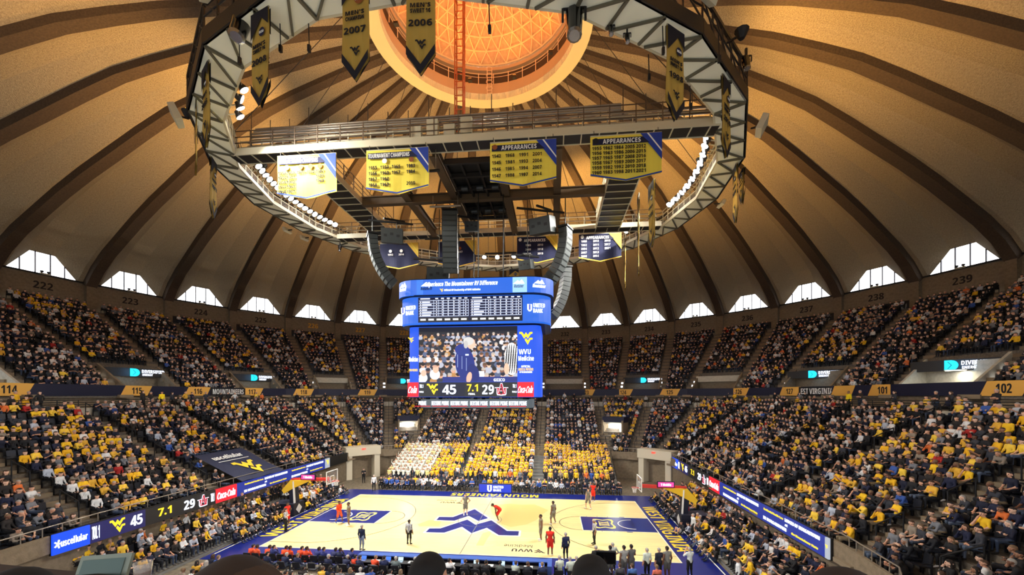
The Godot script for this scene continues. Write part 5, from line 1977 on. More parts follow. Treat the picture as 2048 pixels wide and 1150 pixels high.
func wide_banner(at: Vector3, w: float, h: float, gold: bool, label: String, head: String, years: Array, marks: Array) -> void:
	var t := thing("championship_banner", label, "banner", at, "wide banners on the catwalks")
	var f := Transform3D.IDENTITY
	var sd := int(absf(at.x) * 10)
	var cl := put("cloth", cloth(w, h, 0.42, f, sd), M.gold_cloth if gold else M.navy_cloth, t)
	var fr := f.translated(Vector3(0, 0, 0.075))
	var trim = M.blue_cloth if gold else M.trim_gold
	var b := MB.new()
	b.plate(PackedVector2Array([Vector2(w * 0.20, 0), Vector2(w * 0.5, 0), Vector2(w * 0.5, -h * 0.68)]), fr)
	put("corner_stripe", b, trim, cl)
	b = MB.new()
	b.plate(PackedVector2Array([Vector2(w * 0.29, 0), Vector2(w * 0.315, 0), Vector2(w * 0.5, -h * 0.44), Vector2(w * 0.5, -h * 0.49)]), fr.translated(Vector3(0, 0, 0.006)))
	put("pinstripe", b, M.white if gold else M.gold_cloth, cl)
	b = MB.new()
	b.plate(PackedVector2Array([Vector2(-w * 0.5, -h), Vector2(0, -h - 0.42), Vector2(w * 0.5, -h), Vector2(w * 0.5, -h + 0.09), Vector2(0, -h - 0.32), Vector2(-w * 0.5, -h + 0.1)]), fr)
	put("hem", b, trim, cl)
	if head:
		b = MB.new()
		b.plate(PackedVector2Array([Vector2(-w * 0.47, -0.2), Vector2(w * 0.235, -0.2), Vector2(w * 0.33, -0.58), Vector2(-w * 0.47, -0.58)]), fr.translated(Vector3(0, 0, 0.004)))
		put("heading_bar", b, M.navy_cloth if gold else M.navy, cl)
		text(head, w * (0.66 if head.length() > 12 else 0.53), 0.27, fr.translated(Vector3(-w * (0.13 if head.length() > 12 else 0.06), -0.39, 0.012)), M.white, cl)
	for q in years:
		text(q[0], w * 0.135, h * 0.085, fr.translated(Vector3(w * (q[1] - 0.5), -h * q[2], 0.004)), M.ink if gold else M.white, cl, "year")
	for q in marks:
		b = MB.new()
		b.lathe(Vector3.ZERO, [Vector2(0.0, 0.01), Vector2(w * 0.04, 0.01)], 14)
		var o := put("league_mark", b, M.white if q[2] == 0 else (M.ink if q[2] == 1 else mat("mark_brown", Color(0.55, 0.30, 0.12))), cl)
		o.transform = fr * Transform3D(Basis(Vector3.RIGHT, PI / 2), Vector3(w * (q[0] - 0.5), -h * q[1], 0.006))
	b = MB.new()
	b.tube(Vector3(-w / 2, 0.02, 0), Vector3(w / 2, 0.02, 0), 0.04, 5)
	put("top_bar", b, M.cream_steel, t)
	b = MB.new()
	for s in [-0.45, 0.45]:
		b.tube(Vector3(w * s, 0.02, 0), Vector3(w * s, 0.35, 0), 0.02, 4)
	put("hook", b, M.dark_steel, t)


func grid(cols: Array, xs: Array, y0: float, dy: float) -> Array:
	var out := []
	for c in cols.size():
		for r in cols[c].size():
			if cols[c][r]:
				out.append([cols[c][r], xs[c], y0 + r * dy])
	return out


func pennant(at: Vector3, deg: float, w: float, h: float, lines: Array, label: String, inward := true) -> void:
	# deg: direction the front looks to, from -z
	var t := thing("pennant_banner", label, "banner", at, "pointed pennants round the lighting ring")
	var a := deg_to_rad(deg)
	var f := frame(Vector3.ZERO, Vector3(sin(a), 0, -cos(a)))
	var cl := put("cloth", cloth(w, h, 0.75, f, int(deg)), M.pennant_gold_shaded, t)
	for s in [-1.0, 1.0]:
		var fr := f * Transform3D(Basis.IDENTITY if s > 0 else Basis(Vector3.UP, PI), Vector3(0, 0, 0.06 if s > 0 else -0.075))
		var b := MB.new()
		b.plate(PackedVector2Array([Vector2(-w / 2, 0), Vector2(w / 2, 0), Vector2(w / 2, -h * 0.22), Vector2(w * 0.12, -h * 0.10), Vector2(-w / 2, -h * 0.34)]), fr)
		put("navy_head", b, M.pennant_navy_shaded, cl)
		b = MB.new()
		b.plate(PackedVector2Array([Vector2(-w / 2, -h + 0.35), Vector2(0, -h - 0.4), Vector2(w / 2, -h + 0.35), Vector2(w / 2, -h), Vector2(0, -h - 0.78), Vector2(-w / 2, -h)]), fr)
		put("navy_point", b, M.pennant_navy_shaded, cl)
		b = MB.new()
		b.lathe(Vector3.ZERO, [Vector2(0.0, 0.01), Vector2(w * 0.17, 0.01)], 14)
		var o := put("round_mark", b, M.navy_cloth if lines[-1] != "2007" else mat("mark_brown", Color(0.55, 0.30, 0.12)), cl)
		o.transform = fr * Transform3D(Basis(Vector3.RIGHT, PI / 2), Vector3(w * 0.16, -h * 0.29, 0.004))
		text("NIT" if lines[-1] == "2007" else "NCAA", w * 0.26, h * 0.03, fr.translated_local(Vector3(w * 0.16, -h * 0.29, 0.016)), M.white, cl)
		for i in lines.size():
			var big: bool = i == lines.size() - 1
			text(lines[i], w * (0.82 if big else 0.7), h * (0.075 if big else 0.045), fr.translated_local(Vector3(0, -h * (0.44 + 0.065 * i + (0.075 if big else 0.0)), 0.006)), M.ink, cl)
		emblem_on(cl, fr.translated_local(Vector3(0, -h * 0.90, 0.006)), w * 0.36, M.ink)
	var tb := MB.new()
	tb.tube(f * Vector3(-w / 2, 0.02, 0), f * Vector3(w / 2, 0.02, 0), 0.035, 5)
	put("top_bar", tb, M.cream_steel, t)


func banners() -> void:
	wide_banner(Vector3(-10.15, 26.6, 8.6), 4.15, 2.5, true, "yellow banner of regular season champions, leftmost on the near catwalk", "REGULAR SEASON CHAMPIONS",
		grid([["1952", "1955", "1956", "1957", "1958"], ["1959", "1961", "1962", "1963", "1967"], ["1977"], ["1982"], ["1983", "1985", "1989"]], [0.09, 0.24, 0.41, 0.575, 0.735], 0.46, 0.125), [[0.17, 0.32, 0], [0.41, 0.32, 2], [0.575, 0.32, 2], [0.735, 0.32, 2]])
	wide_banner(Vector3(-3.9, 26.62, 8.6), 4.2, 2.5, true, "yellow banner of tournament champions left of the red mast", "TOURNAMENT CHAMPIONS",
		grid([["1955", "1956", "1957", "1958"], ["1959", "1960", "1962", "1963"], ["1965", "1967"], ["1983", "1984", "", "2010"]], [0.11, 0.30, 0.485, 0.72], 0.46, 0.15), [[0.30, 0.30, 0], [0.73, 0.30, 2]])
	wide_banner(Vector3(4.3, 26.64, 8.6), 4.2, 2.45, true, "yellow appearances banner with years 1942 to 2014, third on near catwalk", "APPEARANCES",
		grid([["1942", "1945", "1946", "1947"], ["1968", "1981", "1985", "1988"], ["1991", "1993", "1994", "1997"], ["2001", "2004", "2007", "2014"]], [0.10, 0.305, 0.51, 0.715], 0.36, 0.17), [[0.075, 0.13, 2]])
	wide_banner(Vector3(10.65, 26.65, 8.6), 4.3, 2.45, true, "yellow appearances banner with years 1955 to 2021, rightmost on near catwalk", "APPEARANCES",
		grid([["1955", "1956", "1957", "1958", "1959", "1960"], ["1962", "1963", "1965", "1967", "1982", "1983"], ["1984", "1986", "1987", "1989", "1992", "1998"], ["2005", "2006", "2008", "2009", "2010", "2011"], ["2012", "2015", "2016", "2017", "2018", "2021"]], [0.09, 0.245, 0.40, 0.555, 0.71], 0.32, 0.122), [[0.075, 0.13, 1]])
	wide_banner(Vector3(-9.55, 26.2, -6.4), 4.1, 2.25, false, "navy banner with years 1992 and 2014 behind the left line array", "", grid([["1992"], ["2014"]], [0.28, 0.56], 0.52, 0.15), [[0.28, 0.36, 0], [0.56, 0.36, 0]])
	wide_banner(Vector3(-3.5, 26.2, -6.4), 3.9, 2.25, false, "navy banner half hidden by the tall straight line array", "", grid([["19"], ["2017"]], [0.22, 0.58], 0.5, 0.15), [[0.58, 0.34, 2]])
	wide_banner(Vector3(4.6, 26.35, -6.4), 4.0, 2.25, false, "navy banner with years 1985 to 2019 left of the curved right line array", "APPEARANCES", grid([["1985", "2005", "2009"], ["2010", "2018", "2019"]], [0.28, 0.58], 0.38, 0.19), [[0.08, 0.13, 0]])
	wide_banner(Vector3(10.75, 26.4, -6.4), 4.1, 2.35, false, "navy appearances banner with years 1989 to 2021, rightmost on the far catwalk", "APPEARANCES", grid([["1989", "1992", "2004", "2007", "2008"], ["2010", "2011", "2012", "2013", "2014"], ["2016", "2017", "2021"]], [0.12, 0.40, 0.67], 0.31, 0.155), [[0.08, 0.13, 0]])
	# pennants hang tangent to the ring; the front looks away from the axis on the near side
	var R := 19.3
	for q in [[-160.7, ["MEN'S", "SWEET 16", "2008"], "gold pennant reading 2008 at the ring's upper left"], [-175.1, ["MEN'S", "CHAMPION", "2007"], "gold pennant reading 2007 left of the cupola"], [177.1, ["MEN'S", "SWEET 16", "2006"], "gold pennant reading 2006 in front of the cupola"], [143.7, ["MEN'S", "SWEET 16", "1998"], "gold pennant reading 1998 at the ring's upper right"], [129.5, ["MEN'S", "SWEET 16", "2010"], "dark-headed pennant seen edge-on at the ring's right corner"], [-144.8, ["MEN'S", "2005"], "edge-on gold pennant at the ring's left corner"], [-134.0, ["MEN'S", "2010"], "very thin edge-on pennant left of the ring, beside the antenna box"], [-115.2, ["WOMEN'S", "1992"], "narrow gold pennant with navy head below the ring's left side"], [101.2, ["WOMEN'S", "2010"], "narrow gold pennant with navy head below the ring's right side"], [99.0, ["WOMEN'S", "2011"], "thin pennant just behind the right side's navy-headed pennant"]]:
		var p := pol(R if q[0] != 99.0 else 19.9, q[0], 26.9, RX)
		pennant(p, q[0], 1.12, 3.3 if q[0] != 99.0 else 1.7, q[1], q[2])
	pennant(Vector3(13.5, 26.4, 3.0), 84.0, 1.2, 4.1, ["MEN'S", "2006"], "gold pennant hanging right of the last yellow banner")
	pennant(Vector3(12.9, 26.3, 1.2), 98.0, 1.2, 5.6, ["MEN'S", "1959"], "long gold pennant with navy head right of the cross catwalk")
	pennant(Vector3(12.95, 25.6, -5.2), 98.0, 1.2, 4.4, ["WOMEN'S", "2016"], "long pale pennant right of the rightmost navy banner")
	pennant(pol(18.6, 2.9, 26.9, RX), 180.0, 1.2, 2.2, ["2017"], "short gold pennant with navy point just above the scoreboard")


# ---------------------------------------------------------------- people
const SKIN := 0
const SHIRT := 1
const PANTS := 2
const HAIR := 3
const SHOES := 4
var figures := {}


func smooth_field(bones: Array, cell: float, blend: float, out: Array) -> void:
	# bones: [from, to, radius from, radius to, region]; the joined tapered capsules become one skin
	var lo := Vector3(1e9, 1e9, 1e9)
	var hi := -lo
	for q in bones:
		var rr: float = maxf(q[2], q[3]) + cell * 2.0
		for k in 2:
			lo = lo.min(q[k] - Vector3.ONE * rr)
			hi = hi.max(q[k] + Vector3.ONE * rr)
	var nx := int((hi.x - lo.x) / cell) + 2
	var ny := int((hi.y - lo.y) / cell) + 2
	var nz := int((hi.z - lo.z) / cell) + 2
	var f := PackedFloat32Array()
	f.resize(nx * ny * nz)
	f.fill(1.0)
	var near := PackedFloat32Array()
	near.resize(nx * ny * nz)
	near.fill(9.0)
	var reg := PackedByteArray()
	reg.resize(nx * ny * nz)
	for q in bones:
		var a: Vector3 = q[0]
		var ba: Vector3 = q[1] - a
		var len2 := maxf(ba.length_squared(), 1e-9)
		var ra: float = q[2]
		var rb: float = q[3]
		var pad := maxf(ra, rb) + blend + cell * 1.5
		var i0 := Vector3i(((a.min(q[1]) - Vector3.ONE * pad) - lo) / cell)
		var i1 := Vector3i(((a.max(q[1]) + Vector3.ONE * pad) - lo) / cell) + Vector3i.ONE
		for z in range(maxi(0, i0.z), mini(nz, i1.z + 1)):
			for y in range(maxi(0, i0.y), mini(ny, i1.y + 1)):
				var row := (z * ny + y) * nx
				for x in range(maxi(0, i0.x), mini(nx, i1.x + 1)):
					var p := lo + Vector3(x, y, z) * cell - a
					var t := clampf(p.dot(ba) / len2, 0.0, 1.0)
					var d := (p - ba * t).length() - lerpf(ra, rb, t)
					var at := row + x
					if d < near[at]:
						near[at] = d
						reg[at] = q[4]
					var o := f[at]
					var h := maxf(blend - absf(o - d), 0.0) / blend
					f[at] = minf(o, d) - h * h * blend * 0.25
	# surface nets
	var cells := PackedInt32Array()
	cells.resize(nx * ny * nz)
	cells.fill(-1)
	var pts := PackedVector3Array()
	var nrm := PackedVector3Array()
	var off := [0, 1, nx, nx + 1, nx * ny, nx * ny + 1, nx * ny + nx, nx * ny + nx + 1]
	for z in nz - 1:
		for y in ny - 1:
			for x in nx - 1:
				var at := (z * ny + y) * nx + x
				var m := 0
				for k in 8:
					if f[at + off[k]] < 0.0:
						m += 1
				if m == 0 or m == 8:
					continue
				var s := Vector3.ZERO
				var n := 0
				var g := Vector3.ZERO
				for k in 8:
					var fk: float = f[at + off[k]]
					var ck := Vector3(k & 1, (k >> 1) & 1, (k >> 2) & 1)
					g += (ck * 2.0 - Vector3.ONE) * fk
					for e in 3:
						var k2 := k | (1 << e)
						if k2 == k:
							continue
						var f2: float = f[at + off[k2]]
						if (fk < 0.0) != (f2 < 0.0):
							var t := fk / (fk - f2)
							var c := ck
							c[e] = t
							s += c
							n += 1
				cells[at] = pts.size()
				pts.append(lo + (Vector3(x, y, z) + s / n) * cell)
				nrm.append(g.normalized())
	var step := [1, nx, nx * ny]
	for z in range(1, nz - 1):
		for y in range(1, ny - 1):
			for x in range(1, nx - 1):
				var at := (z * ny + y) * nx + x
				var f0 := f[at]
				for e in 3:
					var f1: float = f[at + step[e]]
					if (f0 < 0.0) == (f1 < 0.0):
						continue
					var u: int = step[(e + 1) % 3]
					var w: int = step[(e + 2) % 3]
					var c := [cells[at], cells[at - u], cells[at - u - w], cells[at - w]]
					if c.min() < 0:
						continue
					if f0 > 0.0:
						c.reverse()
					var r: int = reg[at] if f0 < 0.0 else reg[at + step[e]]
					var V: PackedVector3Array = out[r][0]
					var N: PackedVector3Array = out[r][1]
					for k in [0, 2, 1, 0, 3, 2]:
						V.append(pts[c[k]])
						N.append(nrm[c[k]])
					out[r][0] = V
					out[r][1] = N


func joints(kind: String) -> Dictionary:
	# a figure that looks along -z; left and right are mirrored unless given
	var sit := kind.begins_with("sit")
	var j := {}
	if sit:
		j = {"pel": Vector3(0, 0.52, 0.08), "bel": Vector3(0, 0.70, 0.10), "che": Vector3(0, 0.92, 0.09), "nec": Vector3(0, 1.07, 0.06), "hea": Vector3(0, 1.22, 0.02), "sh": Vector3(0.175, 1.0, 0.08), "el": Vector3(0.245, 0.74, 0.03), "ha": Vector3(0.10, 0.61, -0.24), "hip": Vector3(0.09, 0.52, 0.04), "kn": Vector3(0.13, 0.53, -0.38), "an": Vector3(0.13, 0.09, -0.38), "to": Vector3(0.145, 0.045, -0.56)}
	else:
		j = {"pel": Vector3(0, 0.98, 0), "bel": Vector3(0, 1.14, 0), "che": Vector3(0, 1.34, 0.01), "nec": Vector3(0, 1.49, 0.01), "hea": Vector3(0, 1.64, -0.02), "sh": Vector3(0.185, 1.42, 0.01), "el": Vector3(0.245, 1.13, 0.03), "ha": Vector3(0.25, 0.88, -0.04), "hip": Vector3(0.09, 0.95, 0), "kn": Vector3(0.11, 0.50, -0.02), "an": Vector3(0.12, 0.09, 0.02), "to": Vector3(0.135, 0.045, -0.17)}
	match kind:
		"sit_forward":
			j.merge({"bel": Vector3(0, 0.69, 0.02), "che": Vector3(0, 0.86, -0.12), "nec": Vector3(0, 0.99, -0.20), "hea": Vector3(0, 1.11, -0.28), "sh": Vector3(0.175, 0.93, -0.15), "el": Vector3(0.19, 0.64, -0.28), "ha": Vector3(0.05, 0.68, -0.48)}, true)
		"sit_crossed":
			j.merge({"el": Vector3(0.25, 0.76, -0.03), "ha": Vector3(-0.07, 0.82, -0.14)}, true)
		"sit_clap":
			j.merge({"el": Vector3(0.24, 0.77, -0.12), "ha": Vector3(0.035, 0.96, -0.33)}, true)
		"sit_chin":
			j.merge({"el_r": Vector3(0.2, 0.72, -0.2), "ha_r": Vector3(0.05, 1.06, -0.13)}, true)
		"sit_floor":
			j.merge({"pel": Vector3(0, 0.13, 0.1), "bel": Vector3(0, 0.32, 0.14), "che": Vector3(0, 0.53, 0.12), "nec": Vector3(0, 0.68, 0.08), "hea": Vector3(0, 0.83, 0.04), "sh": Vector3(0.17, 0.61, 0.1), "el": Vector3(0.25, 0.38, -0.05), "ha": Vector3(0.12, 0.40, -0.3), "hip": Vector3(0.09, 0.13, 0.05), "kn": Vector3(0.17, 0.45, -0.28), "an": Vector3(0.13, 0.08, -0.5), "to": Vector3(0.14, 0.045, -0.66)}, true)
		"stand_crossed":
			j.merge({"el": Vector3(0.26, 1.16, -0.08), "ha": Vector3(-0.08, 1.22, -0.19)}, true)
		"stand_clap":
			j.merge({"el": Vector3(0.25, 1.16, -0.12), "ha": Vector3(0.035, 1.34, -0.34)}, true)
		"stand_cheer":
			j.merge({"el": Vector3(0.29, 1.58, -0.05), "ha": Vector3(0.24, 1.86, -0.06)}, true)
		"stand_hips":
			j.merge({"el": Vector3(0.37, 1.17, 0.06), "ha": Vector3(0.17, 1.0, -0.04)}, true)
		"stand_wide":
			j.merge({"kn": Vector3(0.19, 0.49, -0.08), "an": Vector3(0.25, 0.09, 0.02), "to": Vector3(0.28, 0.045, -0.16), "pel": Vector3(0, 0.94, 0.03), "hip": Vector3(0.1, 0.91, 0.03)}, true)
		"walk":
			j.merge({"kn_l": Vector3(-0.11, 0.52, -0.16), "an_l": Vector3(-0.11, 0.10, -0.24), "to_l": Vector3(-0.12, 0.06, -0.43), "kn_r": Vector3(0.11, 0.50, 0.06), "an_r": Vector3(0.11, 0.13, 0.30), "to_r": Vector3(0.12, 0.05, 0.14), "ha_l": Vector3(-0.25, 0.92, 0.16), "ha_r": Vector3(0.25, 0.95, -0.22)}, true)
		"bend":
			j.merge({"pel": Vector3(0, 0.92, 0.14), "bel": Vector3(0, 1.02, 0.02), "che": Vector3(0, 1.13, -0.17), "nec": Vector3(0, 1.2, -0.32), "hea": Vector3(0, 1.28, -0.45), "sh": Vector3(0.19, 1.16, -0.2), "el": Vector3(0.25, 0.9, -0.2), "ha": Vector3(0.15, 0.66, -0.2), "hip": Vector3(0.1, 0.9, 0.14), "kn": Vector3(0.15, 0.5, -0.12)}, true)
		"photo":
			j.merge({"el": Vector3(0.28, 1.25, -0.14), "ha": Vector3(0.07, 1.58, -0.24)}, true)
	return j


func figure(kind: String, sleeves := 2, shorts := false, cell := 0.034, fine := true, long_hair := false) -> ArrayMesh:
	var key := "%s %d %s %f %s %s" % [kind, sleeves, shorts, cell, fine, long_hair]
	if figures.has(key):
		return figures[key]
	var j := joints(kind)
	var at := func(name_: String, s: int) -> Vector3:
		var sided: String = name_ + ("_l" if s < 0 else "_r")
		if j.has(sided):
			return j[sided]
		var v: Vector3 = j[name_]
		return Vector3(v.x * s, v.y, v.z)
	var out := []
	for i in 5:
		out.append([PackedVector3Array(), PackedVector3Array()])
	var body := []
	body.append([at.call("hip", -1), at.call("hip", 1), 0.115, 0.115, PANTS])
	body.append([j.pel, j.bel, 0.135, 0.13, SHIRT])
	body.append([j.bel, j.che, 0.13, 0.14, SHIRT])
	body.append([j.che - Vector3(0.085, 0, 0), j.che + Vector3(0.085, 0, 0), 0.115, 0.115, SHIRT])
	body.append([at.call("sh", -1), at.call("sh", 1), 0.07, 0.07, SHIRT])
	body.append([j.che, j.nec, 0.10, 0.062, SHIRT])
	var hd: Vector3 = j.hea
	body.append([j.nec, hd - Vector3(0, 0.06, -0.01), 0.056, 0.052, SKIN])
	for s in [-1, 1]:
		var el: Vector3 = at.call("el", s)
		var ha: Vector3 = at.call("ha", s)
		body.append([at.call("sh", s), el, 0.064, 0.048, SHIRT if sleeves > 0 else SKIN])
		body.append([el, ha, 0.046, 0.034, SHIRT if sleeves > 1 else SKIN])
		var hdir := (ha - el).normalized()
		body.append([ha + hdir * 0.02, ha + hdir * 0.085, 0.037, 0.034, SKIN])
		var hip: Vector3 = at.call("hip", s)
		var kn: Vector3 = at.call("kn", s)
		var an: Vector3 = at.call("an", s)
		if shorts:
			var mid := hip.lerp(kn, 0.8)
			body.append([hip, mid, 0.10, 0.092, PANTS])
			body.append([mid, kn, 0.068, 0.06, SKIN])
		else:
			body.append([hip, kn, 0.095, 0.068, PANTS])
		body.append([kn, an, 0.062, 0.04, SKIN if shorts else PANTS])
		body.append([an, at.call("to", s), 0.045, 0.038, SHOES])
	var head := []
	head.append([hd + Vector3(0, 0.025, -0.01), hd + Vector3(0, 0.03, 0.03), 0.088, 0.088, SKIN])
	head.append([hd + Vector3(0, -0.03, -0.035), hd + Vector3(0, -0.075, -0.045), 0.066, 0.045, SKIN])
	head.append([hd + Vector3(0, 0.055, 0.0), hd + Vector3(0, 0.045, 0.04), 0.085, 0.085, HAIR])
	head.append([hd + Vector3(0, -0.01, 0.055), hd + Vector3(0, -0.04, 0.045), 0.07, 0.05, HAIR])
	if long_hair:
		for s in [-1, 1]:
			head.append([hd + Vector3(0.07 * s, 0.03, 0.02), hd + Vector3(0.085 * s, -0.15, 0.05), 0.04, 0.035, HAIR])
		head.append([hd + Vector3(0, 0.0, 0.06), hd + Vector3(0, -0.17, 0.075), 0.07, 0.06, HAIR])
	if fine:
		head.append([hd + Vector3(0, 0.015, -0.095), hd + Vector3(0, -0.02, -0.112), 0.012, 0.017, SKIN])
		for s in [-1, 1]:
			head.append([hd + Vector3(0.09 * s, 0.015, 0.005), hd + Vector3(0.092 * s, -0.02, 0.0), 0.016, 0.013, SKIN])
			head.append([hd + Vector3(0.034 * s, 0.018, -0.092), hd + Vector3(0.036 * s, 0.018, -0.092), 0.011, 0.011, HAIR])
		head.append([hd + Vector3(-0.02, -0.055, -0.09), hd + Vector3(0.02, -0.055, -0.09), 0.008, 0.008, HAIR])
		smooth_field(body, cell, 0.05, out)
		smooth_field(head, minf(cell * 0.55, 0.018), 0.02, out)
		# fingers: four of different lengths and a thumb, bent at the knuckles
		var fb := MB.new()
		for s in [-1, 1]:
			var el: Vector3 = at.call("el", s)
			var ha: Vector3 = at.call("ha", s)
			var d := (ha - el).normalized()
			var side := d.cross(Vector3.UP if absf(d.y) < 0.9 else Vector3.FORWARD).normalized()
			var palm := side.cross(d).normalized()
			for k in 4:
				var p0 := ha + d * 0.10 + side * (k - 1.5) * 0.021
				var L: float = [0.055, 0.066, 0.062, 0.046][k]
				var p1 := p0 + d * L * 0.55 - palm * 0.008
				fb.tube(p0, p1, 0.0095, 5)
				fb.tube(p1, p1 + d * L * 0.45 - palm * 0.024, 0.009, 5, 0.006, true)
			var q = ha + d * 0.05 + side * 0.04 * -s
			fb.tube(q, q + (d + side * -s * 0.8).normalized() * 0.05, 0.011, 5, 0.007, true)
		var V: PackedVector3Array = out[SKIN][0]
		var N: PackedVector3Array = out[SKIN][1]
		V.append_array(fb.v)
		N.append_array(fb.n)
		out[SKIN][0] = V
		out[SKIN][1] = N
	else:
		body.append_array(head)
		smooth_field(body, cell, 0.05, out)
	var am := ArrayMesh.new()
	for i in 5:
		var arr := []
		arr.resize(Mesh.ARRAY_MAX)
		var V: PackedVector3Array = out[i][0]
		if V.is_empty():
			V = PackedVector3Array([Vector3.ZERO, Vector3.ZERO, Vector3.ZERO])
			out[i][1] = PackedVector3Array([Vector3.UP, Vector3.UP, Vector3.UP])
		arr[Mesh.ARRAY_VERTEX] = V
		arr[Mesh.ARRAY_NORMAL] = out[i][1]
		am.add_surface_from_arrays(Mesh.PRIMITIVE_TRIANGLES, arr)
	figures[key] = am
	return am


var tones := {}
func tone(c: Color, rough := 0.85) -> StandardMaterial3D:
	var key := "tone_%s_%.1f" % [c.to_html(false), rough]
	return mat(key, c, rough)


const SKINS := [Color(0.86, 0.66, 0.54), Color(0.80, 0.59, 0.47), Color(0.88, 0.71, 0.60), Color(0.45, 0.30, 0.22), Color(0.62, 0.44, 0.33)]
const HAIRS := [Color(0.13, 0.10, 0.08), Color(0.28, 0.20, 0.14), Color(0.45, 0.36, 0.26), Color(0.62, 0.60, 0.57), Color(0.08, 0.07, 0.07)]
const TROUSERS := [Color(0.10, 0.11, 0.14), Color(0.20, 0.25, 0.34), Color(0.33, 0.38, 0.46), Color(0.50, 0.44, 0.34), Color(0.07, 0.07, 0.08)]
const GOLDS := [Color(0.95, 0.76, 0.12), Color(0.93, 0.71, 0.10), Color(0.88, 0.68, 0.22), Color(0.96, 0.80, 0.26)]
const PLAIN := [[Color(0.06, 0.065, 0.09), "black"], [Color(0.07, 0.09, 0.18), "navy"], [Color(0.10, 0.10, 0.11), "black"], [Color(0.20, 0.21, 0.24), "charcoal"], [Color(0.14, 0.12, 0.11), "dark brown"], [Color(0.45, 0.46, 0.48), "grey"], [Color(0.86, 0.86, 0.85), "white"], [Color(0.09, 0.11, 0.22), "navy"], [Color(0.55, 0.50, 0.44), "tan"], [Color(0.66, 0.14, 0.12), "red"], [Color(0.20, 0.33, 0.62), "blue"], [Color(0.70, 0.73, 0.78), "pale grey"], [Color(0.08, 0.08, 0.09), "black"], [Color(0.88, 0.45, 0.20), "orange"]]


func plain_shirt() -> Array:
	var r := rng.randf()
	if r < 0.62:
		return PLAIN[[0, 1, 2, 3, 4, 7, 12][rng.randi() % 7]]
	if r < 0.84:
		return PLAIN[[5, 6, 8, 11, 6][rng.randi() % 5]]
	if r < 0.895:
		return PLAIN[[9, 10, 13][rng.randi() % 3]]
	return PLAIN[[3, 5, 4][rng.randi() % 3]]


func person(kind: String, label: String, at: Vector3, facing: Vector3, shirt: Color, o := {}) -> MeshInstance3D:
	var m := MeshInstance3D.new()
	m.name = numbered("person")
	m.mesh = figure(kind, o.get("sleeves", 2), o.get("shorts", false), o.get("cell", 0.03), o.get("fine", true), o.get("long", false))
	var skin: Color = o.get("skin", SKINS[rng.randi() % 5])
	m.set_surface_override_material(SKIN, tone(skin, 0.6))
	m.set_surface_override_material(SHIRT, o.shirt_mat if o.has("shirt_mat") else tone(shirt))
	m.set_surface_override_material(PANTS, tone(o.get("pants", TROUSERS[rng.randi() % 5])))
	m.set_surface_override_material(HAIR, tone(o.get("hair", HAIRS[rng.randi() % 5])))
	m.set_surface_override_material(SHOES, tone(o.get("shoes", Color(0.85, 0.85, 0.85) if rng.randf() < 0.4 else Color(0.08, 0.08, 0.08))))
	add_child(m, true)
	var z := -Vector3(facing.x, 0, facing.z).normalized()
	var s: float = o.get("size", 1.0)
	m.transform = Transform3D(Basis(Vector3.UP.cross(z), Vector3.UP, z).scaled(Vector3(s, s, s)), at)
	tag(m, label, "person", o.get("group", ""))
	people_made += 1
	return m


# ---------------------------------------------------------------- seats and stands on the arena floor
func bleacher(called: String, label: String, base: Vector3, along: Vector3, back: Vector3, L: float, rows: int, depth: float, rise: float, h0: float) -> void:
	var t := thing(called, label, "bleacher", base)
	for r in rows:
		var b := MB.new()
		var h := h0 + rise * r
		b.box(back * depth * (r + 0.5) + Vector3(0, h / 2, 0), Vector3(L, h, depth), Basis(along, Vector3.UP, along.cross(Vector3.UP)))
		put("tier", b, mat("bleacher_grey", Color(0.50, 0.50, 0.48), 0.7), t)
		b = MB.new()
		b.box(back * (depth * r + 0.04) + Vector3(0, h + 0.01, 0), Vector3(L, 0.05, 0.08), Basis(along, Vector3.UP, along.cross(Vector3.UP)))
		put("nosing", b, M.pipe, t)
	var rb := MB.new()
	for s in [-0.5, 0.5]:
		rb.tube(along * L * s + Vector3(0, 0.1, 0), along * L * s + back * depth * rows + Vector3(0, h0 + rise * rows + 0.7, 0), 0.03, 4)
	put("end_rail", rb, M.black, t)


func add_spot(p: Vector3, z: Vector3, deck: String, i: int, r: int, k: int, n: int) -> void:
	if in_view(p, 130):
		spots.append({"p": p, "z": z, "deck": deck, "i": i, "r": r, "k": k, "n": n, "d": p.distance_to(eye)})


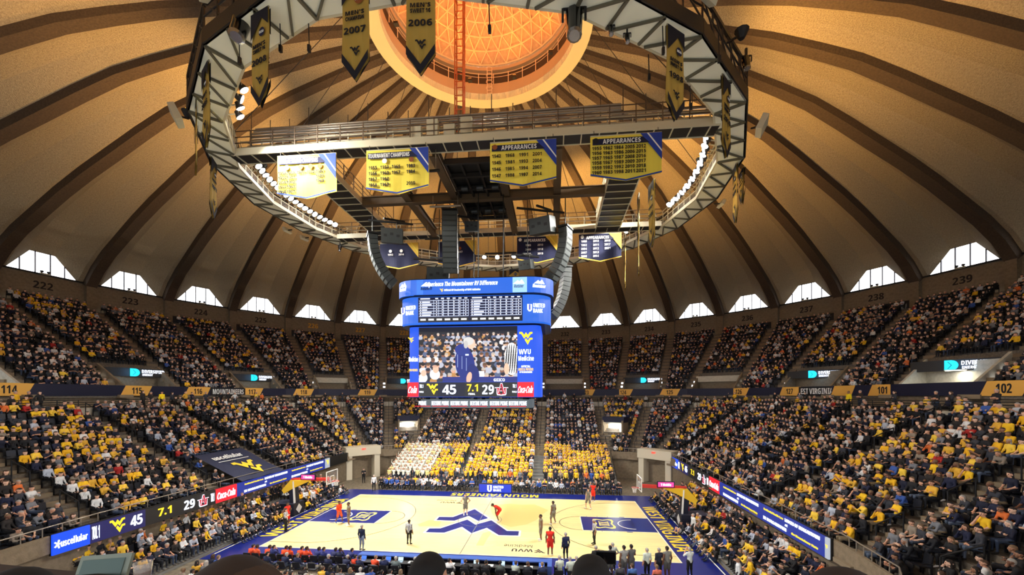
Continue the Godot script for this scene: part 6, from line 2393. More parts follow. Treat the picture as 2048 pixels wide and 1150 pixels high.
func floor_seats() -> void:
	for s in [-1.0, 1.0]:
		var side := "left" if s < 0 else "right"
		var cz := 3.2
		var L := 23.0
		bleacher("floor_bleacher", "grey folding bleacher behind the %s baseline under the ribbon display" % side, Vector3(s * 16.75, 0, cz), Vector3(0, 0, 1), Vector3(s, 0, 0), L, 4, 0.86, 0.22, 0.2)
		for r in 4:
			var n := int(L / 0.56)
			for k in n:
				var z := cz - L / 2 + (k + 0.5) * L / n
				if absf(z - 0.0) < 1.3 and r < 3:
					continue
				add_spot(Vector3(s * (17.25 + 0.86 * r), 0.2 + 0.22 * r, z), Vector3(s, 0, 0), side + " floor", 0, r, k, n)
		for k in 22:
			var z := -8.0 + k * 0.72
			if absf(z) < 1.4:
				continue
			add_spot(Vector3(s * (16.35 + rng.randf_range(-0.1, 0.1)), 0.01, z), Vector3(s, 0, 0), side + " baseline", 0, 0, k, 22)
	# the far side: two rows of chairs, then the standing students and the band on bleachers
	for r in 2:
		for k in 44:
			var x := -13.2 + k * 0.615
			if absf(x + 0.05) < 2.1 and r == 0:
				continue
			add_spot(Vector3(x, 0.01, -10.35 - r * 0.85), Vector3(0, 0, -1), "far chairs", 0, r, k, 44)
	bleacher("student_bleacher", "steep grey bleacher full of standing students on the far side", Vector3(0, 0, -12.1), Vector3(1, 0, 0), Vector3(0, 0, -1), 27.0, 10, 0.74, 0.27, 0.3)
	for r in 10:
		for k in 46:
			var x := -13.1 + k * 0.575
			if absf(x - 4.5) < 0.5 or absf(x + 4.5) < 0.4:
				continue
			add_spot(Vector3(x, 0.31 + 0.27 * r, -12.45 - 0.74 * r), Vector3(0, 0, -1), "students", 0, r, k, 46)
	# the concourse platform between the stands
	for i in lower.size() - 1:
		var a: Vector2 = lower[i][1]
		var b: Vector2 = lower[i + 1][1]
		var back: Vector2 = ((lower[i][1] - lower[i][0]).normalized() + (lower[i + 1][1] - lower[i + 1][0]).normalized()).normalized()
		var n := int(a.distance_to(b) / 0.75)
		for k in n:
			var p: Vector2 = a.lerp(b, (k + 0.5) / n) + back * 0.95
			if rng.randf() < 0.52:
				add_spot(xz(p, 9.21), xz(back, 0), "concourse", i, 0, k, n)
			if rng.randf() < 0.16:
				add_spot(xz(p + back * 0.95, 9.21), xz(back, 0), "concourse walk", i, 1, k, n)


func chair(at: Vector3, facing: Vector3, label: String, group: String) -> void:
	var t := thing("folding_chair", label, "chair", at, group)
	var z := -facing.normalized()
	t.basis = Basis(Vector3.UP.cross(z), Vector3.UP, z)
	var b := MB.new()
	b.box(Vector3(0, 0.45, 0), Vector3(0.44, 0.05, 0.42))
	put("seat", b, mat("chair_navy", Color(0.06, 0.07, 0.12), 0.5), t)
	b = MB.new()
	b.box(Vector3(0, 0.72, 0.22), Vector3(0.44, 0.34, 0.04), Basis(Vector3.RIGHT, 0.12))
	put("backrest", b, M.chair_navy, t)
	for s in [-1.0, 1.0]:
		b = MB.new()
		b.tube(Vector3(0.21 * s, 0, -0.2), Vector3(0.21 * s, 0.88, 0.25), 0.014, 4)
		put("leg", b, M.pipe, t)
		b = MB.new()
		b.tube(Vector3(0.21 * s, 0, 0.22), Vector3(0.21 * s, 0.45, -0.15), 0.014, 4)
		put("leg", b, M.pipe, t)


func table_and_benches() -> void:
	var t := thing("scorers_table", "long blue-topped scorers' table along the near sideline", "table", Vector3(0.25, 0, 10.45))
	var b := MB.new()
	b.box(Vector3(0, 0.93, 0), Vector3(11.6, 0.06, 0.5))
	put("top", b, mat("table_blue", Color(0.22, 0.34, 0.62), 0.4), t)
	b = MB.new()
	b.box(Vector3(0, 0.46, -0.22), Vector3(11.6, 0.9, 0.06))
	put("front", b, M.navy, t)
	b = MB.new()
	b.box(Vector3(5.75, 0.5, 0.35), Vector3(0.25, 1.0, 1.2))
	put("end_panel", b, M.table_blue, t)
	b = MB.new()
	b.box(Vector3(0, 0.72, 0.5), Vector3(11.4, 0.04, 0.55))
	put("shelf", b, mat("table_dark", Color(0.10, 0.10, 0.11), 0.6), t)
	for k in 9:
		b = MB.new()
		b.box(Vector3(-5.5 + k * 1.37, 0.36, 0.2), Vector3(0.08, 0.72, 0.9))
		put("leg", b, M.black, t)
	for k in 15:
		var x := -5.1 + k * 0.76
		if k % 3 != 1:
			var lp := thing("laptop", "open laptop on the scorers' table, %s place from the left" % nth(k + 1), "laptop", Vector3(x, 0.74, 10.98), "laptops on the scorers' table")
			var c := MB.new()
			c.box(Vector3(0, 0.01, 0), Vector3(0.34, 0.02, 0.24))
			put("keyboard", c, M.chrome, lp)
			c = MB.new()
			c.box(Vector3(0, 0.13, -0.15), Vector3(0.34, 0.24, 0.015), Basis(Vector3.RIGHT, -0.25))
			put("lid", c, M.black, lp)
			c = MB.new()
			c.box(Vector3(0, 0.13, -0.14), Vector3(0.31, 0.20, 0.008), Basis(Vector3.RIGHT, -0.25))
			put("screen", c, glow(["laptop_blue", "laptop_pale"][k % 2], [Color(0.25, 0.45, 0.85), Color(0.75, 0.88, 0.95)][k % 2], 0.9), lp)
		else:
			var pp := put("paper_sheet", box_mesh(Vector3(0.5, 0.006, 0.3)), M.white)
			pp.position = Vector3(x, 0.745, 10.95)
			tag(pp, "white papers on the scorers' table, %s place from the left" % nth(k + 1), "paper", "papers on the table")
	# people behind the table, seen from behind
	var tops := [[Color(0.85, 0.25, 0.12), "orange jacket"], [Color(0.85, 0.27, 0.12), "orange jacket"], [Color(0.10, 0.14, 0.30), "navy shirt"], [Color(0.40, 0.45, 0.45), "grey-green shirt"], [Color(0.1, 0.1, 0.1), "black top"], [Color(0.85, 0.85, 0.85), "striped shirt"], [Color(0.15, 0.15, 0.16), "black vest"], [Color(0.16, 0.16, 0.17), "black vest"], [Color(0.14, 0.14, 0.15), "black vest"], [Color(0.30, 0.33, 0.32), "grey shirt"], [Color(0.62, 0.66, 0.62), "pale grey shirt"], [Color(0.11, 0.12, 0.15), "dark suit"], [Color(0.12, 0.17, 0.32), "navy shirt"]]
	var xs := [-5.2, -4.15, -3.5, -2.8, -1.8, 0.35, 1.25, 1.85, 2.45, 3.25, 4.05, 4.8, 5.6]
	for k in xs.size():
		var at := Vector3(xs[k], 0, 11.65)
		chair(at, Vector3.FORWARD, "folding chair behind the scorers' table, %s from the left" % nth(k + 1), "chairs behind the scorers' table")
		person(["sit_lap", "sit_forward", "sit_chin"][k % 3], "table official in a %s, %s from the left behind the scorers' table" % [tops[k][1], nth(k + 1)], at, Vector3(rng.randf_range(-0.3, 0.3), 0, -1), tops[k][0], {"pants": Color(0.09, 0.09, 0.1), "group": "officials at the scorers' table"})
	# visiting bench, left of the table
	var hue := [[Color(0.90, 0.30, 0.15), "orange"], [Color(0.92, 0.36, 0.20), "orange"], [Color(0.90, 0.32, 0.18), "orange"], [Color(0.16, 0.20, 0.42), "navy"], [Color(0.92, 0.30, 0.10), "orange"], [Color(0.92, 0.30, 0.10), "orange"], [Color(0.88, 0.28, 0.12), "orange"], [Color(0.90, 0.30, 0.15), "orange"], [Color(0.15, 0.18, 0.42), "navy"], [Color(0.15, 0.18, 0.42), "navy"], [Color(0.14, 0.16, 0.34), "navy"], [Color(0.12, 0.15, 0.27), "dark navy"], [Color(0.14, 0.17, 0.40), "navy"]]
	var bx := [-12.6, -12.05, -11.5, -10.95, -10.4, -9.88, -9.36, -8.8, -8.25, -7.7, -7.17, -6.65, -6.12]
	for k in bx.size():
		var at := Vector3(bx[k], 0, 10.7)
		chair(at, Vector3.FORWARD, "navy folding chair on the visitors' bench, %s from the left" % nth(k + 1), "visitors' bench chairs")
		person(["sit_forward", "sit_lap", "sit_forward", "sit_chin"][k % 4], "bench member in %s top, %s from the left on the visitors' bench" % [hue[k][1], nth(k + 1)], at, Vector3(0.25, 0, -1), hue[k][0], {"pants": Color(0.10, 0.11, 0.2), "hair": HAIRS[0], "skin": SKINS[3 if k % 3 else 1], "group": "visitors' bench"})
	for k in 8:
		var at := Vector3(-10.6 + k * 0.95, 0, 11.75)
		chair(at, Vector3.FORWARD, "navy folding chair behind the visitors' bench, %s from the left" % nth(k + 1), "chairs behind the visitors' bench")
		if k % 4 != 3:
			person(["sit_lap", "sit_forward"][k % 2], "staff member in dark navy behind the visitors' bench, %s chair from the left" % nth(k + 1), at, Vector3(0.2, 0, -1), Color(0.11, 0.14, 0.27), {"pants": Color(0.2, 0.24, 0.32), "group": "visitors' staff"})
	# home bench, right of the table: most of them stand
	var stand := [[6.55, 10.6, "sit_lap", Color(0.80, 0.84, 0.78), "pale green polo, seated first on the home bench", false], [7.15, 10.7, "sit_lap", Color(0.80, 0.84, 0.78), "pale green polo, seated second on the home bench", false], [7.65, 10.6, "sit_forward", Color(0.80, 0.84, 0.78), "pale green polo, seated third on the home bench", false], [8.7, 10.0, "stand_crossed", Color(0.14, 0.14, 0.15), "black top with white shoulder, left end of the standing bench players", false], [9.5, 10.2, "stand", Color(0.42, 0.43, 0.42), "grey uniform and short hair, beside the tall man in pale shirt", true], [9.75, 9.4, "stand_hips", Color(0.80, 0.84, 0.79), "pale shirt, tallest of the standing bench group", false], [10.3, 10.1, "stand", Color(0.58, 0.58, 0.56), "white and grey warm-up, between two grey uniforms", true], [10.75, 9.9, "stand_crossed", Color(0.36, 0.36, 0.35), "dark grey uniform with bare arms, tallest haircut", true], [11.6, 10.1, "stand", Color(0.82, 0.86, 0.80), "pale shirt and black trousers, hands down", false], [12.3, 10.0, "stand", Color(0.13, 0.14, 0.20), "dark navy polo, second from the right end", false], [12.75, 10.0, "stand", Color(0.50, 0.50, 0.47), "grey uniform with bare arms, right end of the bench group", true], [14.1, 9.7, "photo", Color(0.84, 0.87, 0.84), "white shirt raising a camera at the court's near right corner", false]]
	for q in stand:
		var nm := "person in %s" % q[4]
		person(q[2], nm, Vector3(q[0], 0, q[1]), Vector3(-0.35, 0, -1), q[3], {"pants": Color(0.36, 0.36, 0.35) if q[5] else Color(0.07, 0.07, 0.08), "shorts": q[5], "sleeves": 0 if q[5] else 1, "skin": SKINS[3] if q[5] else SKINS[1], "hair": HAIRS[4] if q[5] else HAIRS[3], "size": 1.06 if q[5] else 1.0, "group": "home bench"})
	for k in 12:
		var at := Vector3(6.55 + k * 0.66, 0, 11.35)
		chair(at, Vector3.FORWARD, "navy folding chair on the home bench, %s from the table" % nth(k + 1), "home bench chairs")
		if k in [5, 6, 8]:
			person("sit_lap", "person in %s seated on the home bench" % (["grey hoodie", "", "", "orange and white jacket"][k - 5] if k != 6 else "blue jacket"), at, Vector3(-0.2, 0, -1), [Color(0.3, 0.3, 0.32), Color(0.3, 0.45, 0.7), Color(0.2, 0.2, 0.2), Color(0.85, 0.45, 0.35)][k - 5], {"group": "home bench"})
	for r in 3:
		for k in 52:
			var x := -13.6 + k * 0.56
			if r == 0 and x > -13.0 and x < 14.0:
				continue
			add_spot(Vector3(x, 0.0, 12.55 + r * 0.85), Vector3(0, 0, 1), "near floor", 0, r, k, 52)


func box_mesh(s: Vector3) -> ArrayMesh:
	var b := MB.new()
	b.box(Vector3.ZERO, s)
	return b.mesh()


# ---------------------------------------------------------------- players and officials on the court
func stripes() -> StandardMaterial3D:
	if not M.has("striped_shirt"):
		var im := Image.create(64, 4, false, Image.FORMAT_RGB8)
		for x in 64:
			for y in 4:
				im.set_pixel(x, y, Color(0.92, 0.92, 0.92) if (x / 8) % 2 else Color(0.05, 0.05, 0.05))
		var m := mat("striped_shirt", Color.WHITE, 0.8)
		m.albedo_texture = ImageTexture.create_from_image(im)
		m.uv1_triplanar = true
		m.uv1_scale = Vector3(3.4, 3.4, 3.4)
	return M.striped_shirt


func court_people() -> void:
	var grey := Color(0.47, 0.45, 0.40)
	var red := Color(0.88, 0.16, 0.07)
	var home := {"sleeves": 0, "shorts": true, "pants": grey, "hair": HAIRS[4], "shoes": Color(0.9, 0.9, 0.9), "size": 1.08, "cell": 0.027, "group": "home players on court"}
	var away := {"sleeves": 0, "shorts": true, "pants": red, "hair": HAIRS[4], "shoes": Color(0.9, 0.9, 0.9), "size": 1.08, "cell": 0.027, "group": "visiting players on court"}
	var h3 := home.duplicate(); h3.skin = SKINS[3]
	var h2 := home.duplicate(); h2.skin = SKINS[2]
	var a3 := away.duplicate(); a3.skin = SKINS[3]
	person("walk", "player in orange-red top walking through the left lane", Vector3(-11.4, 0.02, 2.1), Vector3(1, 0, 0.3), Color(0.92, 0.28, 0.08), {"sleeves": 2, "shorts": true, "pants": Color(0.9, 0.35, 0.2), "hair": HAIRS[0], "skin": SKINS[3], "shoes": Color(0.2, 0.35, 0.8), "size": 1.05, "group": "visiting players on court"})
	person("stand", "player in grey uniform beside the left lane's edge", Vector3(-10.3, 0.02, 2.66), Vector3(-0.8, 0, 0.6), grey, h3)
	person("stand_hips", "player in grey uniform with white shoes standing on the centre emblem", Vector3(-1.5, 0.02, -1.15), Vector3(0.3, 0, 1), grey, h2)
	person("bend", "player in red bent over at the edge of the centre circle", Vector3(1.6, 0.02, 0.27), Vector3(-1, 0, 0.25), red, a3)
	person("stand_wide", "player in grey uniform with feet apart, right of the centre circle", Vector3(6.2, 0.02, 0.6), Vector3(-0.7, 0, -0.6), grey, h3)
	person("stand", "bare-armed player in grey-brown uniform near the sideline lettering", Vector3(5.3, 0.02, 4.54), Vector3(-1, 0, 0.2), Color(0.50, 0.45, 0.36), h3)
	person("stand", "player in red uniform with back turned at the near sideline", Vector3(6.0, 0.02, 7.3), Vector3(0.1, 0, -1), red, a3)
	person("stand_wide", "player in grey uniform on the far right, in front of a red player", Vector3(9.45, 0.02, -4.3), Vector3(-0.6, 0, 0.8), grey, h2)
	person("stand_hips", "player in red behind the far right grey player", Vector3(10.15, 0.02, -7.0), Vector3(-0.3, 0, 1), red, a3)
	person("stand", "referee in striped shirt standing near the front sideline", Vector3(-3.95, 0.02, 6.28), Vector3(0.15, 0, -1), Color.WHITE, {"sleeves": 1, "pants": Color(0.05, 0.05, 0.05), "shoes": Color(0.05, 0.05, 0.05), "hair": HAIRS[0], "skin": SKINS[3], "shirt_mat": stripes(), "group": "referees"})
	person("stand_crossed", "referee in striped shirt by the left baseline", Vector3(-14.5, 0.02, 4.44), Vector3(1, 0, -0.2), Color.WHITE, {"sleeves": 1, "pants": Color(0.05, 0.05, 0.05), "shoes": Color(0.05, 0.05, 0.05), "shirt_mat": stripes(), "group": "referees"})
	person("stand", "referee in dark striped shirt below the right free-throw line", Vector3(9.1, 0.02, 4.95), Vector3(-1, 0, 0.2), Color.WHITE, {"sleeves": 1, "pants": Color(0.05, 0.05, 0.05), "shoes": Color(0.05, 0.05, 0.05), "shirt_mat": stripes(), "group": "referees"})
	person("stand", "coach in dark navy shirt and pale trousers left of the scorers' table", Vector3(-6.76, 0.02, 7.7), Vector3(0.2, 0, -1), Color(0.10, 0.13, 0.22), {"pants": Color(0.55, 0.60, 0.64), "hair": HAIRS[3], "skin": SKINS[1]})
	person("stand", "coach in navy jacket at the right end of the scorers' table", Vector3(7.0, 0.02, 7.9), Vector3(-0.5, 0, -1), Color(0.10, 0.13, 0.26), {"pants": Color(0.08, 0.09, 0.12), "hair": HAIRS[3], "skin": SKINS[1]})
	person("stand_hips", "player in red by the left goal's base", Vector3(-15.2, 0.02, 3.2), Vector3(1, 0, 0.2), red, a3)
	person("stand_crossed", "man in white shirt and black trousers behind the left baseline", Vector3(-16.9, 0.0, -1.9), Vector3(1, 0, 0.3), Color(0.85, 0.86, 0.86), {"pants": Color(0.08, 0.08, 0.09)})
	person("stand", "man in dark jacket and tan trousers behind the left goal", Vector3(-17.4, 0.0, -2.9), Vector3(1, 0, 0.4), Color(0.12, 0.12, 0.15), {"pants": Color(0.55, 0.48, 0.36)})
	person("stand", "person in white standing beside the left goal's arm", Vector3(-16.3, 0.0, -2.2), Vector3(1, 0, 0.2), Color(0.82, 0.83, 0.85), {"pants": Color(0.2, 0.22, 0.26)})
	person("sit_floor", "person in white shorts crouching beside the right goal", Vector3(15.9, 0.0, 1.9), Vector3(-1, 0, 0.5), Color(0.14, 0.14, 0.15), {"shorts": true, "pants": Color(0.88, 0.88, 0.86)})
	person("stand", "person in red jacket behind the right goal", Vector3(17.2, 0.0, -0.9), Vector3(-1, 0, 0.4), Color(0.72, 0.10, 0.10), {})
	person("stand", "person in white shirt with a mop behind the right baseline", Vector3(16.6, 0.0, 2.6), Vector3(-1, 0, 0.2), Color(0.85, 0.86, 0.85), {"pants": Color(0.07, 0.07, 0.08)})
	person("stand", "man in white by the far left corner of the court", Vector3(-13.6, 0.0, -9.4), Vector3(0.4, 0, 1), Color(0.86, 0.86, 0.86), {"pants": Color(0.08, 0.08, 0.09)})
	person("stand_crossed", "guard in black in front of the left tunnel", Vector3(-16.6, 0.0, -13.2), Vector3(0.6, 0, 1), Color(0.07, 0.07, 0.08), {"pants": Color(0.07, 0.07, 0.08)})
	person("stand", "steward in bright yellow top on the parapet left of plate 117", Vector3(-32.7, 9.21, -2.9), Vector3(1, 0, 0.2), Color(0.98, 0.86, 0.1), {"pants": Color(0.1, 0.1, 0.1)})
	person("stand", "steward in bright yellow top on the concourse right of the lettered board", Vector3(32.8, 9.21, -5.6), Vector3(-1, 0, 0.2), Color(0.98, 0.86, 0.1), {"pants": Color(0.1, 0.1, 0.1)})
	person("stand", "man in navy suit standing in front of the right ribbon's near end", Vector3(19.3, 0.2, 10.6), Vector3(-1, 0, -0.3), Color(0.09, 0.11, 0.2), {"pants": Color(0.25, 0.3, 0.4)})
	person("stand", "person in gold shirt standing at the foot of the right bleacher", Vector3(16.9, 0.0, 10.9), Vector3(-1, 0, -0.3), GOLDS[0], {"pants": Color(0.5, 0.45, 0.36)})
	person("stand", "person in white shirt standing beside the gold-shirted one at the right bleacher", Vector3(16.2, 0.0, 11.1), Vector3(-1, 0, -0.3), Color(0.85, 0.86, 0.86), {"pants": Color(0.2, 0.2, 0.22)})
	person("stand", "man in pale blue shirt standing under the left ribbon", Vector3(-19.1, 0.6, 11.6), Vector3(1, 0, -0.4), Color(0.62, 0.70, 0.82), {"pants": Color(0.1, 0.12, 0.18)})
	person("stand_clap", "person in dark jacket with yellow scarf below the left cola screen", Vector3(-19.0, 0.9, 3.4), Vector3(1, 0, 0.2), Color(0.10, 0.10, 0.12), {"pants": Color(0.42, 0.38, 0.3)})


# ---------------------------------------------------------------- the crowd
func gold_share(q: Dictionary) -> float:
	match q.deck:
		"lower":
			return [0.08, 0.08, 0.06, 0.36, 0.08, 0.26, 0.05, 0.26, 0.06, 0.34, 0.06, 0.32, 0.06, 0.38, 0.05, 0.28, 0.06, 0.16, 0.08, 0.36, 0.07, 0.14, 0.08][q.i]
		"upper":
			return 0.17 if posmod(K0 + q.i, 2) == 0 else 0.04
		"students":
			return 0.74
		"left floor", "right floor":
			return 0.26
		"far chairs":
			return 0.12
		"left baseline", "right baseline":
			return 0.2
		"near floor":
			return 0.14
	return 0.2


func section_words(q: Dictionary) -> String:
	match q.deck:
		"lower":
			return "%s section of lower stand from left" % nth(q.i + 1)
		"upper":
			return "upper stand under %d" % (228 + K0 + q.i)
		"students":
			return "far student bleacher"
		"far chairs":
			return "far courtside chairs"
		"concourse", "concourse walk":
			return "%s bay of concourse rail" % nth(q.i + 1)
	return q.deck + " seating"


func crowd() -> void:
	var taken_spots := []
	var empty := []
	for q in spots:
		var p: Vector3 = q.p
		if q.deck == "lower":
			if Vector2(p.x + 15.4, p.z + 24.8).length() < 2.2 or Vector2(p.x - 14.9, p.z + 24.6).length() < 2.2:
				continue
			if p.x < -19.3 and p.x > -24.0 and p.z > -2.2 and p.z < 3.4:
				continue
		var skip: float = {"lower": 0.10, "upper": 0.07, "students": 0.04, "concourse": 0.0, "concourse walk": 0.0, "left baseline": 0.12, "right baseline": 0.12}.get(q.deck, 0.09)
		if q.deck == "lower" and q.i <= 2:
			skip = 0.2
		if rng.randf() < skip:
			empty.append(q)
		else:
			taken_spots.append(q)
	taken_spots.sort_custom(func(a, b): return a.d < b.d)
	# seats: one shape for all; the nearest empty ones as things, the rest as a mass
	var sm := seat_mesh()
	empty.sort_custom(func(a, b): return a.d < b.d)
	var shown := 0
	var mass: Array[Transform3D] = []
	var seat_at := func(q: Dictionary) -> Transform3D:
		var z: Vector3 = q.z
		return Transform3D(Basis(Vector3.UP.cross(z), Vector3.UP, z), q.p)
	for q in empty:
		if not q.deck in ["lower", "upper", "left floor", "right floor", "far chairs", "near floor"]:
			continue
		if shown < 130 and in_view(q.p, 0) and q.d < 48.0:
			shown += 1
			var t := thing("stadium_seat", "empty dark seat, %s row, %s seat, %s" % [nth(q.r + 1), nth(q.k + 1), section_words(q)], "seat", q.p, "empty seats in the nearer stands")
			t.transform = seat_at.call(q)
			put("shell", sm, M.seat, t)
		else:
			mass.append(seat_at.call(q))
	for q in taken_spots:
		if q.deck in ["lower", "upper", "left floor", "right floor", "far chairs", "near floor"]:
			mass.append(seat_at.call(q))
	var mm := MultiMesh.new()
	mm.transform_format = MultiMesh.TRANSFORM_3D
	mm.mesh = sm
	mm.instance_count = mass.size()
	for i in mass.size():
		mm.set_instance_transform(i, mass[i])
	var mi := MultiMeshInstance3D.new()
	mi.name = "stadium_seating"
	mi.multimesh = mm
	add_child(mi)
	mi.set_meta("kind", "stuff")
	tag(mi, "dark stadium seats under the crowd in both stands", "seating")
	# nearest spectators one by one
	var poses := ["sit_lap", "sit_forward", "sit_crossed", "sit_clap", "sit_chin"]
	var budget := 300 - people_made - 6
	var rest := []
	for q in taken_spots:
		var pose: String = poses[[0, 0, 0, 1, 2, 2, 3, 4, 1][rng.randi() % 9]]
		if q.deck == "students":
			pose = ["stand", "stand_clap", "stand_cheer", "stand_clap", "stand"][rng.randi() % 5]
		elif q.deck.ends_with("baseline"):
			pose = "sit_floor"
		elif q.deck == "concourse walk" or (q.deck == "concourse" and rng.randf() < 0.18):
			pose = ["stand", "stand_crossed", "stand_hips"][rng.randi() % 3]
		var in_gold := rng.randf() < gold_share(q)
		var shirt: Array = [GOLDS[rng.randi() % 4], "gold"] if in_gold else plain_shirt()
		if q.deck == "students" and q.p.x < -8.2:
			shirt = [[Color(0.88, 0.87, 0.80), "white"], [Color(0.90, 0.84, 0.55), "cream"]][0 if rng.randf() < 0.7 else 1]
		if q.deck == "far chairs" and rng.randf() < 0.5 and not in_gold:
			shirt = [PLAIN[[5, 6, 11, 10, 3][rng.randi() % 5]][0], "grey"]
		if q.deck == "left floor" and rng.randf() < 0.3 and not in_gold:
			shirt = PLAIN[[6, 11, 5][rng.randi() % 3]]
		q.pose = pose
		q.shirt = shirt
		q.turn = rng.randf_range(-0.28, 0.28)
		q.size = rng.randf_range(0.94, 1.05)
		if budget > 0 and in_view(q.p + Vector3(0, 0.9, 0), 6) and q.d > 3.0:
			budget -= 1
			var face: Vector3 = (-q.z).rotated(Vector3.UP, q.turn)
			person(pose, "spectator in %s, %s row, %s seat, %s" % [shirt[1], nth(q.r + 1), nth(q.k + 1), section_words(q)], q.p, face, shirt[0], {"size": q.size, "cell": 0.036, "sleeves": 2 if rng.randf() < 0.6 else 1, "long": rng.randf() < 0.3, "group": "nearer spectators"})
		else:
			rest.append(q)
	# all the others as one mass of figures
	var root := Node3D.new()
	root.name = "spectator_crowd"
	add_child(root)
	root.set_meta("kind", "stuff")
	tag(root, "thousands of seated and standing spectators filling the stands", "crowd")
	var heaps := {}
	for q in rest:
		var key := "%s|%d" % [q.pose, rng.randi() % 3]
		if not heaps.has(key):
			heaps[key] = []
		heaps[key].append(q)
	var keys := heaps.keys()
	keys.sort()
	for key in keys:
		var parts: PackedStringArray = key.split("|")
		var v := int(parts[1])
		var base := figure(parts[0], 2 if v != 1 else 1, false, 0.05, false, v == 2)
		var am: ArrayMesh = base.duplicate()
		var sh := mat("crowd_cloth", Color.WHITE, 0.85)
		sh.vertex_color_use_as_albedo = true
		am.surface_set_material(SKIN, tone(SKINS[[0, 1, 2][v]], 0.6))
		am.surface_set_material(SHIRT, sh)
		am.surface_set_material(PANTS, tone(TROUSERS[[0, 1, 4][v]]))
		am.surface_set_material(HAIR, tone(HAIRS[[0, 3, 1][v]]))
		am.surface_set_material(SHOES, tone(Color(0.3, 0.3, 0.3)))
		var list: Array = heaps[key]
		var cm := MultiMesh.new()
		cm.transform_format = MultiMesh.TRANSFORM_3D
		cm.use_colors = true
		cm.mesh = am
		cm.instance_count = list.size()
		for i in list.size():
			var q: Dictionary = list[i]
			var z: Vector3 = q.z.rotated(Vector3.UP, q.turn)
			cm.set_instance_transform(i, Transform3D(Basis(Vector3.UP.cross(z), Vector3.UP, z).scaled(Vector3.ONE * q.size), q.p))
			cm.set_instance_color(i, Color(q.shirt[0]).srgb_to_linear())
		var ci := MultiMeshInstance3D.new()
		ci.name = "figures"
		ci.multimesh = cm
		root.add_child(ci, true)
		ci.set_meta("kind", "stuff")
	print("people one by one: ", people_made, " in the mass: ", rest.size(), " seats: ", mass.size())


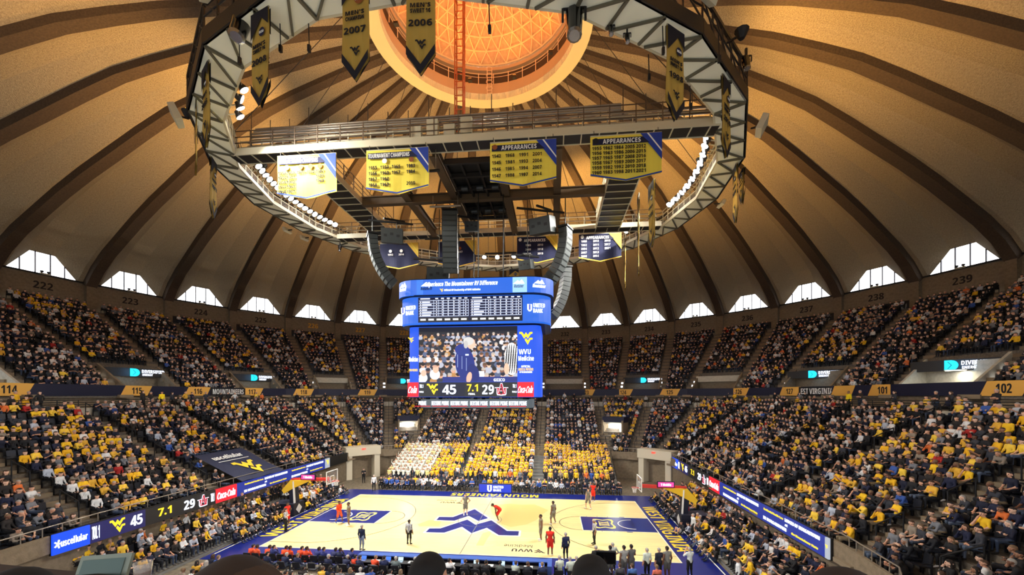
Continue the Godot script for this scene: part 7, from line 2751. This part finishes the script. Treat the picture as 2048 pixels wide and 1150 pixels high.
# ---------------------------------------------------------------- the row in front of the viewer
func foreground() -> void:
	var root := setting("floor_near_stand", "dark top rows of the near stand in front of the viewer")
	for q in [[8.44, 31.7, 33.0], [8.76, 33.0, 34.1], [9.3, 34.1, 37.0]]:
		var b := MB.new()
		b.box(Vector3(6, q[0] - 0.5, (q[1] + q[2]) / 2), Vector3(30, 1.0, q[2] - q[1]))
		put("terrace", b, M.tread_concrete, root)
	var dark := {"pants": Color(0.05, 0.05, 0.06), "cell": 0.03, "hair": Color(0.05, 0.04, 0.035), "group": "spectators right in front of the viewer"}
	person("sit_lap", "dark head of a spectator in front of the court's centre line", Vector3(5.585, 8.445, 32.53), Vector3(0, 0, -1), Color(0.05, 0.05, 0.06), dark)
	person("sit_lap", "dark head of a spectator holding a phone before the right bench", Vector3(6.397, 8.49, 32.6), Vector3(0.1, 0, -1), Color(0.05, 0.05, 0.06), dark)
	var brown := dark.duplicate()
	brown.hair = Color(0.16, 0.11, 0.07)
	person("sit_lap", "blurred brown-haired head at the bottom edge before the right stand", Vector3(6.851, 8.865, 33.61), Vector3(-0.2, 0, -1), Color(0.08, 0.07, 0.06), brown)
	person("sit_lap", "dark head at the bottom left corner of the picture", Vector3(4.73, 8.76, 33.57), Vector3(0.2, 0, -1), Color(0.04, 0.04, 0.05), dark)
	person("sit_lap", "head under a ribbed brown knit cap before the visitors' bench", Vector3(5.483, 8.87, 33.69), Vector3(0.1, 0, -1), Color(0.08, 0.07, 0.06), brown)
	var cap := thing("knit_cap", "ribbed dark brown knit cap on the nearest spectator's head", "cap", Vector3(5.483, 10.115, 33.72))
	var b := MB.new()
	for i in 28:
		var a := TAU * i / 28.0
		var r := 0.118 + 0.004 * (i % 2)
		var a2 := TAU * (i + 1) / 28.0
		var r2 := 0.118 + 0.004 * ((i + 1) % 2)
		for k in 7:
			var t0 := PI / 2 * k / 7.0
			var t1 := PI / 2 * (k + 1) / 7.0
			b.quado(Vector3(r * cos(a) * cos(t0), 0.105 * sin(t0), r * sin(a) * cos(t0)), Vector3(r2 * cos(a2) * cos(t0), 0.105 * sin(t0), r2 * sin(a2) * cos(t0)), Vector3(r2 * cos(a2) * cos(t1), 0.105 * sin(t1), r2 * sin(a2) * cos(t1)), Vector3(r * cos(a) * cos(t1), 0.105 * sin(t1), r * sin(a) * cos(t1)), Vector3.ZERO)
	put("crown", b, mat("knit_brown", Color(0.24, 0.17, 0.10), 0.95), cap)
	b = MB.new()
	b.lathe(Vector3(0, -0.05, 0), [Vector2(0.118, 0.0), Vector2(0.126, 0.01), Vector2(0.126, 0.055), Vector2(0.118, 0.065)], 28)
	put("cuff", b, M.knit_brown, cap)
	var ph := thing("phone", "black phone raised beside the head before the right bench", "phone", Vector3(6.475, 9.80, 32.52))
	b = MB.new()
	b.box(Vector3.ZERO, Vector3(0.1, 0.065, 0.01))
	put("body", b, M.black, ph)
	b = MB.new()
	b.box(Vector3(0, 0, 0.007), Vector3(0.09, 0.056, 0.002))
	put("glass", b, mat("gloss_black", Color(0.03, 0.03, 0.035), 0.15), ph)
	# ledge, monitor and bottle at the lower left
	var ld := thing("ledge_rail", "dark wooden ledge rail along the lower left edge", "rail", Vector3(3.3, 9.15, 32.5))
	b = MB.new()
	b.bar(Vector3(-2.2, 0.31, -0.3), Vector3(0.9, 0.31, -0.05), 0.2, 0.05)
	put("top", b, mat("ledge_wood", Color(0.16, 0.11, 0.08), 0.5), ld)
	for x in [-1.8, -0.4, 0.6]:
		b = MB.new()
		b.bar(Vector3(x, -0.9, -0.18), Vector3(x, 0.3, -0.18), 0.06, 0.06)
		put("post", b, M.black, ld)
	var mo := thing("monitor_back", "grey-green panel of a small monitor on the left ledge", "monitor", Vector3(3.38, 9.40, 32.25))
	b = MB.new()
	b.box(Vector3(0, 0.09, 0), Vector3(0.27, 0.19, 0.03), Basis(Vector3.UP, 0.35) * Basis(Vector3.RIGHT, -0.5))
	put("frame", b, mat("panel_grey", Color(0.46, 0.50, 0.45), 0.5), mo)
	b = MB.new()
	b.box(Vector3(0.003, 0.095, 0.018), Vector3(0.22, 0.14, 0.01), Basis(Vector3.UP, 0.35) * Basis(Vector3.RIGHT, -0.5))
	put("panel", b, mat("panel_green", Color(0.30, 0.38, 0.36), 0.4), mo)
	var bo := thing("plastic_cup", "clear plastic cup standing on the left ledge", "cup", Vector3(3.84, 9.5, 32.42))
	b = MB.new()
	b.lathe(Vector3.ZERO, [Vector2(0.0, 0.0), Vector2(0.035, 0.0), Vector2(0.046, 0.13), Vector2(0.042, 0.13), Vector2(0.033, 0.01), Vector2(0.0, 0.01)], 16)
	put("wall", b, mat("clear_plastic", Color(0.85, 0.82, 0.78, 0.25), 0.1), bo)
	M.clear_plastic.transparency = BaseMaterial3D.TRANSPARENCY_ALPHA
	b = MB.new()
	b.lathe(Vector3.ZERO, [Vector2(0.0, 0.012), Vector2(0.032, 0.012), Vector2(0.039, 0.08), Vector2(0.0, 0.08)], 16)
	put("drink", b, mat("drink_brown", Color(0.35, 0.22, 0.14), 0.2), bo)
